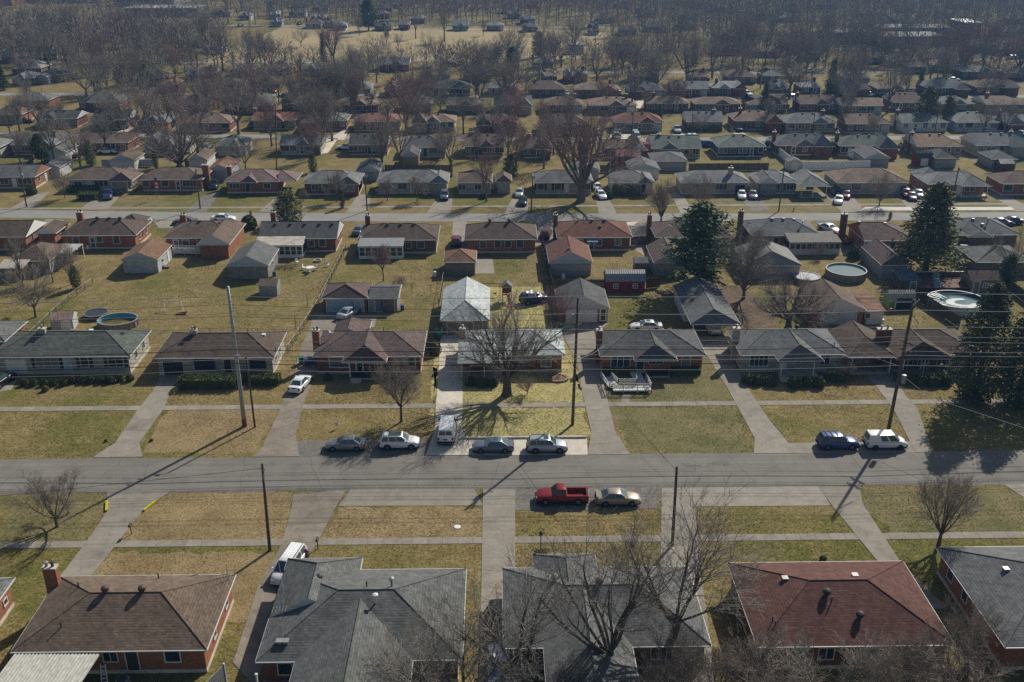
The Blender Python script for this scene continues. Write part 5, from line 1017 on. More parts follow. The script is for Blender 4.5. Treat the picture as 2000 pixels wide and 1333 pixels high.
# ------------------------------------------------------------------ fences
def fence(label, pts, h, kind, m, step=2.4, cat='fence', name='fence'):
    W = [Vector((*G(*p), 0)) for p in pts]; root = thing(name, label, cat, W[0]); o0 = W[0]
    pm = MB(); pm.box(-.05, .05, -.05, .05, 0, h+.08); pmesh = pm.mesh('post', m)
    for a, b in zip(W, W[1:]):
        d = b-a; n = max(1, round(d.length/step)); u = d.normalized()
        for i in range(n+1): link('post', pmesh, root, a-o0+d*i/n)
        L = d.length/n; mb = MB(); rr = random.Random(int(L*1000))
        if kind == 'wood':
            k = int(L/.15)
            for j in range(k): mb.box(j*L/k+.006, (j+1)*L/k-.006, -.075+rr.uniform(-.006,.006), -.055, .05, h+rr.uniform(-.03,.02))
            for z in (.35, h-.35): mb.box(0, L, -.05, -.01, z-.05, z+.05)
        elif kind == 'vinyl': 
            for j in range(8): mb.box(.05+j*(L-.1)/8+.004, .05+(j+1)*(L-.1)/8-.004, -.02, .02, .12, h-.12)
            mb.box(.05, L-.05, -.035, .035, .05, .16); mb.box(.05, L-.05, -.035, .035, h-.14, h)
        else:                                # wire
            mb.tube([(0,0,h),(L,0,h)], .022, 4); k = int(L/.22)
            for j in range(k): mb.tube([(j*L/k,0,.03),(min(L,(j+1.5)*L/k),0,h)], .004, 3); mb.tube([((j+1)*L/k,0,.03),(max(0,(j-.5)*L/k),0,h)], .004, 3)
        me = mb.mesh('panel', m)
        for i in range(n): link('panel', me, root, a-o0+d*i/n, math.atan2(u.y, u.x))
    return root
WM = mat('fence_wire', (.20, .20, .19), .5, .1, 2, metal=.4)
fence('rusty chain-link fence along the plum-roofed house yard', [(563,690),(622,598),(675,490)], 1.2, 'wire', WM)
fence('chain-link fence beside the trampoline yard, left', [(60,662),(135,590),(182,556)], 1.2, 'wire', WM)
fence('chain-link fence between the pale garage and the open yard', [(857,600),(864,560),(868,530)], 1.2, 'wire', WM)
fence('chain-link fence along the right of the round-pool yard', [(1668,505),(1700,520)], 1.2, 'wire', WM)
fence('wooden privacy fence climbing beside the red-brown garage', [(1090,600),(1076,560),(1058,478)], 1.8, 'wood', WOODF)
fence('grey plank fence across the yard behind the red barn shed', [(1080,566),(1180,566)], 1.8, 'wood', WOODF)
fence('short reddish plank fence right of the red barn shed', [(1262,564),(1288,561)], 1.8, 'wood', mat('reddish_fence_wood', (.13, .07, .05), .9, .25, 2))
fence('dark plank fence from the blue-roofed shed to the leaning pole', [(1790,586),(1830,612),(1873,640)], 1.8, 'wood', WOODF)
fence('dark plank fence behind the pool deck', [(1748,545),(1800,549),(1880,549)], 1.8, 'wood', WOODF)
fence('dark plank fence at the right end behind the taupe shed', [(1962,560),(2000,590),(2040,620)], 1.8, 'wood', WOODF)
fence('short brown fence between the plum-roofed and pale blue-roofed houses', [(829,688),(846,686)], 1.6, 'wood', WOODF)
fence('plank fence right of the red-brown-roofed house', [(1232,480),(1262,478)], 1.7, 'wood', WOODF)
fence('white vinyl fence enclosing the middle right yard', [(1510,296),(1545,325),(1566,333),(1698,331),(1662,308),(1627,296)], 2.1, 'vinyl', mat('white_vinyl', (.82,.83,.84), .5, .03, 2))
fence('white wall-like fence behind the clipped hedge house, left', [(200,326),(300,326)], 1.8, 'vinyl', WBLOCK)
fence('long brown plank fence behind the grey tan-brick house', [(752,337),(884,337)], 1.8, 'wood', WOODF)
fence('weathered plank fence left of the twin-trunk tree garages', [(362,325),(395,325)], 1.8, 'wood', WOODF)
fence('brown plank fence behind the giant bare tree', [(1172,337),(1232,336)], 1.8, 'wood', WOODF)
fence('dark plank fence behind the yellow brick house', [(1345,334),(1500,333)], 1.8, 'wood', WOODF)
fence('plank fence along the left thicket', [(62,322),(82,300)], 1.8, 'wood', mat('tan_fence_wood', (.2, .16, .09), .9))

# flag, canopy, garden odds and ends
a = G(307, 366); t = thing('flagpole', 'flag hanging from a thin pole before the big-chimney brick house', 'flag', a)
h = TALL(307, 390, 345); a = G(307, 390); t.location = (*a, 0)
mb = MB(); mb.tube([(0,0,0),(0,0,h)], .05, 6, cap=True); obj('pole', mb, METAL, t)
for i, m_ in enumerate((mat('flag_red', (.36,.03,.035), .8), WHITE, mat('flag_red', (.36,.03,.035)), WHITE, mat('flag_red', (.36,.03,.035)))):
    mb = MB(); mb.add([(.05,0,h-1.0-i*.36),(.62,.1*(-1)**i,h-1.1-i*.36),(.62,.1*(-1)**i,h-1.46-i*.36),(.05,0,h-1.36-i*.36),(.05,.05,h-1.0-i*.36),(.62,.05+.1*(-1)**i,h-1.1-i*.36),(.62,.05+.1*(-1)**i,h-1.46-i*.36),(.05,.05,h-1.36-i*.36)], [(0,1,2,3),(7,6,5,4),(0,4,5,1),(2,6,7,3)]); obj('stripe', mb, m_, t)
mb = MB(); mb.box(.04, .5, -.03, .07, h-.98, h-.3); obj('canton', mb, mat('flag_blue', (.03,.05,.16), .8), t)
shed('faded red canopy shed right of the giant bare tree', 1227, 322, 6.0, 4.5, 2.0, mat('dark_red_board', (.12,.03,.03)), mat('faded_red_roof', (.26,.10,.10), .8), 'gable_x')
shed('bright red rounded shed beside the faded red canopy', 1254, 312, 3.2, 4.0, 2.6, mat('bright_red_board', (.24,.025,.022), .7), mat('bright_red_board', (.24,.025,.022)), 'gambrel')
rr = random.Random(19)
WOODS = mat('split_firewood', (.22, .15, .09), .9, .25, 5)
for lb, x, y, n in (('stack of split logs behind the tan-brown-roofed house', 470, 505, 24), ('log pile beside the left white-walled garage', 322, 524, 20), ('timber stack behind the workshop', 770, 566, 18), ('firewood stack behind the pale grey gabled garage', 1440, 530, 18), ('log stack by the split-roof garage', 1575, 612, 20)):
    t = thing('woodpile', lb, 'woodpile', G(x, y), rr.uniform(-.4,.4)); mb = MB(); mb.tube([(0,-.45,0),(0,.45,0)], .1, 7, cap=True); me = mb.mesh('log', WOODS)
    for i in range(n): link('log', me, t, ((i%8)*.2-.7+(i//8%2)*.1, rr.uniform(-.05,.05), .1+(i//8)*.18))
for lb, x, y, m_ in (('white bucket on the lawn left of the brown-roofed garage', 850, 540, WHITE), ('blue barrel behind the grey block garage', 536, 540, mat('barrel_blue', (.03,.08,.2), .5)), ('white barrel behind the red-brown gabled garage', 1100, 545, WHITE), ('blue barrel beside the workshop end', 786, 606, mat('barrel_blue', (.03,.08,.2))), ('red barrel by the lime green shed', 1738, 612, mat('barrel_red', (.2,.03,.02), .5)), ('white propane tank behind the split-roof garage house', 1722, 634, WHITE)):
    t = thing('barrel', lb, 'barrel', G(x, y)); mb = MB(); mb.lathe([(.28,0),(.3,.1),(.3,.75),(.27,.85),(0,.86)], 12); obj('body', mb, m_, t)
    mb = MB(); mb.lathe([(.31,.25),(.325,.28),(.31,.31)], 12); mb.lathe([(.31,.55),(.325,.58),(.31,.61)], 12); obj('hoop', mb, m_, t)

a = G(76, 522); b_ = G(150, 522); t = thing('pergola', 'white slatted pergola roof joined to the far left brown garage', 'pergola', a); W_ = b_[0]-a[0]-.6
for x in (0, W_): 
    for y in (0, 5.0): mb = MB(); mb.box(x-.06, x+.06, y-.06, y+.06, 0, 2.3); obj('post', mb, WHITE, t)
for y in (0, 2.5, 5.0): mb = MB(); mb.box(-.2, W_+.2, y-.05, y+.05, 2.3, 2.45); obj('beam', mb, WHITE, t)
mb = MB(); mb.box(-.03, .03, -.3, 5.3, 0, .1); me = mb.mesh('slat', WHITE)
n = int(W_/.28)
for i in range(n): link('slat', me, t, (i*W_/(n-1), 0, 2.45+.002*(i % 2)))
mb = MB(); mb.box(-.1, W_+.1, -.1, 5.1, 2.56, 2.59); obj('roof_sheet', mb, mat('clouded_sheet', (.36, .36, .33), .6, .15, 1), t)
shed('low tan shed with flat pale roof under the bare trees, far left', 24, 548, 4.2, 3.2, 2.1, WOODF, mat('pale_flat_shed_roof', (.36,.34,.29), .8), 'lean')
# ------------------------------------------------------------------ vehicles
def paint(name, col, rough=.28, metal=.15): return mat('paint_'+name, col, rough, .04, .8, spec=.5, metal=metal)
PAINT = {'white': paint('white', (.78,.79,.80)), 'silver': paint('silver', (.46,.50,.55), .3, .4), 'greytan': paint('greytan', (.30,.295,.275), .3, .35), 'slate': paint('slate', (.16,.19,.25), .28, .35), 'blue': paint('blue', (.06,.10,.27)), 'red': paint('red', (.215,.018,.02)),
         'champagne': paint('champagne', (.33,.29,.24), .3, .4), 'black': paint('black', (.018,.018,.024)), 'maroon': paint('maroon', (.13,.014,.03)), 'navy': paint('navy', (.04,.035,.12)), 'orange': paint('orange', (.28,.07,.03)), 'mauve': paint('mauve', (.22,.18,.22), .3, .4), 'bluegrey': paint('bluegrey', (.16,.2,.25), .3, .4), 'grey': paint('grey', (.16,.16,.165), .3, .4)}
TAIL = mat('tail_lamp', (.25, .015, .015), .25, .1); HEAD = mat('head_lamp', (.5, .5, .5), .15, .1, spec=.6); RIM = mat('wheel_rim', (.30, .30, .31), .35, .1, metal=.5); PLATE = mat('number_plate', (.06,.065,.08), .5)
CARW = {'sedan': 'sedan', 'suv': 'suv', 'van': 'van', 'minivan': 'minivan', 'pickup': 'pickup', 'cargo': 'small van'}
SPEC = {
 'sedan': dict(L=4.75, W=1.82, st=[(-2.37,.38,.72,.70),(-2.28,.24,.93,.83),(-1.7,.2,.97,.90),(-.2,.2,.94,.91),(1.0,.2,.93,.91),(1.75,.2,.84,.88),(2.2,.22,.70,.80),(2.37,.36,.58,.66)], gb=(1.05,-1.85), gt=(.22,-1.0), wb=.83, wt=.60, zb=.92, zt=1.44, wx=(1.42,-1.38), r=.33),
 'suv': dict(L=4.65, W=1.86, st=[(-2.32,.45,.95,.74),(-2.24,.3,1.08,.86),(-1.5,.26,1.08,.92),(0,.26,1.06,.93),(1.0,.26,1.05,.92),(1.8,.26,.98,.89),(2.2,.3,.84,.82),(2.32,.42,.70,.70)], gb=(1.1,-2.24), gt=(.35,-1.95), wb=.86, wt=.66, zb=1.05, zt=1.68, wx=(1.42,-1.36), r=.37),
 'minivan': dict(L=5.0, W=1.95, st=[(-2.5,.42,1.0,.80),(-2.44,.28,1.08,.92),(-1.5,.24,1.08,.97),(0,.24,1.06,.97),(1.3,.24,1.04,.95),(2.0,.24,.94,.90),(2.38,.28,.78,.82),(2.5,.4,.65,.68)], gb=(1.65,-2.46), gt=(.75,-2.2), wb=.90, wt=.70, zb=1.05, zt=1.76, wx=(1.6,-1.45), r=.34),
 'van': dict(L=5.5, W=2.02, st=[(-2.75,.5,1.1,.90),(-2.7,.32,1.15,.98),(-1.5,.3,1.15,1.0),(0,.3,1.15,1.0),(1.5,.3,1.13,1.0),(2.3,.3,1.06,.95),(2.65,.34,.92,.88),(2.75,.5,.8,.78)], gb=(1.75,-2.72), gt=(1.05,-2.6), wb=.97, wt=.80, zb=1.14, zt=2.08, wx=(1.75,-1.6), r=.38),
 'cargo': dict(L=4.75, W=1.80, st=[(-2.37,.45,1.0,.80),(-2.3,.28,1.08,.87),(-1.4,.25,1.08,.90),(0,.25,1.06,.90),(1.4,.25,1.03,.88),(2.0,.25,.92,.84),(2.28,.28,.78,.76),(2.37,.4,.65,.64)], gb=(1.65,-2.34), gt=(.75,-2.1), wb=.86, wt=.70, zb=1.05, zt=1.86, wx=(1.5,-1.4), r=.32),
 'pickup': dict(L=5.6, W=1.98, st=[(-2.78,.6,1.0,.90),(-2.72,.42,1.08,.96),(-.4,.4,1.08,.98),(.6,.4,1.1,.98),(1.2,.4,1.1,.97),(2.0,.4,1.04,.94),(2.6,.42,.92,.90),(2.78,.55,.78,.82)], gb=(1.15,-.42), gt=(.55,-.36), wb=.90, wt=.68, zb=1.08, zt=1.78, wx=(1.75,-1.7), r=.40)}
CARMESH = {}
def car_parts(kind, col, opt):
    key = (kind, col, opt)
    if key in CARMESH: return CARMESH[key]
    s = SPEC[kind]; P = PAINT[col]; out = []
    mb = MB(); rings = []
    for x, zb, zt, hw in s['st']:
        ring = [(-hw*.9,zb),(-hw,zb+.16),(-hw,zb+(zt-zb)*.62),(-hw*.965,zt-.07),(-hw*.88,zt),(-hw*.45,zt+.035),(hw*.45,zt+.035),(hw*.88,zt),(hw*.965,zt-.07),(hw,zb+(zt-zb)*.62),(hw,zb+.16),(hw*.9,zb)]
        rings.append([(x, y, z) for y, z in ring])
    bed = kind == 'pickup'
    n = len(rings[0])
    for a, b in zip(rings, rings[1:]):
        for i in range(n):
            j = (i+1) % n
            if bed and i in (4,5,6) and a[0][0] < -.45: continue      # open load bed
            mb.add([a[i], b[i], b[j], a[j]], [(0,3,2,1)])
    mb.add(rings[0], [tuple(range(n))[::-1]]); mb.add(rings[-1], [tuple(range(n))])
    if bed:
        mb.box(-2.62, -.5, -.80, .80, .56, .62); mb.box(-2.70, -2.6, -.88, .88, .56, 1.09); mb.box(-.56, -.42, -.88, .88, .56, 1.12)
        for y0, y1 in ((-.90,-.78),(.78,.90)): mb.box(-2.65, -.5, y0, y1, .5, 1.11)
    gb, gt, wb, wt, z0, z1 = s['gb'], s['gt'], s['wb'], s['wt'], s['zb'], s['zt']
    F0, F1 = (gb[0],-wb,z0), (gb[0],wb,z0); B0, B1 = (gb[1],-wb,z0), (gb[1],wb,z0); f0, f1 = (gt[0],-wt,z1), (gt[0],wt,z1); b0, b1 = (gt[1],-wt,z1), (gt[1],wt,z1)
    mb.add([F0,F1,B1,B0,f0,f1,b1,b0], [(0,1,5,4),(1,2,6,5),(2,3,7,6),(3,0,4,7)])
    rx0, rx1, rw = gt[0]-.12, gt[1]+.12, wt-.12
    mb.add([f0,f1,b1,b0,(rx0,-rw,z1+.05),(rx0,rw,z1+.05),(rx1,rw,z1+.05),(rx1,-rw,z1+.05)], [(0,1,5,4),(1,2,6,5),(2,3,7,6),(3,0,4,7),(4,5,6,7)])
    for wx in s['wx']:
        for sy in (-1, 1):
            yy = sy*(s['W']/2+.004); mb.lathe([(.01,yy-sy*.1),(s['r']+.07,yy-sy*.1),(s['r']+.07,yy),(.01,yy)], 18, (wx, s['r']), 1, axis='y')
    mb.box(-s['L']/2+.05, s['L']/2-.05, -s['W']/2+.06, s['W']/2-.06, .18, .34, 1)
    bme = mb.mesh('body', [P, BLACK]); bm_ = bmesh.new(); bm_.from_mesh(bme); bmesh.ops.remove_doubles(bm_, verts=bm_.verts, dist=2e-4); bmesh.ops.recalc_face_normals(bm_, faces=bm_.faces); bm_.to_mesh(bme); bm_.free()
    bme.shade_smooth(); bme.set_sharp_from_angle(angle=math.radians(38))
    out.append(('body', bme, None))
    def pane(c, u0, u1, v0, v1, off=.012):
        bl, br, tr, tl = [Vector(q) for q in c]
        q = lambda u, v: (bl+(br-bl)*u)*(1-v)+(tl+(tr-tl)*u)*v
        nn = (br-bl).cross(tl-bl).normalized()*off
        V = [q(u0,v0), q(u1,v0), q(u1,v1), q(u0,v1)]; m_ = MB()
        m_.add([p+nn for p in V]+[p-nn for p in V], [(0,1,2,3),(0,4,5,1),(1,5,6,2),(2,6,7,3),(3,7,4,0)]); return m_
    out.append(('windscreen', pane((F0,F1,f1,f0), .06,.94,.04,.95).mesh('windscreen', AUTOGLASS), None))
    if kind == 'van':
        out.append(('rear_window', pane((B1,B0,b0,b1), .08,.48,.28,.82).mesh('rear_window', AUTOGLASS), None)); out.append(('rear_window', pane((B1,B0,b0,b1), .52,.92,.28,.82).mesh('rear_window', AUTOGLASS), None))
    else: out.append(('rear_window', pane((B1,B0,b0,b1), .08,.92,.12,.9).mesh('rear_window', AUTOGLASS), None))
    sp = {'sedan': ((.05,.47),(.50,.92)), 'suv': ((.04,.36),(.38,.67),(.70,.95)), 'minivan': ((.05,.30),(.34,.64),(.68,.95)), 'van': ((.72,.95),), 'cargo': ((.68,.93),(.40,.62)), 'pickup': ((.12,.88),)}[kind]
    for a, b in sp:
        if kind in ('van', 'cargo'): left, right = (a, b), (1-b, 1-a)
        else: left, right = (1-b, 1-a), (a, b)
        out.append(('side_window', pane((B0,F0,f0,b0), *left,.10,.92).mesh('side_window', AUTOGLASS), None))
        out.append(('side_window', pane((F1,B1,b1,f1), *((1-left[1], 1-left[0])),.10,.92).mesh('side_window', AUTOGLASS), None))
    hl = s['st'][-2]; tl_ = s['st'][1]
    for sy in (-1, 1):
        m_ = MB(); m_.box(hl[0]-.12, hl[0]+.14, sy*hl[3]*.62-.18, sy*hl[3]*.62+.18, hl[2]-.22, hl[2]-.06); out.append(('headlight', m_.mesh('headlight', HEAD), None))
        m_ = MB(); m_.box(tl_[0]-.10, tl_[0]+.06, sy*tl_[3]*.86-.11, sy*tl_[3]*.86+.11, tl_[2]-.36, tl_[2]-.05); out.append(('tail_light', m_.mesh('tail_light', TAIL), None))
        m_ = MB(); m_.box(gb[0]-.42, gb[0]-.24, sy*(wb+.08)-.1, sy*(wb+.08)+.1, z0+.05, z0+.2); out.append(('wing_mirror', m_.mesh('wing_mirror', P if kind != 'van' else BLACK), None))
    for sgn, st in ((1, s['st'][-1]), (-1, s['st'][0])):
        m_ = MB(); x = st[0]; m_.box(min(x, x+sgn*.07)-.02, max(x, x+sgn*.07), -st[3]-.1, st[3]+.1, st[1]-.08, st[1]+.12); out.append(('bumper', m_.mesh('bumper', BLACK if kind in ('suv', 'van', 'cargo') else (METAL if kind == 'pickup' else P)), None))
    if kind in ('van', 'sedan', 'cargo', 'minivan'):
        m_ = MB(); x = s['st'][0][0]; m_.box(x-.02, x+.05, -.26, .26, .78, .94); out.append(('number_plate', m_.mesh('number_plate', PLATE), None))
    if kind in ('suv', 'minivan'):
        for sy in (-1, 1): m_ = MB(); m_.beam((gt[0]-.2,sy*(wt-.07),z1+.09),(gt[1]+.1,sy*(wt-.07),z1+.09),.05,.05); out.append(('roof_rail', m_.mesh('roof_rail', DARKM), None))
    if opt == 'sunroof': m_ = MB(); m_.box(gt[0]-.75, gt[0]-.2, -wt+.22, wt-.22, z1+.04, z1+.062); out.append(('sunroof', m_.mesh('sunroof', AUTOGLASS), None))
    if opt == 'glassroof': m_ = MB(); m_.box(gt[0]-1.6, gt[0]-.1, -wt+.14, wt-.14, z1+.04, z1+.062); out.append(('sunroof', m_.mesh('sunroof', AUTOGLASS), None))
    if opt == 'bars':
        for x in (-.3, -.9, -1.5): m_ = MB(); m_.box(x-.04, x+.04, -wt+.02, wt-.02, z1+.1, z1+.14); out.append(('roof_bar', m_.mesh('roof_bar', DARKM), None))
    if opt == 'ribs':
        for y in (-.45,-.22,0,.22,.45): m_ = MB(); m_.box(gt[1]+.15, gt[0]-.35, y-.03, y+.03, z1+.05, z1+.075); out.append(('roof_rib', m_.mesh('roof_rib', P), None))
    if opt == 'spoiler':
        m_ = MB(); m_.box(-2.32, -2.1, -.72, .72, 1.12, 1.17); m_.box(-2.26, -2.16, -.70, -.64, .9, 1.13); m_.box(-2.26, -2.16, .64, .70, .9, 1.13); out.append(('spoiler', m_.mesh('spoiler', P), None))
    r = s['r']; ty = MB(); ty.lathe([(r*.62,-.11),(r*.95,-.11),(r,-.07),(r,.07),(r*.95,.11),(r*.62,.11)], 18, axis='y')
    rm = MB(); rm.lathe([(.01,-.09),(r*.2,-.11),(r*.62,-.10),(r*.64,-.05)], 12, axis='y'); rm.lathe([(.01,.09),(r*.2,.11),(r*.62,.10),(r*.64,.05)], 12, axis='y')
    for i in range(5):
        q = 2*math.pi*i/5
        for y in (-.115, .115): rm.beam((.05*math.cos(q), y, .05*math.sin(q)), (r*.6*math.cos(q), y, r*.6*math.sin(q)), .07, .02)
    tm, rm_ = ty.mesh('tyre', BLACK), rm.mesh('rim', RIM if not (kind == 'cargo') else DARKM)
    for wx in s['wx']:
        for sy in (-1, 1): out.append(('wheel', tm, (wx, sy*(s['W']/2-.10), r, rm_)))
    CARMESH[key] = out; return out
NAMEK = {'pickup': ('pickup_truck', 'pickup truck'), 'van': ('parked_van', 'van'), 'cargo': ('parked_van', 'van'), 'minivan': ('parked_minivan', 'minivan')}
def car(label, kind, col, x, y, head, opt=None, z=0.05, group=None):
    a = G(x, y); nm, cat = NAMEK.get(kind, ('parked_car', 'car'))
    t = thing(nm, label, cat, (*a, z), math.radians(head), group)
    for n, me, w_ in car_parts(kind, col, opt):
        if w_ is None: link(n, me, t)
        else: o = link(n, me, t, w_[:3]); link('rim', w_[3], o)
    return t
GC = 'cars parked along the near street'
car('grey-tan sedan parked facing left at the left end of the kerb row', 'sedan', 'greytan', 676, 876, 180, group=GC)
car('white suv with dark glass roof, next to the white work van', 'suv', 'white', 781, 873, 0, 'glassroof', group=GC)
car('big white work van seen from behind on the bright driveway', 'van', 'white', 874, 850, 88)
car('dark slate sedan with sunroof, right of the white work van', 'sedan', 'slate', 963, 880, 180, 'sunroof', group=GC)
car('silver suv parked on the pale concrete below the wooden pole', 'suv', 'silver', 1068, 880, 0, 'sunroof', group=GC)
car('blue suv with roof bars parked left of the small white van', 'suv', 'blue', 1635, 873, 0, 'bars', group=GC)
car('small white cargo van parked right of the blue suv', 'cargo', 'white', 1727, 873, 0, group=GC)
car('red pickup truck with open bed facing left on the near kerb', 'pickup', 'red', 1097, 979, 180, group=GC)
car('champagne sedan with rear spoiler behind the red pickup', 'sedan', 'champagne', 1206, 982, 0, 'spoiler', group=GC)
van = car('white minivan with ribbed roof and open side door on the brown drive', 'minivan', 'white', 566, 1117, -103, 'ribs')
car('white sedan on the drive left of the plum-roofed house', 'sedan', 'white', 588, 756, 78)
car('silver sedan parked in front of the blue garage doors', 'sedan', 'silver', 683, 617, 62)
car('low white car with sunroof behind the charcoal-roofed ramp house', 'sedan', 'white', 1262, 645, 178, 'sunroof')
car('white pickup truck under the open carport', 'pickup', 'white', 1390, 645, 90)
car('black suv at the left edge beside the stone house', 'suv', 'black', 2, 752, 78)
car('dark sedan under the bare tree on the middle drive', 'sedan', 'black', 975, 1215, 92, z=.04)
tk = car('white pickup truck with blue sheet below the bare tree', 'pickup', 'white', 976, 1318, 90, z=.04)
mb = MB(); mb.box(-2.5, 1.0, -.1, .85, 1.15, 1.2); obj('blue_sheet', mb, mat('blue_sheet', (.08, .18, .34), .7, .2, 2), tk)
cv = car('dark car under a loose silver cover in the bright yard', 'suv', 'navy', 1043, 591, 20)
mb = MB(); rr = random.Random(6); gx = []
for i in range(9):
    for j in range(7): gx.append((-2.2+i*.42, -1.0+j*.33, (1.88 if 0 < j < 6 and i < 6 else 1.24)+rr.uniform(-.09,.09)))
mb.add(gx, [(i*7+j,(i+1)*7+j,(i+1)*7+j+1,i*7+j+1) for i in range(4,8) for j in range(6)]+[(i*7+j,(i+1)*7+j,(i+1)*7+j+1,i*7+j+1) for i in range(2,4) for j in range(4)]); obj('car_cover', mb, mat('silver_cover', (.36,.36,.4), .4, .2, 3, metal=.3), cv)
G3 = 'cars along the second street'
for lb, k, c, x, y, h in (
    ('white sedan parked on the second street behind the tan-brown roof', 'sedan', 'white', 437, 432, 0), ('dark car mostly hidden left of the white street sedan', 'sedan', 'grey', 362, 438, 180), ('purple-blue pickup truck in the hedge house driveway', 'pickup', 'navy', 212, 386, -75),
    ('maroon suv between the brown houses with the screened porch', 'suv', 'maroon', 891, 478, 90), ('maroon suv beside the plank fence, nose hidden', 'suv', 'maroon', 1066, 463, 80), ('blue-grey suv in front of the open dark garage', 'suv', 'bluegrey', 868, 388, -90), ('grey sedan on the bare drive left of the giant tree, upper', 'sedan', 'silver', 1014, 382, -95), ('dark sedan on the bare drive left of the giant tree, lower', 'sedan', 'black', 1021, 399, -95),
    ('white sedan beside the giant tree house, upper', 'sedan', 'white', 1166, 371, -80), ('white sedan beside the giant tree house, lower', 'sedan', 'white', 1173, 386, -80), ('white sedan in front of the dark stone-house garage', 'sedan', 'white', 1448, 386, -100), ('mauve sedan right of the white one by the dark garage', 'sedan', 'mauve', 1470, 386, -100),
    ('white sedan at the foot of the columned-porch drive', 'sedan', 'white', 1637, 396, -110), ('maroon sedan right of the white drive car', 'sedan', 'maroon', 1652, 386, -110), ('black suv highest on the columned-porch drive', 'suv', 'black', 1633, 379, -110), ('maroon suv in front of the pale blue garage door', 'suv', 'maroon', 1768, 384, -100), ('silver-blue sedan right of the maroon suv pair', 'sedan', 'bluegrey', 1793, 384, -100), ('second maroon car beside the pale blue garage door', 'sedan', 'maroon', 1779, 389, -100), ('dark truck under the white gable by the brick chimney house', 'pickup', 'black', 418, 366, -80), ('white van behind the dark truck, left rows', 'cargo', 'white', 412, 350, -90),
    ('orange-red suv on the dark drive left of the tall chimney', 'suv', 'orange', 1640, 472, -60), ('silver sedan above the orange-red suv', 'sedan', 'silver', 1619, 452, -60), ('white suv behind the big conifer at the right', 'suv', 'white', 1880, 497, 70), ('purple car on the second street at the right edge', 'sedan', 'mauve', 1955, 440, 0), ('purple-black car right of the big conifer, street side', 'sedan', 'navy', 1972, 437, 180), ('blue car peeking left of the screened-porch chimney', 'sedan', 'bluegrey', 703, 455, 80), ('white car on the drive behind the big conifer, upper', 'sedan', 'white', 1905, 482, 90)):
    car(lb, k, c, x, y, h, z=.03, group=G3)
# distant cars: one mesh each
FARC = {}
def far_car(label, kind, col, x, y, h, group):
    k = (kind, col)
    if k not in FARC:
        mb = MB(); mats = []
        for n, me, w_ in car_parts(kind, col, None):
            if n not in ('body', 'windscreen', 'rear_window', 'side_window', 'wheel', 'bumper'): continue
            off = w_[:3] if w_ else (0,0,0)
            base = []
            for m_ in me.materials:
                if m_ not in mats: mats.append(m_)
                base.append(mats.index(m_))
            vs = [(v.co.x+off[0], v.co.y+off[1], v.co.z+off[2]) for v in me.vertices]
            o = len(mb.v); mb.v += vs
            for p in me.polygons: mb.f.append(tuple(i+o for i in p.vertices)); mb.m.append(base[p.material_index])
        FARC[k] = mb.mesh(kind, mats)
    nm, cat = NAMEK.get(kind, ('parked_car', 'car')); a = G(x, y)
    o = link(nm, FARC[k], None, (*a, .03), math.radians(h)); tag(o, label, cat, group)
CW = {'white': 'white', 'silver': 'silver', 'black': 'black', 'navy': 'navy', 'maroon': 'dark red', 'red': 'red', 'bluegrey': 'blue-grey', 'blue': 'blue', 'grey': 'grey', 'mauve': 'mauve'}
rowsC = {'on the third street': [('suv','silver',1240,268,-95),('pickup','bluegrey',1206,266,-95),('suv','silver',1243,272,-95),('suv','grey',1204,272,-90),('pickup','silver',1321,258,-90),('suv','white',1345,274,180),('suv','blue',1382,287,0),('suv','black',1441,256,-90),('suv','navy',1500,285,75),('suv','white',1508,291,75),('sedan','white',675,292,180),('pickup','white',1637,288,70),('sedan','mauve',1764,289,80),('sedan','white',1776,286,80),('suv','white',1956,250,-60),('sedan','silver',1975,256,-60),('sedan','navy',1985,262,-60),('sedan','bluegrey',1995,266,-60),('sedan','white',1966,272,180),('sedan','white',1170,262,90),('suv','white',769,254,-90),('pickup','bluegrey',494,248,90),('suv','maroon',50,240,0),('pickup','red',140,306,-60),('sedan','white',210,300,0),('sedan','silver',1045,296,90),('suv','bluegrey',405,292,90)],
         'on the fourth street': [('suv','white',1207,186,90),('pickup','white',1293,187,90),('pickup','silver',1307,187,90),('sedan','bluegrey',1375,187,-90),('suv','red',1390,188,-90),('pickup','silver',1457,187,-70),('suv','white',1540,188,-60),('sedan','white',1108,186,-80),('suv','white',1697,189,0),('suv','black',1722,190,0),('sedan','silver',1735,190,180),('sedan','white',1750,214,0),('suv','silver',520,178,-90),('sedan','red',537,181,-90),('sedan','grey',340,172,0)],
         'along the farther streets': [('suv','red',87,117,180),('suv','black',12,122,0),('sedan','black',44,122,0),('suv','bluegrey',886,130,0),('sedan','white',1862,159,0),('sedan','silver',1905,166,0),('sedan','white',1580,142,0),('sedan','silver',1848,139,0),('suv','navy',1960,142,0),('sedan','silver',880,126,0),('suv','white',1980,116,0),('sedan','white',1145,58,0),('suv','black',1158,61,0),('sedan','grey',470,52,80),('sedan','black',585,49,80)]}
for d, L in rowsC.items():
    for i, (k, c, x, y, h) in enumerate(sorted(L, key=lambda q: q[2])): far_car('%s %s, %s from the left among cars %s' % (CW[c], CARW[k], ordinal(i), d), k, c, x, y, h, 'cars '+d)
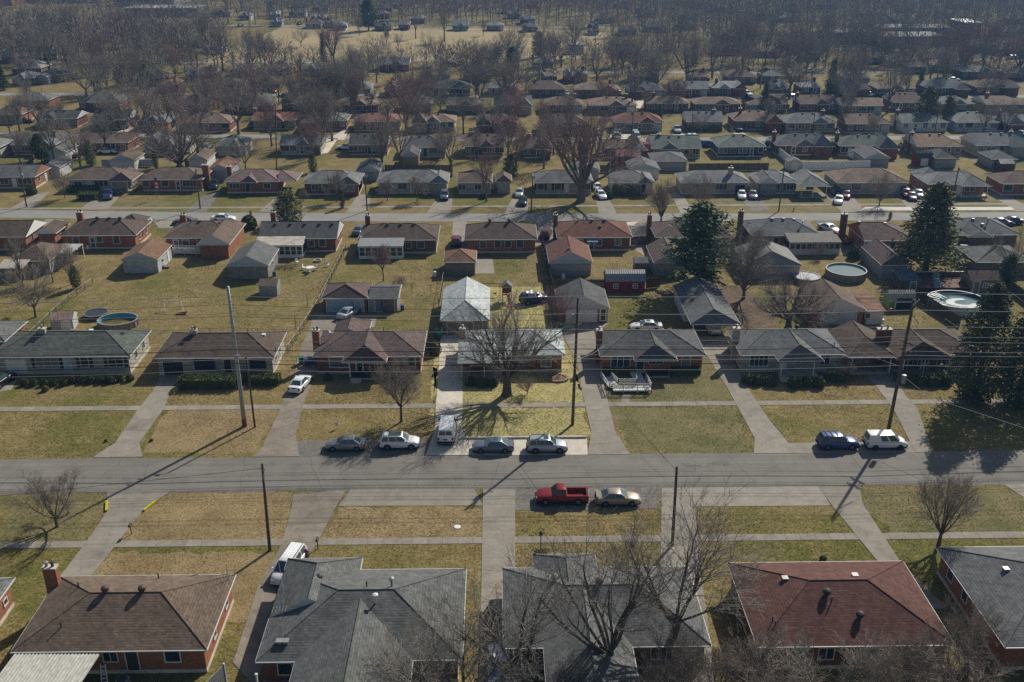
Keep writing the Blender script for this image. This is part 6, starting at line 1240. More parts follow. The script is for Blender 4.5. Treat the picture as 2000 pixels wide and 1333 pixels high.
# open sliding door and a person at the minivan
mb = MB(); mb.box(0, 1.2, -.03, .03, .45, 1.05); mb.box(0, 1.2, -.025, .025, 1.05, 1.62, 1); mb.box(0, .08, -.035, .035, 1.05, 1.65); mb.box(1.12, 1.2, -.035, .035, 1.05, 1.65); mb.box(0, 1.2, -.035, .035, 1.6, 1.68)
o = obj('open_door', mb, [PAINT['white'], GLASS], van, (.15, .99, 0), math.radians(52))
SKIN = mat('skin', (.30, .18, .13), .6, .06, 4); HAIR = mat('dark_hair', (.02, .016, .015), .7); SHIRT = mat('maroon_jacket', (.17, .022, .055), .85, .15, 4); TROU = mat('grey_trousers', (.09, .085, .095), .9, .15, 4)
def skinned(name, J, E, m, parent, root=0):
    me = bpy.data.meshes.new(name); me.from_pydata([j[0] for j in J], E, []); me.materials.append(m)
    o = bpy.data.objects.new(name, me); COL.objects.link(o); o.parent = parent
    md = o.modifiers.new('skin', 'SKIN'); md.use_smooth_shade = True
    for v, j in zip(me.skin_vertices[0].data, J): v.radius = (j[1], j[1]) if not isinstance(j[1], tuple) else j[1]
    me.skin_vertices[0].data[root].use_root = True
    s = o.modifiers.new('sub', 'SUBSURF'); s.levels = s.render_levels = 1; return o
a = G(603, 1096); t = thing('person', 'person in maroon top bending towards the open minivan door', 'person', (*a, .036), math.radians(165))
# x forward; hips at .92, torso leaning forward
J = [((0,0,.95),.14),((.18,0,1.16),.125),((.36,0,1.34),.125),((.44,0,1.42),.06),((.52,0,1.50),.095),((.57,0,1.56),.085),
     ((0,.10,.88),.09),((.05,.11,.48),.062),((-.02,.12,.08),.045),((.14,.12,.04),.035),((0,-.10,.88),.09),((.10,-.11,.50),.062),((.0,-.12,.08),.045),((.16,-.12,.04),.035),
     ((.36,.19,1.33),.062),((.52,.22,1.10),.048),((.72,.17,1.02),.036),((.80,.16,1.01),.032),((.36,-.19,1.33),.062),((.54,-.22,1.12),.048),((.74,-.17,1.06),.036),((.82,-.16,1.05),.032)]
E = [(0,1),(1,2),(2,3),(3,4),(4,5),(0,6),(6,7),(7,8),(8,9),(0,10),(10,11),(11,12),(12,13),(2,14),(14,15),(15,16),(16,17),(2,18),(18,19),(19,20),(20,21)]
skinned('body', J, E, SKIN, t)
J2 = [((-.04,0,.90),.165),((.18,0,1.17),.145),((.36,0,1.35),.14),((.36,.20,1.34),.078),((.52,.23,1.10),.062),((.70,.175,1.03),.05),((.36,-.20,1.34),.078),((.54,-.23,1.12),.062),((.72,-.175,1.07),.05)]
skinned('jacket', J2, [(0,1),(1,2),(2,3),(3,4),(4,5),(2,6),(6,7),(7,8)], SHIRT, t)
J3 = [((0,0,.94),.15),((0,.10,.86),.108),((.05,.11,.48),.08),((-.02,.12,.10),.066),((0,-.10,.86),.108),((.10,-.11,.50),.08),((0,-.12,.10),.066)]
skinned('trousers', J3, [(0,1),(1,2),(2,3),(0,4),(4,5),(5,6)], TROU, t)
mb = MB(); mb.lathe([(0,1.70),(.07,1.69),(.115,1.62),(.125,1.54),(.10,1.45),(.06,1.42)], 12, (.52,0)); obj('hair', mb, HAIR, t, smooth=True)
for sy in (-1, 1):
    for i in range(4): mb = MB(); y = sy*.16+(i-1.5)*.02; mb.tube([(.81,y,1.02+.02*(sy<0)),(.865,y*1.02,1.0+.02*(sy<0)),(.89,y,.965+.02*(sy<0))], [.009,.008,.006], 5, cap=True); obj('finger', mb, SKIN, t)
    mb = MB(); mb.tube([(.78,sy*.13,1.02),(.82,sy*.105,1.01),(.85,sy*.115,.985)], [.011,.009,.007], 5, cap=True); obj('thumb', mb, SKIN, t)

# ------------------------------------------------------------------ poles and wires
def pole(label, base, top, m, r0, r1, arms=(), name='utility_pole', extras=(), group='utility poles'):
    b = Vector((*G(*base), 0)); zt = ZAT(top[0], top[1], b.y); d = ray(*top); xt = d.x*b.y/d.y
    root = thing(name, label, 'utility pole', b, 0, group); T = Vector((xt-b.x, 0, zt))
    mb = MB(); mb.tube([(0,0,-.2), T*.33, T*.66, T], [r0, r0+(r1-r0)*.33, r0+(r1-r0)*.66, r1], 12, cap=True); obj('shaft', mb, m, root, smooth=True)
    for f, L, rz, ins in arms:
        p = T*f; u = Vector((math.cos(rz), math.sin(rz), 0)); s = Vector((-u.y, u.x, 0))
        mb = MB(); mb.beam(p-u*L/2+s*(-r0-.06), p+u*L/2+s*(-r0-.06), .13, .15); c = obj('crossarm', mb, WOODP if m is not STEEL else METAL, root)
        for k in range(ins):
            q = p+u*L*((k+.5)/ins-.5)+s*(-r0-.06); mb = MB(); mb.lathe([(.03,q.z+.06),(.09,q.z+.1),(.05,q.z+.16),(.09,q.z+.2),(.05,q.z+.28),(0,q.z+.3)], 8, (q.x,q.y)); obj('insulator', mb, METAL, c)
    for k in extras:
        if k[0] == 'transformer': p = T*k[1]; mb = MB(); mb.lathe([(0,p.z-.65),(.28,p.z-.65),(.30,p.z-.5),(.30,p.z+.35),(.24,p.z+.42),(0,p.z+.45)], 14, (p.x+k[2], p.y-.3)); obj('transformer', mb, METAL, root, smooth=False); 
        elif k[0] == 'lamp': p = T*k[1]; mb = MB(); mb.tube([p, p+Vector((k[2]*.4,0,.5)), p+Vector((k[2],-.2,.6))], .04, 6); mb.box(p.x+k[2]-.35, p.x+k[2]+.15, -.35, -.08, p.z+.52, p.z+.64); obj('lamp_arm', mb, METAL, root)
        elif k[0] == 'brace': 
            p = T*k[1]; mb = MB(); mb.beam(p+Vector((0,-.15,0)), p+Vector((k[2],-.15,k[3])), .1, .08); obj('bracket', mb, METAL, root)
        elif k[0] == 'band': mb = MB(); mb.tube([(0,0,-.02),T*.055], r0+.012, 12); obj('base_sleeve', mb, RUST, root)
    return b, T, root
sb, sT, _ = pole('tall galvanised steel pole with rusty base on the left lawn', (478,833), (445,560), STEEL, .29, .15, name='steel_pole', extras=(('band',),)+tuple(('brace', f, dx, dz) for f, dx, dz in ((.60,-.9,-.3),(.66,-.9,-.3),(.82,.5,.5),(.76,-.35,-.2),(.90,.3,.1))))
pole('short wooden pole with lamp arm beside the steel pole', (498,835), (481,698), WOODP, .13, .10, extras=(('lamp', .97, -.8),))
wb_, wT, _ = pole('wooden utility pole on the lawn above the silver suv', (1118,830), (1129,582), WOODP, .20, .14, arms=((.94, 1.6, 1.2, 3),), extras=(('transformer', .86, -.45), ('brace', .80, .5, .2)))
pb, pT, _ = pole('leaning wooden utility pole with transformer, above the small white van', (1735,840), (1785,586), WOODP, .22, .15, arms=((.975, 2.6, .9, 4), (.68, 1.8, 2.2, 2), (.62, 1.8, 2.2, 2)), extras=(('transformer', .42, .5), ('brace', .90, 1.0, -1.2)))
nb, nT, _ = pole('thin wooden pole on the straw lawn left of the minivan', (527,1076), (512,906), WOODP, .17, .12, extras=(('brace', .93, .3, .2),))
qb, qT, _ = pole('thin wooden pole behind the bare tree, right of the champagne sedan', (1313,1066), (1322,912), WOODP, .17, .12)
for lb, bx, by, tx, ty, ex in (('street pole at the far left of the second street', 52,405,37,322,'t'), ('street pole by the brick chimney house drive', 391,408,382,330,None), ('street pole beside the cypress tree', 717,412,713,342,None), ('street pole left of the giant bare tree', 1037,413,1041,345,None), ('street pole below the columned porch house', 1521,413,1532,325,None), ('street pole right of the big conifer, second street', 1855,411,1873,327,None),
                            ('tall thin pole rising behind the plum-brown-roofed carport house', 540,332,538,206,None), ('thin pole behind the hedge house at left', 245,290,241,247,None), ('pole on the third street in front of the charcoal roofs', 1233,276,1237,220,None), ('pole on the third street before the grey-roofed house', 1351,276,1353,222,None), ('pole on the third street left of the tan roof', 1587,262,1591,222,None), ('pole on the third street behind the tan-roofed house', 1824,268,1832,224,None), ('pole among the left gardens above the hedge house', 57,245,54,207,None)):
    pole(lb, (bx,by), (tx,ty), WOODP, .15, .11, arms=((.95, 1.8, 1.3, 3),), extras=((('transformer', .75, .35),) if ex else ()), group='poles along the farther streets')
WIREM = mat('bare_wire', (.42, .41, .39), .4, .1, 1, spec=.5, metal=.2); CABLE = mat('black_cable', (.03, .03, .032), .6)
def wire(label, pts, r, m, sag=.6, group='overhead lines'):
    mb = MB(); P = []
    for a, b in zip(pts, pts[1:]):
        a, b = Vector(a), Vector(b); n = 10
        for i in range(n+(b is pts[-1])): t = i/n; p = a+(b-a)*t; p.z -= sag*4*t*(1-t)*((b-a).length/60)**1.5; P.append(p)
    P.append(Vector(pts[-1])); mb.tube(P, r, 4)
    o = obj('overhead_wire' if r < .03 else 'overhead_cable', mb, m); tag(o, label, 'power line', group)
rows_ = [572, 606, 637, 657, 667, 675, 686, 694, 702, 714]
ydep = [pb.y+.5, pb.y-.6, pb.y+.3, pb.y-.3, pb.y+.2, pb.y, pb.y-.25, pb.y+.25, pb.y-.1, pb.y]
rad = [.034,.034,.028,.026,.026,.042,.026,.034,.042,.028]
for i, (yy, yd, rr) in enumerate(zip(rows_, ydep, rad)):
    d = ray(1760, yy); z = CAM_H+d.z*yd/d.y; k = z/pT.z
    xs = (pb.x+pT.x*k, wb_.x+wT.x*min(1, k), sb.x+sT.x*k)
    zz = (z, z, z) ; lab = '%s of the horizontal lines strung over the near street, counted from the top' % ordinal(i)
    wire(lab, [(xs[0]+58, yd+.6, z), (xs[0], yd, z), (xs[1], yd, z-.15), (xs[2], yd, z+.1), (xs[2]-62, yd-.5, z)], rr, WIREM if rr < .04 else CABLE)
for i, f in enumerate((.72, .80, .88)):
    z = sT.z*f; wire('%s upper line running left from the steel pole' % ordinal(i), [(sb.x+wT.x*0+40, sb.y, z-.8), (sb.x+sT.x*f-.3, sb.y-.1, z), (sb.x-62, sb.y-.6, z-.2)], .018, CABLE)
V = lambda b, T, f: tuple(b+T*f)
wire('service line from the wooden pole across the street to the thin pole', [V(wb_,wT,.52), V(qb,qT,.95)], .02, CABLE, .3)
wire('thinner service line beside the street crossing one', [V(wb_,wT,.56), (qb.x+.2, qb.y, qT.z*.9)], .014, CABLE, .3)
wire('looped service drop from the wooden pole to the charcoal-roofed house', [V(wb_,wT,.53), (*G(1180, 676, 4.0), 4.0)], .025, WIREM, 2.2)
wire('pale service drop from the leaning pole down to the right lawn', [V(pb,pT,.35), (pb.x+14, pb.y-16, 6.5), (pb.x+30, pb.y-40, 8)], .022, WIREM, .2)
wire('second service drop from the leaning pole towards the cedar', [V(pb,pT,.45), (pb.x+9.5, pb.y+1, .2)], .022, WIREM, .0)
wire('service drop from the leaning pole to the grey porch house', [V(pb,pT,.5), (*G(1590, 652, 4.6), 4.6)], .014, WIREM, .6)
wire('black line on the camera side of the street, left part', [(nb.x-48, nb.y-1, nT.z*.5), (nb.x-20, nb.y, nT.z*.72), V(nb,nT,.95)], .02, CABLE, .15)
wire('service drop from the thin straw-lawn pole to the grey roof', [V(nb,nT,.9), (*G(555, 1160, 3.6), 3.6)], .016, WIREM, .4)
# roof antenna masts
for lb, x, y, z, h in (('thin television mast on the grey roof above the minivan drive', 553, 1205, 3.5, 2.4), ('folded television antenna on the brown roof corner', 446, 1133, 2.9, 1.6)):
    a = G(x, y, z); t = thing('antenna', lb, 'antenna', (*a, z)); mb = MB(); mb.tube([(0,0,-.6),(0,0,h)], .025, 5); obj('mast', mb, METAL, t); mb = MB(); mb.tube([(-.9,.1,h*.3),(.4,-.1,h*.45)], .02, 4)
    for i in range(5): mb.tube([(-.8+i*.28,-.35,h*.31+i*.03),(-.8+i*.28,.35,h*.31+i*.03)], .012, 3)
    obj('array', mb, METAL, t)
# ------------------------------------------------------------------ vegetation
def rot_about(v, ax, a): return Matrix.Rotation(a, 3, ax) @ v
def bare_tree(seed, H=12.0, trunk=2.6, r0=.24, nmain=6, spread=.55, up=.10, c1=2, c2=2, c3=2, lean=(0,0), wob=.16, fan=1.0, twr=.0085, nodes=(5,4,3), tlen=.34, first=.25, limb=.52):
    """returns trunk and crown builders of a leafless tree H tall"""
    rnd = random.Random(seed); T, Cn, tips = MB(), MB(), []
    def rv(): return Vector((rnd.uniform(-1,1), rnd.uniform(-1,1), rnd.uniform(-1,1)))
    def grow(p, d, L, r, lev):
        ns = nodes[lev] if lev < 3 else 2
        pts, rad = [p.copy()], [r]; kids = []
        for i in range(ns):
            d = (d+rv()*wob*(1+.3*lev)+Vector((0,0,up*(1 if lev < 2 else .5)))).normalized()
            p = p+d*L/ns; rr = r*(1-(.60 if lev == 0 else .72)*(i+1)/ns); pts.append(p.copy()); rad.append(max(rr, twr*.8)); kids.append((p.copy(), d.copy(), rad[-1], (i+1)/ns))
        sides = (7,5,4,3)[min(lev,3)]
        (T if lev == 0 else Cn).tube(pts, rad, sides)
        if lev >= 3: tips.append(pts[-1]); return
        cn = (c1, c2, c3)[lev]
        for k, (q, dd, rr, t) in enumerate(kids):
            if lev == 0 and t < first: continue
            n = cn+(1 if k == len(kids)-1 else 0)
            for j in range(n):
                ax = dd.cross(rv())
                if ax.length < .05: continue
                ang = rnd.uniform(.35, 1.0) if k < len(kids)-1 else rnd.uniform(.12, .6)
                nd = rot_about(dd, ax.normalized(), ang)
                nl = L*(.62 if lev == 0 else .56)*(1.12-.45*t)*rnd.uniform(.65, 1.15)
                if lev == 2: nl = L*rnd.uniform(.35, .75)*(tlen/.34)
                grow(q, nd, nl, max(rr*rnd.uniform(.5, .72), twr), lev+1)
    lx, ly = lean
    tp = [Vector((lx*t*trunk, ly*t*trunk, trunk*t-.1*(t == 0)))+rv()*(.05*t) for t in (0, .12, .5, 1.0)]
    T.tube(tp, [r0*1.5, r0*1.12, r0*.95, r0*.86], 10)
    for k in range(nmain):
        az = 2*math.pi*(k+rnd.uniform(-.3, .3))/nmain; inc = spread*rnd.uniform(.45, 1.25) if k else spread*.2
        d = Vector((math.sin(inc)*math.cos(az)*fan, math.sin(inc)*math.sin(az)/max(fan,1), math.cos(inc))).normalized()
        p = tp[-1].lerp(tp[-2], rnd.uniform(0, .35))
        L = (H-trunk)*rnd.uniform(.72, .95)*(1 if inc < .7 else .85)/(.8+.2*math.cos(inc))*.74
        grow(p, d, L, r0*rnd.uniform(.8, 1.2)*limb, 0)
    top = max(v[2] for v in Cn.v)
    return T, Cn, tips, top
PROTO = {}
def proto(key, twig, bark, buds=None, **kw):
    T, Cn, tips, top = bare_tree(**kw); s = kw.get('H', 12)/top
    for m_ in (T, Cn): m_.v = [(x*s, y*s, z*s) for x, y, z in m_.v]
    bm = None
    if buds:
        rnd = random.Random(kw['seed']+5); B = MB()
        for p in tips:
            p = p*s
            for i in range(2):
                q = p+Vector((rnd.uniform(-.15,.15), rnd.uniform(-.15,.15), rnd.uniform(-.15,.1))); a = rnd.uniform(.05, .11)
                B.add([q+Vector((rnd.uniform(-a,a),rnd.uniform(-a,a),rnd.uniform(-a,a))) for _ in range(3)], [(0,1,2)])
        bm = B.mesh('buds', buds)
    PROTO[key] = (T.mesh('trunk', bark), Cn.mesh('crown', twig), bm, kw.get('H', 12))
def plant(key, x, y, h, label, group='bare trees in the gardens', rz=0, wide=1.0, name='bare_tree', cat='tree', pos=None):
    tm, cm, bm, H = PROTO[key]; s = h/H; a = pos or G(x, y)
    t = thing(name, label, cat, a, rz, group); t.scale = (s*wide, s*wide, s)
    link('trunk', tm, t); c = link('crown', cm, t)
    if bm: link('buds', bm, c)
    return t
proto('spread', TWIGG, BARK, seed=3, c3=1, twr=.0105, first=.36, nmain=7, spread=.85, up=.07, trunk=2.2)
proto('vase', TWIG, BARK, seed=11, c3=1, twr=.0105, first=.36, nmain=7, spread=.62, up=.10, trunk=2.4)
proto('oval', TWIG, BARK, seed=21, c3=1, twr=.0105, first=.36, nmain=6, spread=.48, up=.14, trunk=2.6)
proto('tall', TWIGG, BARKD, seed=31, c3=1, twr=.0105, first=.36, nmain=5, spread=.42, up=.12, trunk=3.4)
proto('red', TWIGR, BARK, buds=BUDR, seed=41, c3=1, twr=.0105, first=.36, nmain=7, spread=.7, up=.10, trunk=2.2)
proto('redoval', TWIGR, BARK, buds=BUDR, seed=52, c3=1, twr=.0105, first=.36, nmain=6, spread=.5, up=.13, trunk=2.4)
proto('dense', TWIG, BARK, seed=61, nmain=10, spread=.66, up=.14, trunk=1.6, c1=2, twr=.010, r0=.2, first=.36)
proto('densered', TWIGR, BARK, seed=66, nmain=10, spread=.75, up=.12, trunk=1.8, c1=2, twr=.010, first=.36)
proto('gaunt', TWIGG, BARKD, seed=71, nmain=5, spread=.8, up=.05, trunk=3.2, c3=1, r0=.3)
proto('small', TWIG, BARKD, seed=81, H=6.0, trunk=1.3, r0=.11, nmain=8, spread=.95, up=.10, twr=.008, tlen=.36)
proto('fan', TWIG, BARK, seed=91, H=9.0, trunk=1.0, r0=.2, nmain=11, spread=.7, up=.08, c1=2, c2=2, wob=.1)
# the big forked tree in front of the pale blue-roofed house
def hero(key, px, yb, yt, label, **kw):
    h = TALL(px, yb, yt); kw['H'] = h; wide = kw.pop('wide', 1.0); proto(key, kw.pop('twig', TWIGG), kw.pop('bark', BARK), **kw); plant(key, px, yb, h, label, name='bare_tree', wide=wide)
hero('subject', 990, 772, 556, 'massive forked bare tree on the bright front lawn', seed=106, trunk=3.0, r0=.62, nmain=13, spread=.86, up=.05, c1=1, c2=2, c3=2, wob=.10, fan=1.25, nodes=(8,4,3), first=.36, limb=.44, bark=BARKD, twr=.011)
hero('giant', 1135, 394, 205, 'giant many-limbed bare tree across the second street', wide=1.2, seed=117, trunk=3.2, r0=.75, nmain=10, spread=.72, up=.06, c1=2, c2=2, c3=2, first=.34, limb=.46, wob=.12, fan=1.15, nodes=(6,4,3), twig=TWIGR, bark=BARK, twr=.012)
hero('twin', 352, 330, 183, 'broad purple-grey bare tree behind the chimney house, largest at left', wide=1.2, seed=128, trunk=1.5, r0=.5, nmain=15, spread=.85, up=.09, c1=2, c2=1, c3=2, first=.36, wob=.12, twig=TWIG, bark=BARK, twr=.013)
hero('front', 784, 824, 684, 'small round bare tree beside the plum-roofed house porch', seed=139, trunk=2.6, r0=.16, nmain=9, spread=.95, up=.12, c1=3, c2=2, c3=2, wob=.18, twig=TWIG, bark=BARKD, twr=.009)
hero('leftlawn', 112, 1029, 915, 'small spreading bare tree on the left camera-side lawn', seed=142, trunk=1.1, r0=.17, nmain=8, spread=.95, up=.10, wob=.18, fan=1.1, twig=TWIG, bark=BARKD)
hero('rightlawn', 1833, 1066, 908, 'upright bare tree on the right lawn beside the grey roof corner', seed=153, trunk=1.6, r0=.2, nmain=9, spread=.7, up=.13, wob=.12, twig=TWIG, bark=BARKD)
hero('multi', 1452, 584, 440, 'multi-stemmed bare tree right of the pine, above the tin-roofed carport', seed=164, trunk=1.6, r0=.3, nmain=10, spread=.6, up=.07, c2=3, wob=.1, twig=TWIGG, bark=BARK)
hero('sprawl', 1539, 642, 528, 'wide sprawling bare tree behind the grey porch house', wide=1.2, seed=175, trunk=1.6, r0=.42, nmain=11, spread=1.0, up=.07, c2=2, c1=2, wob=.13, fan=1.4, first=.34, twig=TWIG, bark=BARKD)
hero('pinkish', 749, 549, 474, 'small pink-twigged tree behind the plum-roofed double garage', seed=186, trunk=2.2, r0=.11, nmain=8, spread=.75, up=.13, twig=TWIGR, bark=BARK)
def hero2(key, X, Y, h, label, **kw):          # trees whose foot lies below the frame
    kw['H'] = h; proto(key, kw.pop('twig', TWIGG), kw.pop('bark', BARK), **kw); plant(key, 0, 0, h, label, pos=(X, Y), wide=1.3)
GX = lambda px, py: G(px, py)
hero2('neara', *GX(1188, 1350), 17.2, 'tall bare tree at the bottom centre, trunk forking low before the blue-grey roof', seed=207, limb=.40, trunk=4.6, r0=.34, nmain=9, spread=.62, up=.06, c1=1, c2=1, c3=2, wob=.12, fan=1.5, nodes=(8,4,3), first=.34, twr=.010, bark=BARKD)
hero2('nearb', *GX(1300, 1300), 17.5, 'second tall bare tree, right of the bottom centre one, leaning over the lawn', seed=218, limb=.42, trunk=5.0, r0=.32, nmain=8, spread=.72, up=.06, c2=1, wob=.12, fan=1.5, nodes=(8,4,3), first=.34, twr=.010, lean=(.12,.0), bark=BARKD)
hero2('nearc', *GX(1010, 1372), 13.5, 'bare tree left of the bottom centre, over the dark parked cars', seed=229, trunk=3.0, r0=.30, nmain=7, spread=.8, up=.06, c2=1, wob=.13, nodes=(7,4,3), fan=1.3, first=.3, twr=.011, bark=BARKD)
hero2('neard', *GX(905, 1420), 10.5, 'low wide bare tree at the bottom edge over the grey cross-hipped roof', seed=231, trunk=2.2, r0=.22, nmain=9, spread=1.0, up=.06, wob=.17, fan=1.4, bark=BARKD)
for i, (x, y, h, lb) in enumerate(((1325, 1400, 8.5, 'tangled bare thicket tree below the blue-grey house, left of the red roof'), (1480, 1400, 9.2, 'tangled bare tree at the bottom edge under the left corner of the red roof'), (1600, 1412, 8.8, 'tangled bare tree at the bottom edge below the middle of the red roof'), (1720, 1405, 8.6, 'pale tangled bare tree at the bottom edge below the red roof windows'), (1850, 1395, 9.0, 'tangled grey bare tree at the bottom right beside the red roof corner'), (1770, 1372, 6.5, 'low pale shrub tree under the right end of the red roof'), (1395, 1385, 6.6, 'low bramble-like bare shrub between the blue-grey and red roofs'), (1120, 1400, 6.0, 'low bare shrub tree at the bottom edge under the blue-grey roof'), (790, 1415, 7.0, 'bare tree top reaching up at the bottom edge left of centre'), (1895, 1290, 6.5, 'bare shrub between the red roof and the grey-roofed brick house'))):
    plant(('dense', 'sprawl', 'spread', 'dense', 'sprawl', 'small', 'small', 'small', 'spread', 'dense')[i], x, y, h*(.88 if i in (1,2,3,4,9) else 1), lb, 'tangled bare trees at the bottom', rz=i*1.3, wide=1.15)
# leafy evergreens
def evergreen(seed, H, R, shape, n, leaf, clump=12, base=.12, droop=.25, mesh_mat=GRN, flat=.5):
    rnd = random.Random(seed); B = MB(); Tk = MB(); Tk.tube([(0,0,-.1),(0,0,H*.4),(0,0,H*.93)], [H*.022+.06, H*.016+.03, .03], 7)
    for i in range(n):
        t = base+(1-base)*(i+rnd.random())/n; az = rnd.uniform(0, 2*math.pi)
        Rm = R*shape(t)*rnd.choice((1,1,.92,.8,.62,.45))*rnd.uniform(.86, 1.12)
        d = Vector((math.cos(az), math.sin(az), 0)); z0 = t*H
        if rnd.random() < .4: Tk.tube([(0,0,z0-.05*H), (d.x*Rm*.8, d.y*Rm*.8, z0-droop*Rm*.7)], [.035, .012], 3)
        for k in range(clump):
            u = rnd.uniform(.45, 1.0)**.7; q = d*Rm*u; s = leaf*rnd.uniform(.6, 1.5)
            q = Vector((q.x+rnd.gauss(0,leaf*.9), q.y+rnd.gauss(0,leaf*.9), z0-droop*Rm*u+rnd.gauss(0, leaf*.7)))
            a = Vector((rnd.gauss(0,1), rnd.gauss(0,1), rnd.gauss(0,flat))); a.normalize(); b = a.cross(Vector((rnd.gauss(0,1), rnd.gauss(0,1), rnd.gauss(.6,1)))); 
            if b.length < .1: continue
            b.normalize(); a *= s; b *= s*.45
            B.add([q-a*.5-b*.4, q+a*.1-b*.6, q+a, q+a*.1+b*.6], [(0,1,2,3)])
    return Tk, B
cone = lambda t: max(.02, (1-t)**.85)
egg = lambda t: max(.05, math.sin(min(1, t*.92+.06)*math.pi)**.62)*(1-.25*t)
column = lambda t: max(.04, min(1, (t*5)**.5)*(1-t**3.2)**.8)
loose = lambda t: max(.08, math.sin((t*.85+.12)*math.pi)**.5)
EVG = {}
def eproto(key, m, bark, **kw): Tk, B = evergreen(mesh_mat=m, **kw); EVG[key] = (Tk.mesh('trunk', bark), B.mesh('crown', m), kw['H'])
eproto('cone', GRN, BARKD, seed=1, H=10, R=2.7, shape=cone, n=330, leaf=.34, clump=12)
eproto('bushy', GRNO, BARKD, seed=2, H=8, R=2.9, shape=egg, n=300, leaf=.30, clump=12, base=.05, droop=.1)
eproto('bigcone', GRNO, BARKD, seed=3, H=16, R=5.6, shape=lambda t: max(.05, (1-t)**.62)*min(1, t*5)*(.84+.16*math.sin(t*37)), n=560, leaf=.42, clump=13, base=.16, droop=.28)
eproto('pine', GRNB, BARKD, seed=4, H=16, R=5.6, shape=lambda t: (.65+.35*math.sin(t*17))*max(.1, math.sin((t*.80+.16)*math.pi)**.55), n=400, leaf=.50, clump=14, base=.14, droop=.05)
eproto('cedar', GRND, BARKD, seed=5, H=15, R=4.4, shape=lambda t: max(.04, min(1, (t*4)**.6)*(1-t**2.6)**.8)*(1+.10*math.sin(t*29)), n=640, leaf=.36, clump=13, base=.02, droop=.1)
eproto('column', GRND, BARKD, seed=6, H=5, R=.85, shape=column, n=150, leaf=.2, clump=10, base=.02, droop=0)
eproto('olive', YELG, BARKD, seed=7, H=9, R=4.2, shape=egg, n=420, leaf=.34, clump=12, base=.03, droop=.05)
eproto('spruce', GRN, BARKD, seed=8, H=14, R=3.0, shape=lambda t: max(.03, (1-t)**.9)*(.8+.2*math.sin(t*60)), n=420, leaf=.36, clump=10, base=.06, droop=.3)
eproto('leafy', mat('green_leaves', (.035, .055, .015), .85, .5, 1, col2=(.10, .125, .035)), BARKD, seed=9, H=9, R=2.9, shape=loose, n=300, leaf=.34, clump=12, base=.12, droop=0)
def ever(key, x, y, h, label, group='evergreen trees', rz=0, wide=1.0, name='evergreen_tree', pos=None):
    tm, cm, H = EVG[key]; s = h/H; a = pos or G(x, y); t = thing(name, label, 'tree', a, rz, group); t.scale = (s*wide, s*wide, s); link('trunk', tm, t); link('crown', cm, t); return t
E_ = lambda key, x, yb, yt, lb, **k: ever(key, x, yb, TALL(x, yb, yt), lb, **k)
E_('bigcone', 1806, 533, 362, 'big broad conifer with bare trunk foot above the pool deck', wide=1.5)
E_('pine', 1362, 566, 402, 'tall ragged dark green pine behind the tin-roofed carport', wide=1.45)
E_('cedar', 1903, 782, 560, 'huge dark cedar overhanging the carport house at the right', wide=.95)
ever('cedar', 1985, 792, TALL(1985,792,590), 'second dark cedar behind the huge one, cut by the right edge', wide=.9, rz=2)
ever('cedar', 2050, 770, TALL(2050,770,600), 'third dark cedar outside the right edge', wide=.9, rz=4)
E_('bushy', 565, 436, 374, 'round olive-green conifer on the verge of the second street', wide=1.55)
E_('column', 669, 407, 372, 'small pointed dark cypress before the grey brick house')
E_('leafy', 997, 352, 302, 'bright green leafy tree left of the giant bare tree')
E_('cone', 1492, 222, 163, 'dense cone-shaped evergreen beyond the third street')
E_('spruce', 632, 124, 66, 'lone dark spruce at the near edge of the playing field')
E_('olive', 1806, 246, 172, 'wide yellow-green bamboo clump behind the green-grey roof', wide=.85)
ever('olive', 1848, 246, TALL(1848,246,190), 'ochre end of the bamboo clump beside the grey roof', wide=.7, rz=2)
E_('cone', 1796, 178, 137, 'narrow dark spruce above the bamboo clump'); E_('leafy', 1735, 112, 72, 'pale green round tree in front of the brick school'); E_('cone', 1598, 108, 72, 'small cone evergreen left of the brick school'); E_('cone', 1622, 190, 118, 'green cone evergreen behind the fourth street roofs')
E_('bushy', 240, 168, 128, 'wide dark evergreen left of the blue pool, upper left', wide=1.4); ever('cone', 285, 172, TALL(285,172,120), 'taller evergreen beside the wide dark one, upper left', wide=1.5); E_('cone', 8, 176, 128, 'dark conifer at the left edge, upper rows', wide=1.2); E_('spruce', 92, 76, 28, 'thin dark evergreen among the far left houses')
E_('leafy', 1000, 140, 92, 'dark green tree at the right of the playing field'); E_('bushy', 1052, 112, 62, 'small green tree on the playing field edge'); E_('leafy', 82, 318, 262, 'olive tree by the tan fence, left', wide=.9); E_('bushy', 178, 324, 275, 'dark round evergreen behind the hedge house', wide=.8); E_('bushy', 150, 564, 520, 'rounded evergreen shrub under the bare trees, left yards', wide=.8)
E_('bushy', 305, 330, 292, 'dark ivy-clad stump tree left of the broad purple tree', wide=.5); E_('bushy', 612, 338, 300, 'olive shrub tree behind the cypress house', wide=.8); E_('cone', 1288, 238, 205, 'small dark conifer before the red-brown roofs', wide=.9); E_('spruce', 1355, 128, 80, 'dark evergreen among the right-centre bare trees'); E_('cone', 1760, 52, 38, 'tiny dark conifer behind the school'); E_('bushy', 20, 662, 622, 'dark hedge bush by the left edge house', wide=1.3); E_('bushy', 490, 422, 412, 'low evergreen bush by the green-roofed house, street side', wide=.9); E_('olive', 1738, 428, 414, 'yellowish bush on the verge left of the big conifer', wide=.7); E_('leafy', 1965, 560, 500, 'yellow-green leafy tree behind the taupe shed', wide=.9); E_('leafy', 1620, 70, 40, 'hazy green tree far right'); E_('leafy', 720, 60, 0, 'tall hazy evergreen beyond the field, centre'); E_('bushy', 530, 30, 2, 'dark evergreen mass beyond the field, left')
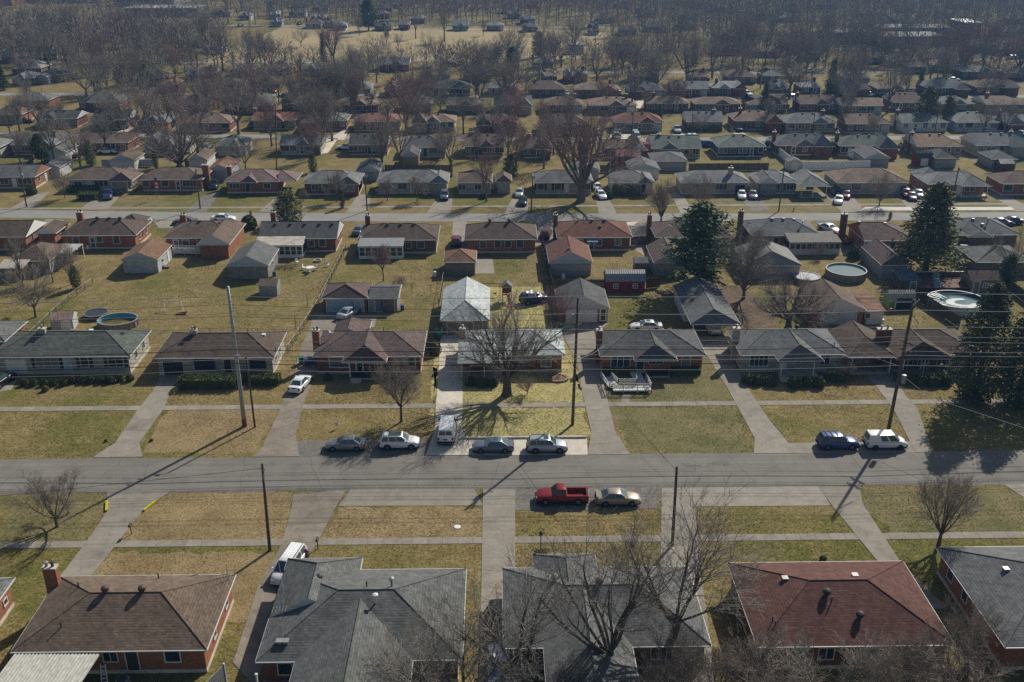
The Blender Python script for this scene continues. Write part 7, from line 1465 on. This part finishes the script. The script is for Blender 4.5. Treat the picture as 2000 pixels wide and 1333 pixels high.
# named bare trees, nearest streets first
GB2 = 'bare trees across the second street'
for key, x, yb, yt, lb, w_ in (
    ('gaunt', 881, 346, 232, 'gaunt bare tree with thick trunk behind the grey tan-brick house', .9), ('oval', 747, 338, 212, 'purple-brown bare tree behind the open dark garage', 1.1), ('vase', 782, 325, 208, 'bare tree right of the purple-brown one behind the dark garage', .9), ('redoval', 950, 394, 286, 'reddish bare tree in front of the ivy stone house', .9), ('small', 757, 392, 345, 'small bare tree at the left of the tan brick house lawn', 1.1), ('small', 815, 394, 340, 'small bare tree right on the tan brick house lawn', 1.1), ('small', 658, 394, 330, 'thin pale bare tree beside the cypress', 1.0), ('small', 593, 394, 366, 'low rounded bare tree left of the cypress house', 1.2),
    ('fan', 1291, 434, 337, 'fan-shaped pale bare tree on the second street verge', .95), ('dense', 1366, 418, 333, 'dense round brown bare tree right of the fan-shaped one', .92), ('dense', 1717, 402, 334, 'dense grey bare tree before the pale blue garage house', 1.1), ('dense', 127, 388, 328, 'squat pinkish bare tree beside the orange brick gable house', 1.0), ('spread', 70, 620, 515, 'bare tree with dark stump foot in the left back yard', 1.0), ('tall', 45, 560, 452, 'leaning bare tree among the left back yards, behind', .7), ('vase', 104, 552, 470, 'thin bare tree left of the evergreen shrub', .8), ('small', 140, 556, 472, 'pale bare tree growing through the evergreen shrub', 1.0),
    ('tall', 108, 322, 215, 'bare tree behind the orange brick gable house', 1.0), ('vase', 158, 330, 225, 'slim bare tree behind the clipped hedge house', .9), ('oval', 40, 320, 245, 'brown bare tree at the left edge behind the dark roof', 1.0), ('tall', 390, 330, 235, 'right-hand dark bare tree beside the broad purple one', .8), ('spread', 480, 332, 265, 'bare tree behind the plum-brown carport house', 1.0), ('spread', 1975, 545, 445, 'bare tree over the grey hipped garage at right', 1.0), ('spread', 1908, 470, 425, 'low bare tree right of the big conifer, by the street', 1.0), ('red', 1008, 335, 235, 'red-twigged bare tree behind the bright green tree', 1.0),
    ('densered', 780, 572, 538, 'brown bare shrub right of the double garage', .9), ('dense', 1600, 505, 470, 'brown bare shrub beside the sunroom house', .8), ('dense', 1455, 470, 435, 'bare shrub behind the pale grey gabled garage', .9), ('densered', 1085, 640, 560, 'purple-grey bare shrub between the pale and charcoal garages', .8), ('small', 1480, 520, 440, 'thin bare tree at the left of the pale grey garage', .9), ('dense', 40, 560, 510, 'bramble thicket below the left hip roof', 1.3), ('oval', 1232, 325, 250, 'slim purple bare tree behind the pale green garage', .7), ('vase', 1062, 330, 215, 'tall bare tree behind the grey stone house, left of the giant', .8)):
    plant(key, x, yb, TALL(x, yb, yt), lb, GB2, rz=x*.7, wide=w_)
for lb, x, y in (('bare shrub mass left of the grey stone house porch, right end', 1655, 738), ('bare shrub on the lawn before the pale blue-roofed house', 1030, 770)):
    plant('dense', x, y, 2.6, lb, 'bare shrubs by the houses', wide=1.5, name='bare_shrub', cat='shrub')
# farther trees seen one by one, then a seeded planting along the garden lines
far = []
for key, x, yb, yt, w_ in (('redoval', 200, 148, 52, 1.15), ('tall', 318, 136, 65, 1.1), ('vase', 405, 122, 70, 1), ('spread', 170, 190, 110, 1.3), ('tall', 56, 68, 12, 1), ('tall', 94, 76, 25, .8), ('spread', 290, 120, 60, 1), ('oval', 372, 114, 58, .8), ('vase', 518, 132, 66, 1), ('spread', 588, 92, 52, 1), ('oval', 570, 118, 84, .9), ('gaunt', 690, 160, 74, 1), ('vase', 736, 162, 80, .9),
    ('redoval', 702, 70, 28, .9), ('small', 755, 88, 52, .8), ('gaunt', 778, 100, 60, .8), ('tall', 812, 76, 18, .9), ('vase', 852, 128, 60, 1), ('dense', 930, 184, 68, 1.1), ('tall', 868, 82, 8, .9), ('oval', 944, 70, 36, 1), ('tall', 1120, 112, 28, 1.2), ('redoval', 1195, 72, 18, 1.1), ('vase', 1236, 128, 66, 1.1), ('tall', 1390, 152, 78, 1), ('tall', 1450, 140, 66, 1), ('vase', 1165, 165, 78, 1.2), ('dense', 1280, 180, 90, 1), ('red', 1180, 205, 150, 1.2), ('tall', 1012, 150, 78, .8), ('tall', 1080, 124, 80, .7),
    ('tall', 1556, 206, 120, .8), ('vase', 1656, 214, 118, 1.1), ('gaunt', 1732, 222, 112, .8), ('vase', 1798, 120, 66, 1), ('tall', 1916, 152, 66, 1), ('red', 1945, 85, 34, 1.1), ('redoval', 1665, 94, 36, .9), ('tall', 1695, 92, 20, 1), ('tall', 1515, 118, 48, 1), ('oval', 1540, 130, 60, 1), ('red', 1726, 145, 108, .8), ('tall', 1990, 150, 80, .9), ('gaunt', 1918, 268, 196, .9), ('vase', 1960, 262, 185, 1), ('dense', 1700, 268, 215, .7), ('spread', 1368, 262, 218, .9), ('small', 1475, 210, 195, 1), ('dense', 1768, 294, 255, .9), ('red', 1060, 262, 190, 1.1), ('redoval', 1000, 268, 170, 1.2), ('spread', 960, 262, 172, 1.1), ('tall', 905, 262, 180, 1), ('oval', 1110, 268, 170, 1.1), ('dense', 820, 250, 175, 1),
    ('densered', 620, 228, 130, 1.1), ('red', 585, 215, 128, 1), ('vase', 545, 205, 128, .9), ('gaunt', 725, 222, 160, .9), ('spread', 860, 222, 160, 1), ('densered', 450, 232, 150, 1.2), ('dense', 400, 226, 140, 1.1), ('densered', 330, 228, 150, 1.1), ('spread', 215, 226, 158, 1.2), ('dense', 120, 240, 190, 1.1), ('spread', 20, 262, 205, 1), ('spread', 505, 228, 160, .9), ('dense', 1260, 215, 168, .8), ('tall', 760, 265, 182, 1), ('oval', 700, 285, 212, 1), ('red', 1010, 225, 160, 1.1)): far.append((key, x, yb, yt, w_))
far.sort(key=lambda q: q[1])
KW = {'spread': 'wide-spreading grey', 'vase': 'vase-shaped brown', 'oval': 'oval brown', 'tall': 'tall slender grey', 'red': 'red-budded', 'redoval': 'rusty red-budded', 'dense': 'dense brown', 'densered': 'dense purple-red', 'gaunt': 'gaunt thick-limbed', 'small': 'small dark'}
for i, (key, x, yb, yt, w_) in enumerate(far):
    plant(key, x, yb, TALL(x, yb, yt), '%s bare tree, %s from the left among large mid-distance trees' % (KW[key], ordinal(i)), 'large middle-distance trees', rz=x, wide=w_)
rnd = random.Random(2025)
def inpark(x, y):
    c = False; n = len(PARK)
    for i in range(n):
        (x1, y1), (x2, y2) = PARK[i], PARK[(i+1) % n]
        if (y1 > y) != (y2 > y) and x < (x2-x1)*(y-y1)/(y2-y1)+x1: c = not c
    return c
bands = [(262, 300, 8, (13, 18), 'left of the giant tree'), (196, 240, 12, (14, 19), 'in the belt left of centre'), (296, 320, 8, (8, 13), 'in gardens behind the second street'), (246, 262, 8, (9, 15), 'along the third street'), (206, 224, 14, (10, 17), 'in gardens before the fourth street'), (176, 196, 14, (10, 18), 'along the fourth street'), (140, 166, 30, (11, 20), 'in gardens behind the fourth street'), (112, 140, 32, (11, 20), 'in the fifth garden row'), (84, 112, 26, (12, 21), 'level with the playing field')]
hb = [(u[1], u[2]) for u in HOUSES]
for y0, y1, n, (h0, h1), where in bands:
    L = []
    tries = 0
    while len(L) < n and tries < n*30:
        tries += 1; x, y = rnd.uniform(-40, 2040), rnd.uniform(y0, y1)
        if inpark(x, y) or inpark(x, y-6): continue
        if y0 > 190 and (x > 1000) and rnd.random() < .62: continue
        if 'left of' in where and not 230 < x < 1040: continue
        if y0 > 240 and any(abs(hx-x) < 45 and abs(hy-y) < 12 for hx, hy in hb): continue
        L.append((x, y))
    L.sort()
    for i, (x, y) in enumerate(L):
        key = rnd.choices(('spread','vase','oval','tall','red','redoval','dense','densered','gaunt'), (3,4,4,4,1.4,1.4,3,2,1))[0]
        plant(key, x, y, rnd.uniform(h0, h1), '%s bare tree, %s from the left %s' % (KW[key], ordinal(i), where), 'bare trees '+where, rz=rnd.uniform(0, 6), wide=rnd.uniform(.85, 1.2))
# the hazy wood beyond: one mass
# tufts of grass over the nearer lawns
import numpy as np
def tufts(n, box, m, seed, hmin, hmax, name='grass', keep=None):
    rg = np.random.default_rng(seed); x = rg.uniform(box[0], box[1], n); y = rg.uniform(box[2], box[3], n); ok = np.ones(n, bool)
    def inside(P):
        c = np.zeros(n, bool)
        for (x1, y1), (x2, y2) in zip(P, P[1:]+P[:1]):
            if y1 == y2: continue
            c ^= ((y1 > y) != (y2 > y)) & (x < (x2-x1)*(y-y1)/(y2-y1)+x1)
        return c
    for P in HARD:
        if max(p[1] for p in P) < box[2] or min(p[1] for p in P) > box[3]: continue
        ok &= ~inside(P)
    # drifts: more in some places than others
    v = np.sin(x*.31+1.3*np.sin(y*.23))+np.sin(y*.47+1.7*np.sin(x*.19+seed)); ok &= rg.random(n) < np.clip(.55+.3*v, .12, 1)
    x, y = x[ok], y[ok]; k = len(x); V = np.zeros((k, 9, 3), np.float32)
    for j in range(3):
        a = rg.uniform(0, 6.283, k); h = rg.uniform(hmin, hmax, k); wd = rg.uniform(.02, .05, k); ln = rg.uniform(.3, 1.3, k)*h; ox, oy = rg.normal(0, .05, k), rg.normal(0, .05, k)
        c, s = np.cos(a), np.sin(a)
        V[:,j*3,:] = np.stack([x+ox-s*wd, y+oy+c*wd, np.zeros(k)], 1); V[:,j*3+1,:] = np.stack([x+ox+s*wd, y+oy-c*wd, np.zeros(k)], 1); V[:,j*3+2,:] = np.stack([x+ox+c*ln, y+oy+s*ln, h], 1)
    me = bpy.data.meshes.new(name); me.vertices.add(k*9); me.vertices.foreach_set('co', V.ravel()); me.loops.add(k*9); me.loops.foreach_set('vertex_index', np.arange(k*9, dtype=np.int32))
    me.polygons.add(k*3); me.polygons.foreach_set('loop_start', np.arange(0, k*9, 3, dtype=np.int32)); me.update(calc_edges=True); me.materials.append(m); me.validate()
    o = bpy.data.objects.new(name, me); COL.objects.link(o); o['kind'] = 'stuff'; return o
NB = (-62, 60, 58, 122)
tufts(70000, NB, mat('straw_blades', (.26, .20, .10), .9, .25, .4, col2=(.33, .26, .14)), 1, .03, .08)
tufts(45000, NB, mat('green_blades', (.120, .122, .036), .9, .3, .4, col2=(.17, .165, .055)), 2, .03, .085)
tufts(36000, (-85, 85, 122, 190), mat('straw_blades', (.26,.20,.10)), 3, .05, .11)
tufts(24000, (-85, 85, 122, 190), mat('green_blades', (.085,.095,.024)), 4, .05, .11)
def far_wood(seed, rows, cols, name):
    r = random.Random(seed); M0 = [MB(), MB(), MB()]
    for y, n, h0, h1, x0, x1, hole in rows:
        for k in range(n):
            x = x0+(x1-x0)*(k+r.random())/n; yy = y+r.uniform(-3.5, 3.5)*(2 if y > 84 else 1)
            if hole and inpark(x, yy): continue
            a = Vector((*G(x, yy), 0)); H = r.uniform(h0, h1); R = H*r.uniform(.34, .52); mb = M0[r.choices((0,1,2), (5,4,1.6))[0]]; m2 = mb is M0[2]
            mb.tube([a, a+Vector((0,0,H*.45)), a+Vector((0,0,H*.8))], [.3,.2,.05], 4)
            for j in range(12):
                q = r.uniform(0, 6.283); e = r.uniform(.5, 1.35); p = a+Vector((0,0,H*r.uniform(.15,.55))); Lb = H*.42*r.uniform(.7,1.1)
                mb.tube([p, p+Vector((math.cos(q)*math.cos(e)*Lb, math.sin(q)*math.cos(e)*Lb, math.sin(e)*Lb))], [.11,.03], 3)
            for j in range(190):
                q = r.uniform(0, 6.283); v = r.uniform(-1, 1); u = math.sqrt(1-v*v); k3 = r.uniform(.45,1)
                p = a+Vector((R*u*math.cos(q)*k3, R*u*math.sin(q)*k3, H*.58+H*.40*v*k3)); o = (p-a-Vector((0,0,H*.3))).normalized(); Lt = r.uniform(.9, 2.2); s = o.cross(Vector((r.uniform(-1,1),r.uniform(-1,1),.3))).normalized()*(.085 if not m2 else .16)
                mb.add([p-s, p+s, p+o*Lt+Vector((r.uniform(-.5,.5),r.uniform(-.5,.5),0))], [(0,1,2)])
    for mb, m in zip(M0, (TWIGG, TWIG, TWIGR)):
        if mb.f: o = obj(name, mb, m); o['kind'] = 'stuff'; o['label'] = 'hazy far-off bare woodland filling the top of the view'
far_wood(9, [(76,46,13,20,1250,2100,True),(62,56,14,22,1150,2100,True),(47,100,14,22,430,2100,True),(38,130,15,23,560,2100,True),(29,150,15,24,480,2150,False),(20,160,15,24,430,2150,False),(11,170,16,25,400,2150,False),(2,190,16,25,-100,2150,False),(-8,180,16,25,-150,2150,False),(-18,170,16,25,-200,2200,False),(-30,170,16,25,-200,2200,False),(96,22,11,17,-100,380,False),(78,26,11,18,-100,400,False),(60,28,12,19,-100,420,False),(44,24,12,19,-100,430,False),(150,30,10,17,-60,2060,True),(133,46,9,14,-60,2060,True),(117,60,11,19,-60,380,True),(117,40,11,19,1090,2060,True),(103,60,11,19,-60,2060,True),(90,64,12,20,-60,2060,True),(176,22,9,16,200,2000,True),(200,10,9,15,220,1100,True),(28,18,12,18,-100,430,False)], 0, 'woodland')
# hedges and shrubs
def shrub_mesh(seed, wx, wy, h, n, leaf, m, boxy=True):
    r = random.Random(seed); B = MB()
    B.box(-wx/2*.82, wx/2*.82, -wy/2*.82, wy/2*.82, 0, h*.86) if boxy else B.lathe([(wx*.36,0),(wx*.40,h*.4),(wx*.25,h*.75),(0,h*.85)], 8)
    for i in range(n):
        if boxy:
            f = r.random(); x, y, z = r.uniform(-.5,.5)*wx, r.uniform(-.5,.5)*wy, r.uniform(.05,1)*h
            if f < .4: z = h*r.uniform(.93,1.03)
            elif f < .7: y = (-.5 if r.random() < .6 else .5)*wy*r.uniform(.94,1.03)
            else: x = r.choice((-.5,.5))*wx*r.uniform(.94,1.03)
        else:
            q = r.uniform(0,6.283); v = r.uniform(-.2,1); u = math.sqrt(max(0,1-v*v))*r.uniform(.85,1.05); x, y, z = wx/2*u*math.cos(q), wy/2*u*math.sin(q), max(.05, h*(.25+.72*v))
        a = Vector((r.gauss(0,1), r.gauss(0,1), r.gauss(0,1))).normalized()*leaf*r.uniform(.7,1.3); b = a.cross(Vector((r.gauss(0,1), r.gauss(0,1), r.gauss(0,1)))).normalized()*leaf*.6; p = Vector((x,y,z))
        B.add([p-a, p-b*.9, p+a, p+b], [(0,1,2,3)])
    return B.mesh('foliage', m)
SH = shrub_mesh(1, 1.15, 1.1, 1.05, 420, .10, HEDGE, False)
def shrub(label, x, y, s=1.0, group='clipped shrubs along the house fronts', me=None, sz=None, name='shrub'):
    t = thing(name, label, 'shrub', G(x, y), x*.3, group); t.scale = (s, s, sz or s); link('foliage', me or SH, t); return t
xs = [49, 67, 88, 105, 125, 143, 165, 180, 200, 217, 236, 254]
for i, x in enumerate(xs): shrub('%s clipped ball shrub from the left before the green-grey roofed house' % ordinal(i), x, 753 if i < 5 else (748 if i < 10 else 744), .95)
shrub('lone pale shrub on the lawn below the clipped row', 89, 764, .8, me=shrub_mesh(2, 1.2, 1.1, 1.0, 380, .1, YELG, False))
def hedge(label, x0, x1, y, wd, h, rz=0, n=2400, L=None):
    a, b = G(x0, y), G(x1, y); W = L or b[0]-a[0]; t = thing('hedge', label, 'hedge', ((a[0]+b[0])/2, a[1]+wd/2, 0), rz); link('foliage', shrub_mesh(int(x0), W, wd, h, n, .12, HEDGE), t)
hedge('long square-clipped hedge before the brown stone house', 350, 466, 762, 1.9, 1.45)
hedge('short hedge block right of the small lamp pole', 489, 545, 755, 1.8, 1.2, n=1200)
hedge('dark hedge strip behind the long clipped hedge', 458, 500, 748, 1.2, 1.0, n=700)
hedge('square hedge turning the corner before the charcoal stone house', 130, 190, 377, 1.6, 1.4, n=1500); hedge('second arm of the square hedge along its drive', 150, 190, 392, 2.4, 1.5, n=1200); hedge('dark hedge right of the ramp house porch', 1308, 1368, 735, 1.2, 1.0, n=900); hedge('dark hedge left of the ramp, under the picture window', 1178, 1240, 735, 1.0, .9, n=900)
hedge('dark clipped hedge before the grey brick house, third street', 1338, 1418, 258, 2, 1.6, n=600); hedge('dark hedge below the white-sided house base', 1197, 1250, 384, 1.5, 2.2, n=700)
BIGS = shrub_mesh(3, 1.5, 1.4, 1.25, 520, .11, HEDGE, False); DKS = shrub_mesh(4, 1.5, 1.4, 1.2, 480, .11, GRND, False)
for i, (x, y, s, me) in enumerate(((1460,748,1.2,DKS),(1480,750,1.1,DKS),(1504,752,1.1,DKS),(1552,755,1.25,DKS),(1576,753,1.1,BIGS),(1598,755,1.2,BIGS),(1622,742,1.3,DKS),(1640,744,1.1,DKS))): shrub('%s evergreen shrub from the left before the grey porch house' % ordinal(i), x, y, s, me=me)
for i, (x, y, s) in enumerate(((1758,745,1.2),(1775,748,1.2),(1800,750,1.3),(1822,752,1.3),(1845,750,1.3))): shrub('%s dark shrub from the left before the carport house porch' % ordinal(i), x, y, s, me=DKS)
for i, (x, y, s) in enumerate(((918,752,1.0),(940,755,1.0),(962,754,.9))): shrub('%s low dark shrub from the left under the pale blue-roofed porch' % ordinal(i), x, y, s, me=DKS)
for lb, x, y, s, me in (('dark shrub before the red-brick left house of the second street', 62, 380, 1.6, DKS), ('shrub beside the fan-shaped tree', 1190, 388, 1.2, DKS), ('rounded shrub right of the tan-brown-roofed house', 487, 447, 2.2, BIGS), ('weedy tuft by the culvert, left of the pale left drive', 207, 863, .28, DKS), ('weedy tuft by the culvert, right of the pale left drive', 296, 862, .28, DKS), ('evergreen tuft at the twin-trunk fence', 352, 334, 1.4, DKS), ('low shrub in front of the dark brown-roofed house steps', 1668, 505, 1.6, BIGS), ('shrub before the ivy stone house', 945, 388, 1.1, DKS), ('shrub below the plum-roofed porch, left side', 640, 742, .8, DKS), ('weedy shrub between the plum-roofed house and the fence', 850, 692, 1.3, shrub_mesh(6, 1.5, 1.2, 1.5, 300, .12, YELG, False)), ('small dark tuft on the lawn above the red roof', 1607, 1096, .5, DKS)): shrub(lb, x, y, s, 'odd shrubs', me)
# leaf litter on the bright lawn
r = random.Random(12); mb = MB(); P0, P1 = G(900, 856), G(1155, 790); 
for i in range(5200):
    x, y = (r.uniform(903, 1150), r.uniform(797, 855)) if i % 3 else (r.uniform(905, 1135), r.uniform(740, 786)); a = G(x, y); s = r.uniform(.03, .075); q = r.uniform(0, 6.3); c, sn = math.cos(q)*s, math.sin(q)*s; z = r.uniform(.015, .05)
    mb.add([(a[0]-c,a[1]-sn,z),(a[0]+sn*.6,a[1]-c*.6,z+.02),(a[0]+c,a[1]+sn,z+r.uniform(0,.04)),(a[0]-sn*.6,a[1]+c*.6,z)], [(0,1,2,3)])
o = obj('fallen_leaves', mb, mat('dry_leaves', (.34, .25, .13), .9, .3, 1.5, col2=(.46, .38, .22))); o['kind'] = 'stuff'
# ------------------------------------------------------------------ air
mb = MB(); mb.box(-2600, 2600, -120, 3400, -1.0, 62.0)
hz_ = obj('haze', mb, bpy.data.materials.new('haze_air')); hz_['kind'] = 'stuff'
m = hz_.data.materials[0]; m.use_nodes = True; n = m.node_tree.nodes; n.clear()
out = n.new('ShaderNodeOutputMaterial'); pv = n.new('ShaderNodeVolumePrincipled'); pv.inputs['Color'].default_value = (.20, .50, 1, 1); pv.inputs['Density'].default_value = HAZE; pv.inputs['Anisotropy'].default_value = .25
m.node_tree.links.new(pv.outputs[0], out.inputs['Volume'])
dups = {k: v for k, v in LABELS.items() if len(v) > 1}
long_ = [k for k in LABELS if len(k.split()) > 16 or len(k.split()) < 4]
if dups or long_: print('LABELS', dups, long_)
print('OBJECTS', len(bpy.data.objects), 'TRIS', sum(len(me.polygons)*2 for me in bpy.data.meshes))
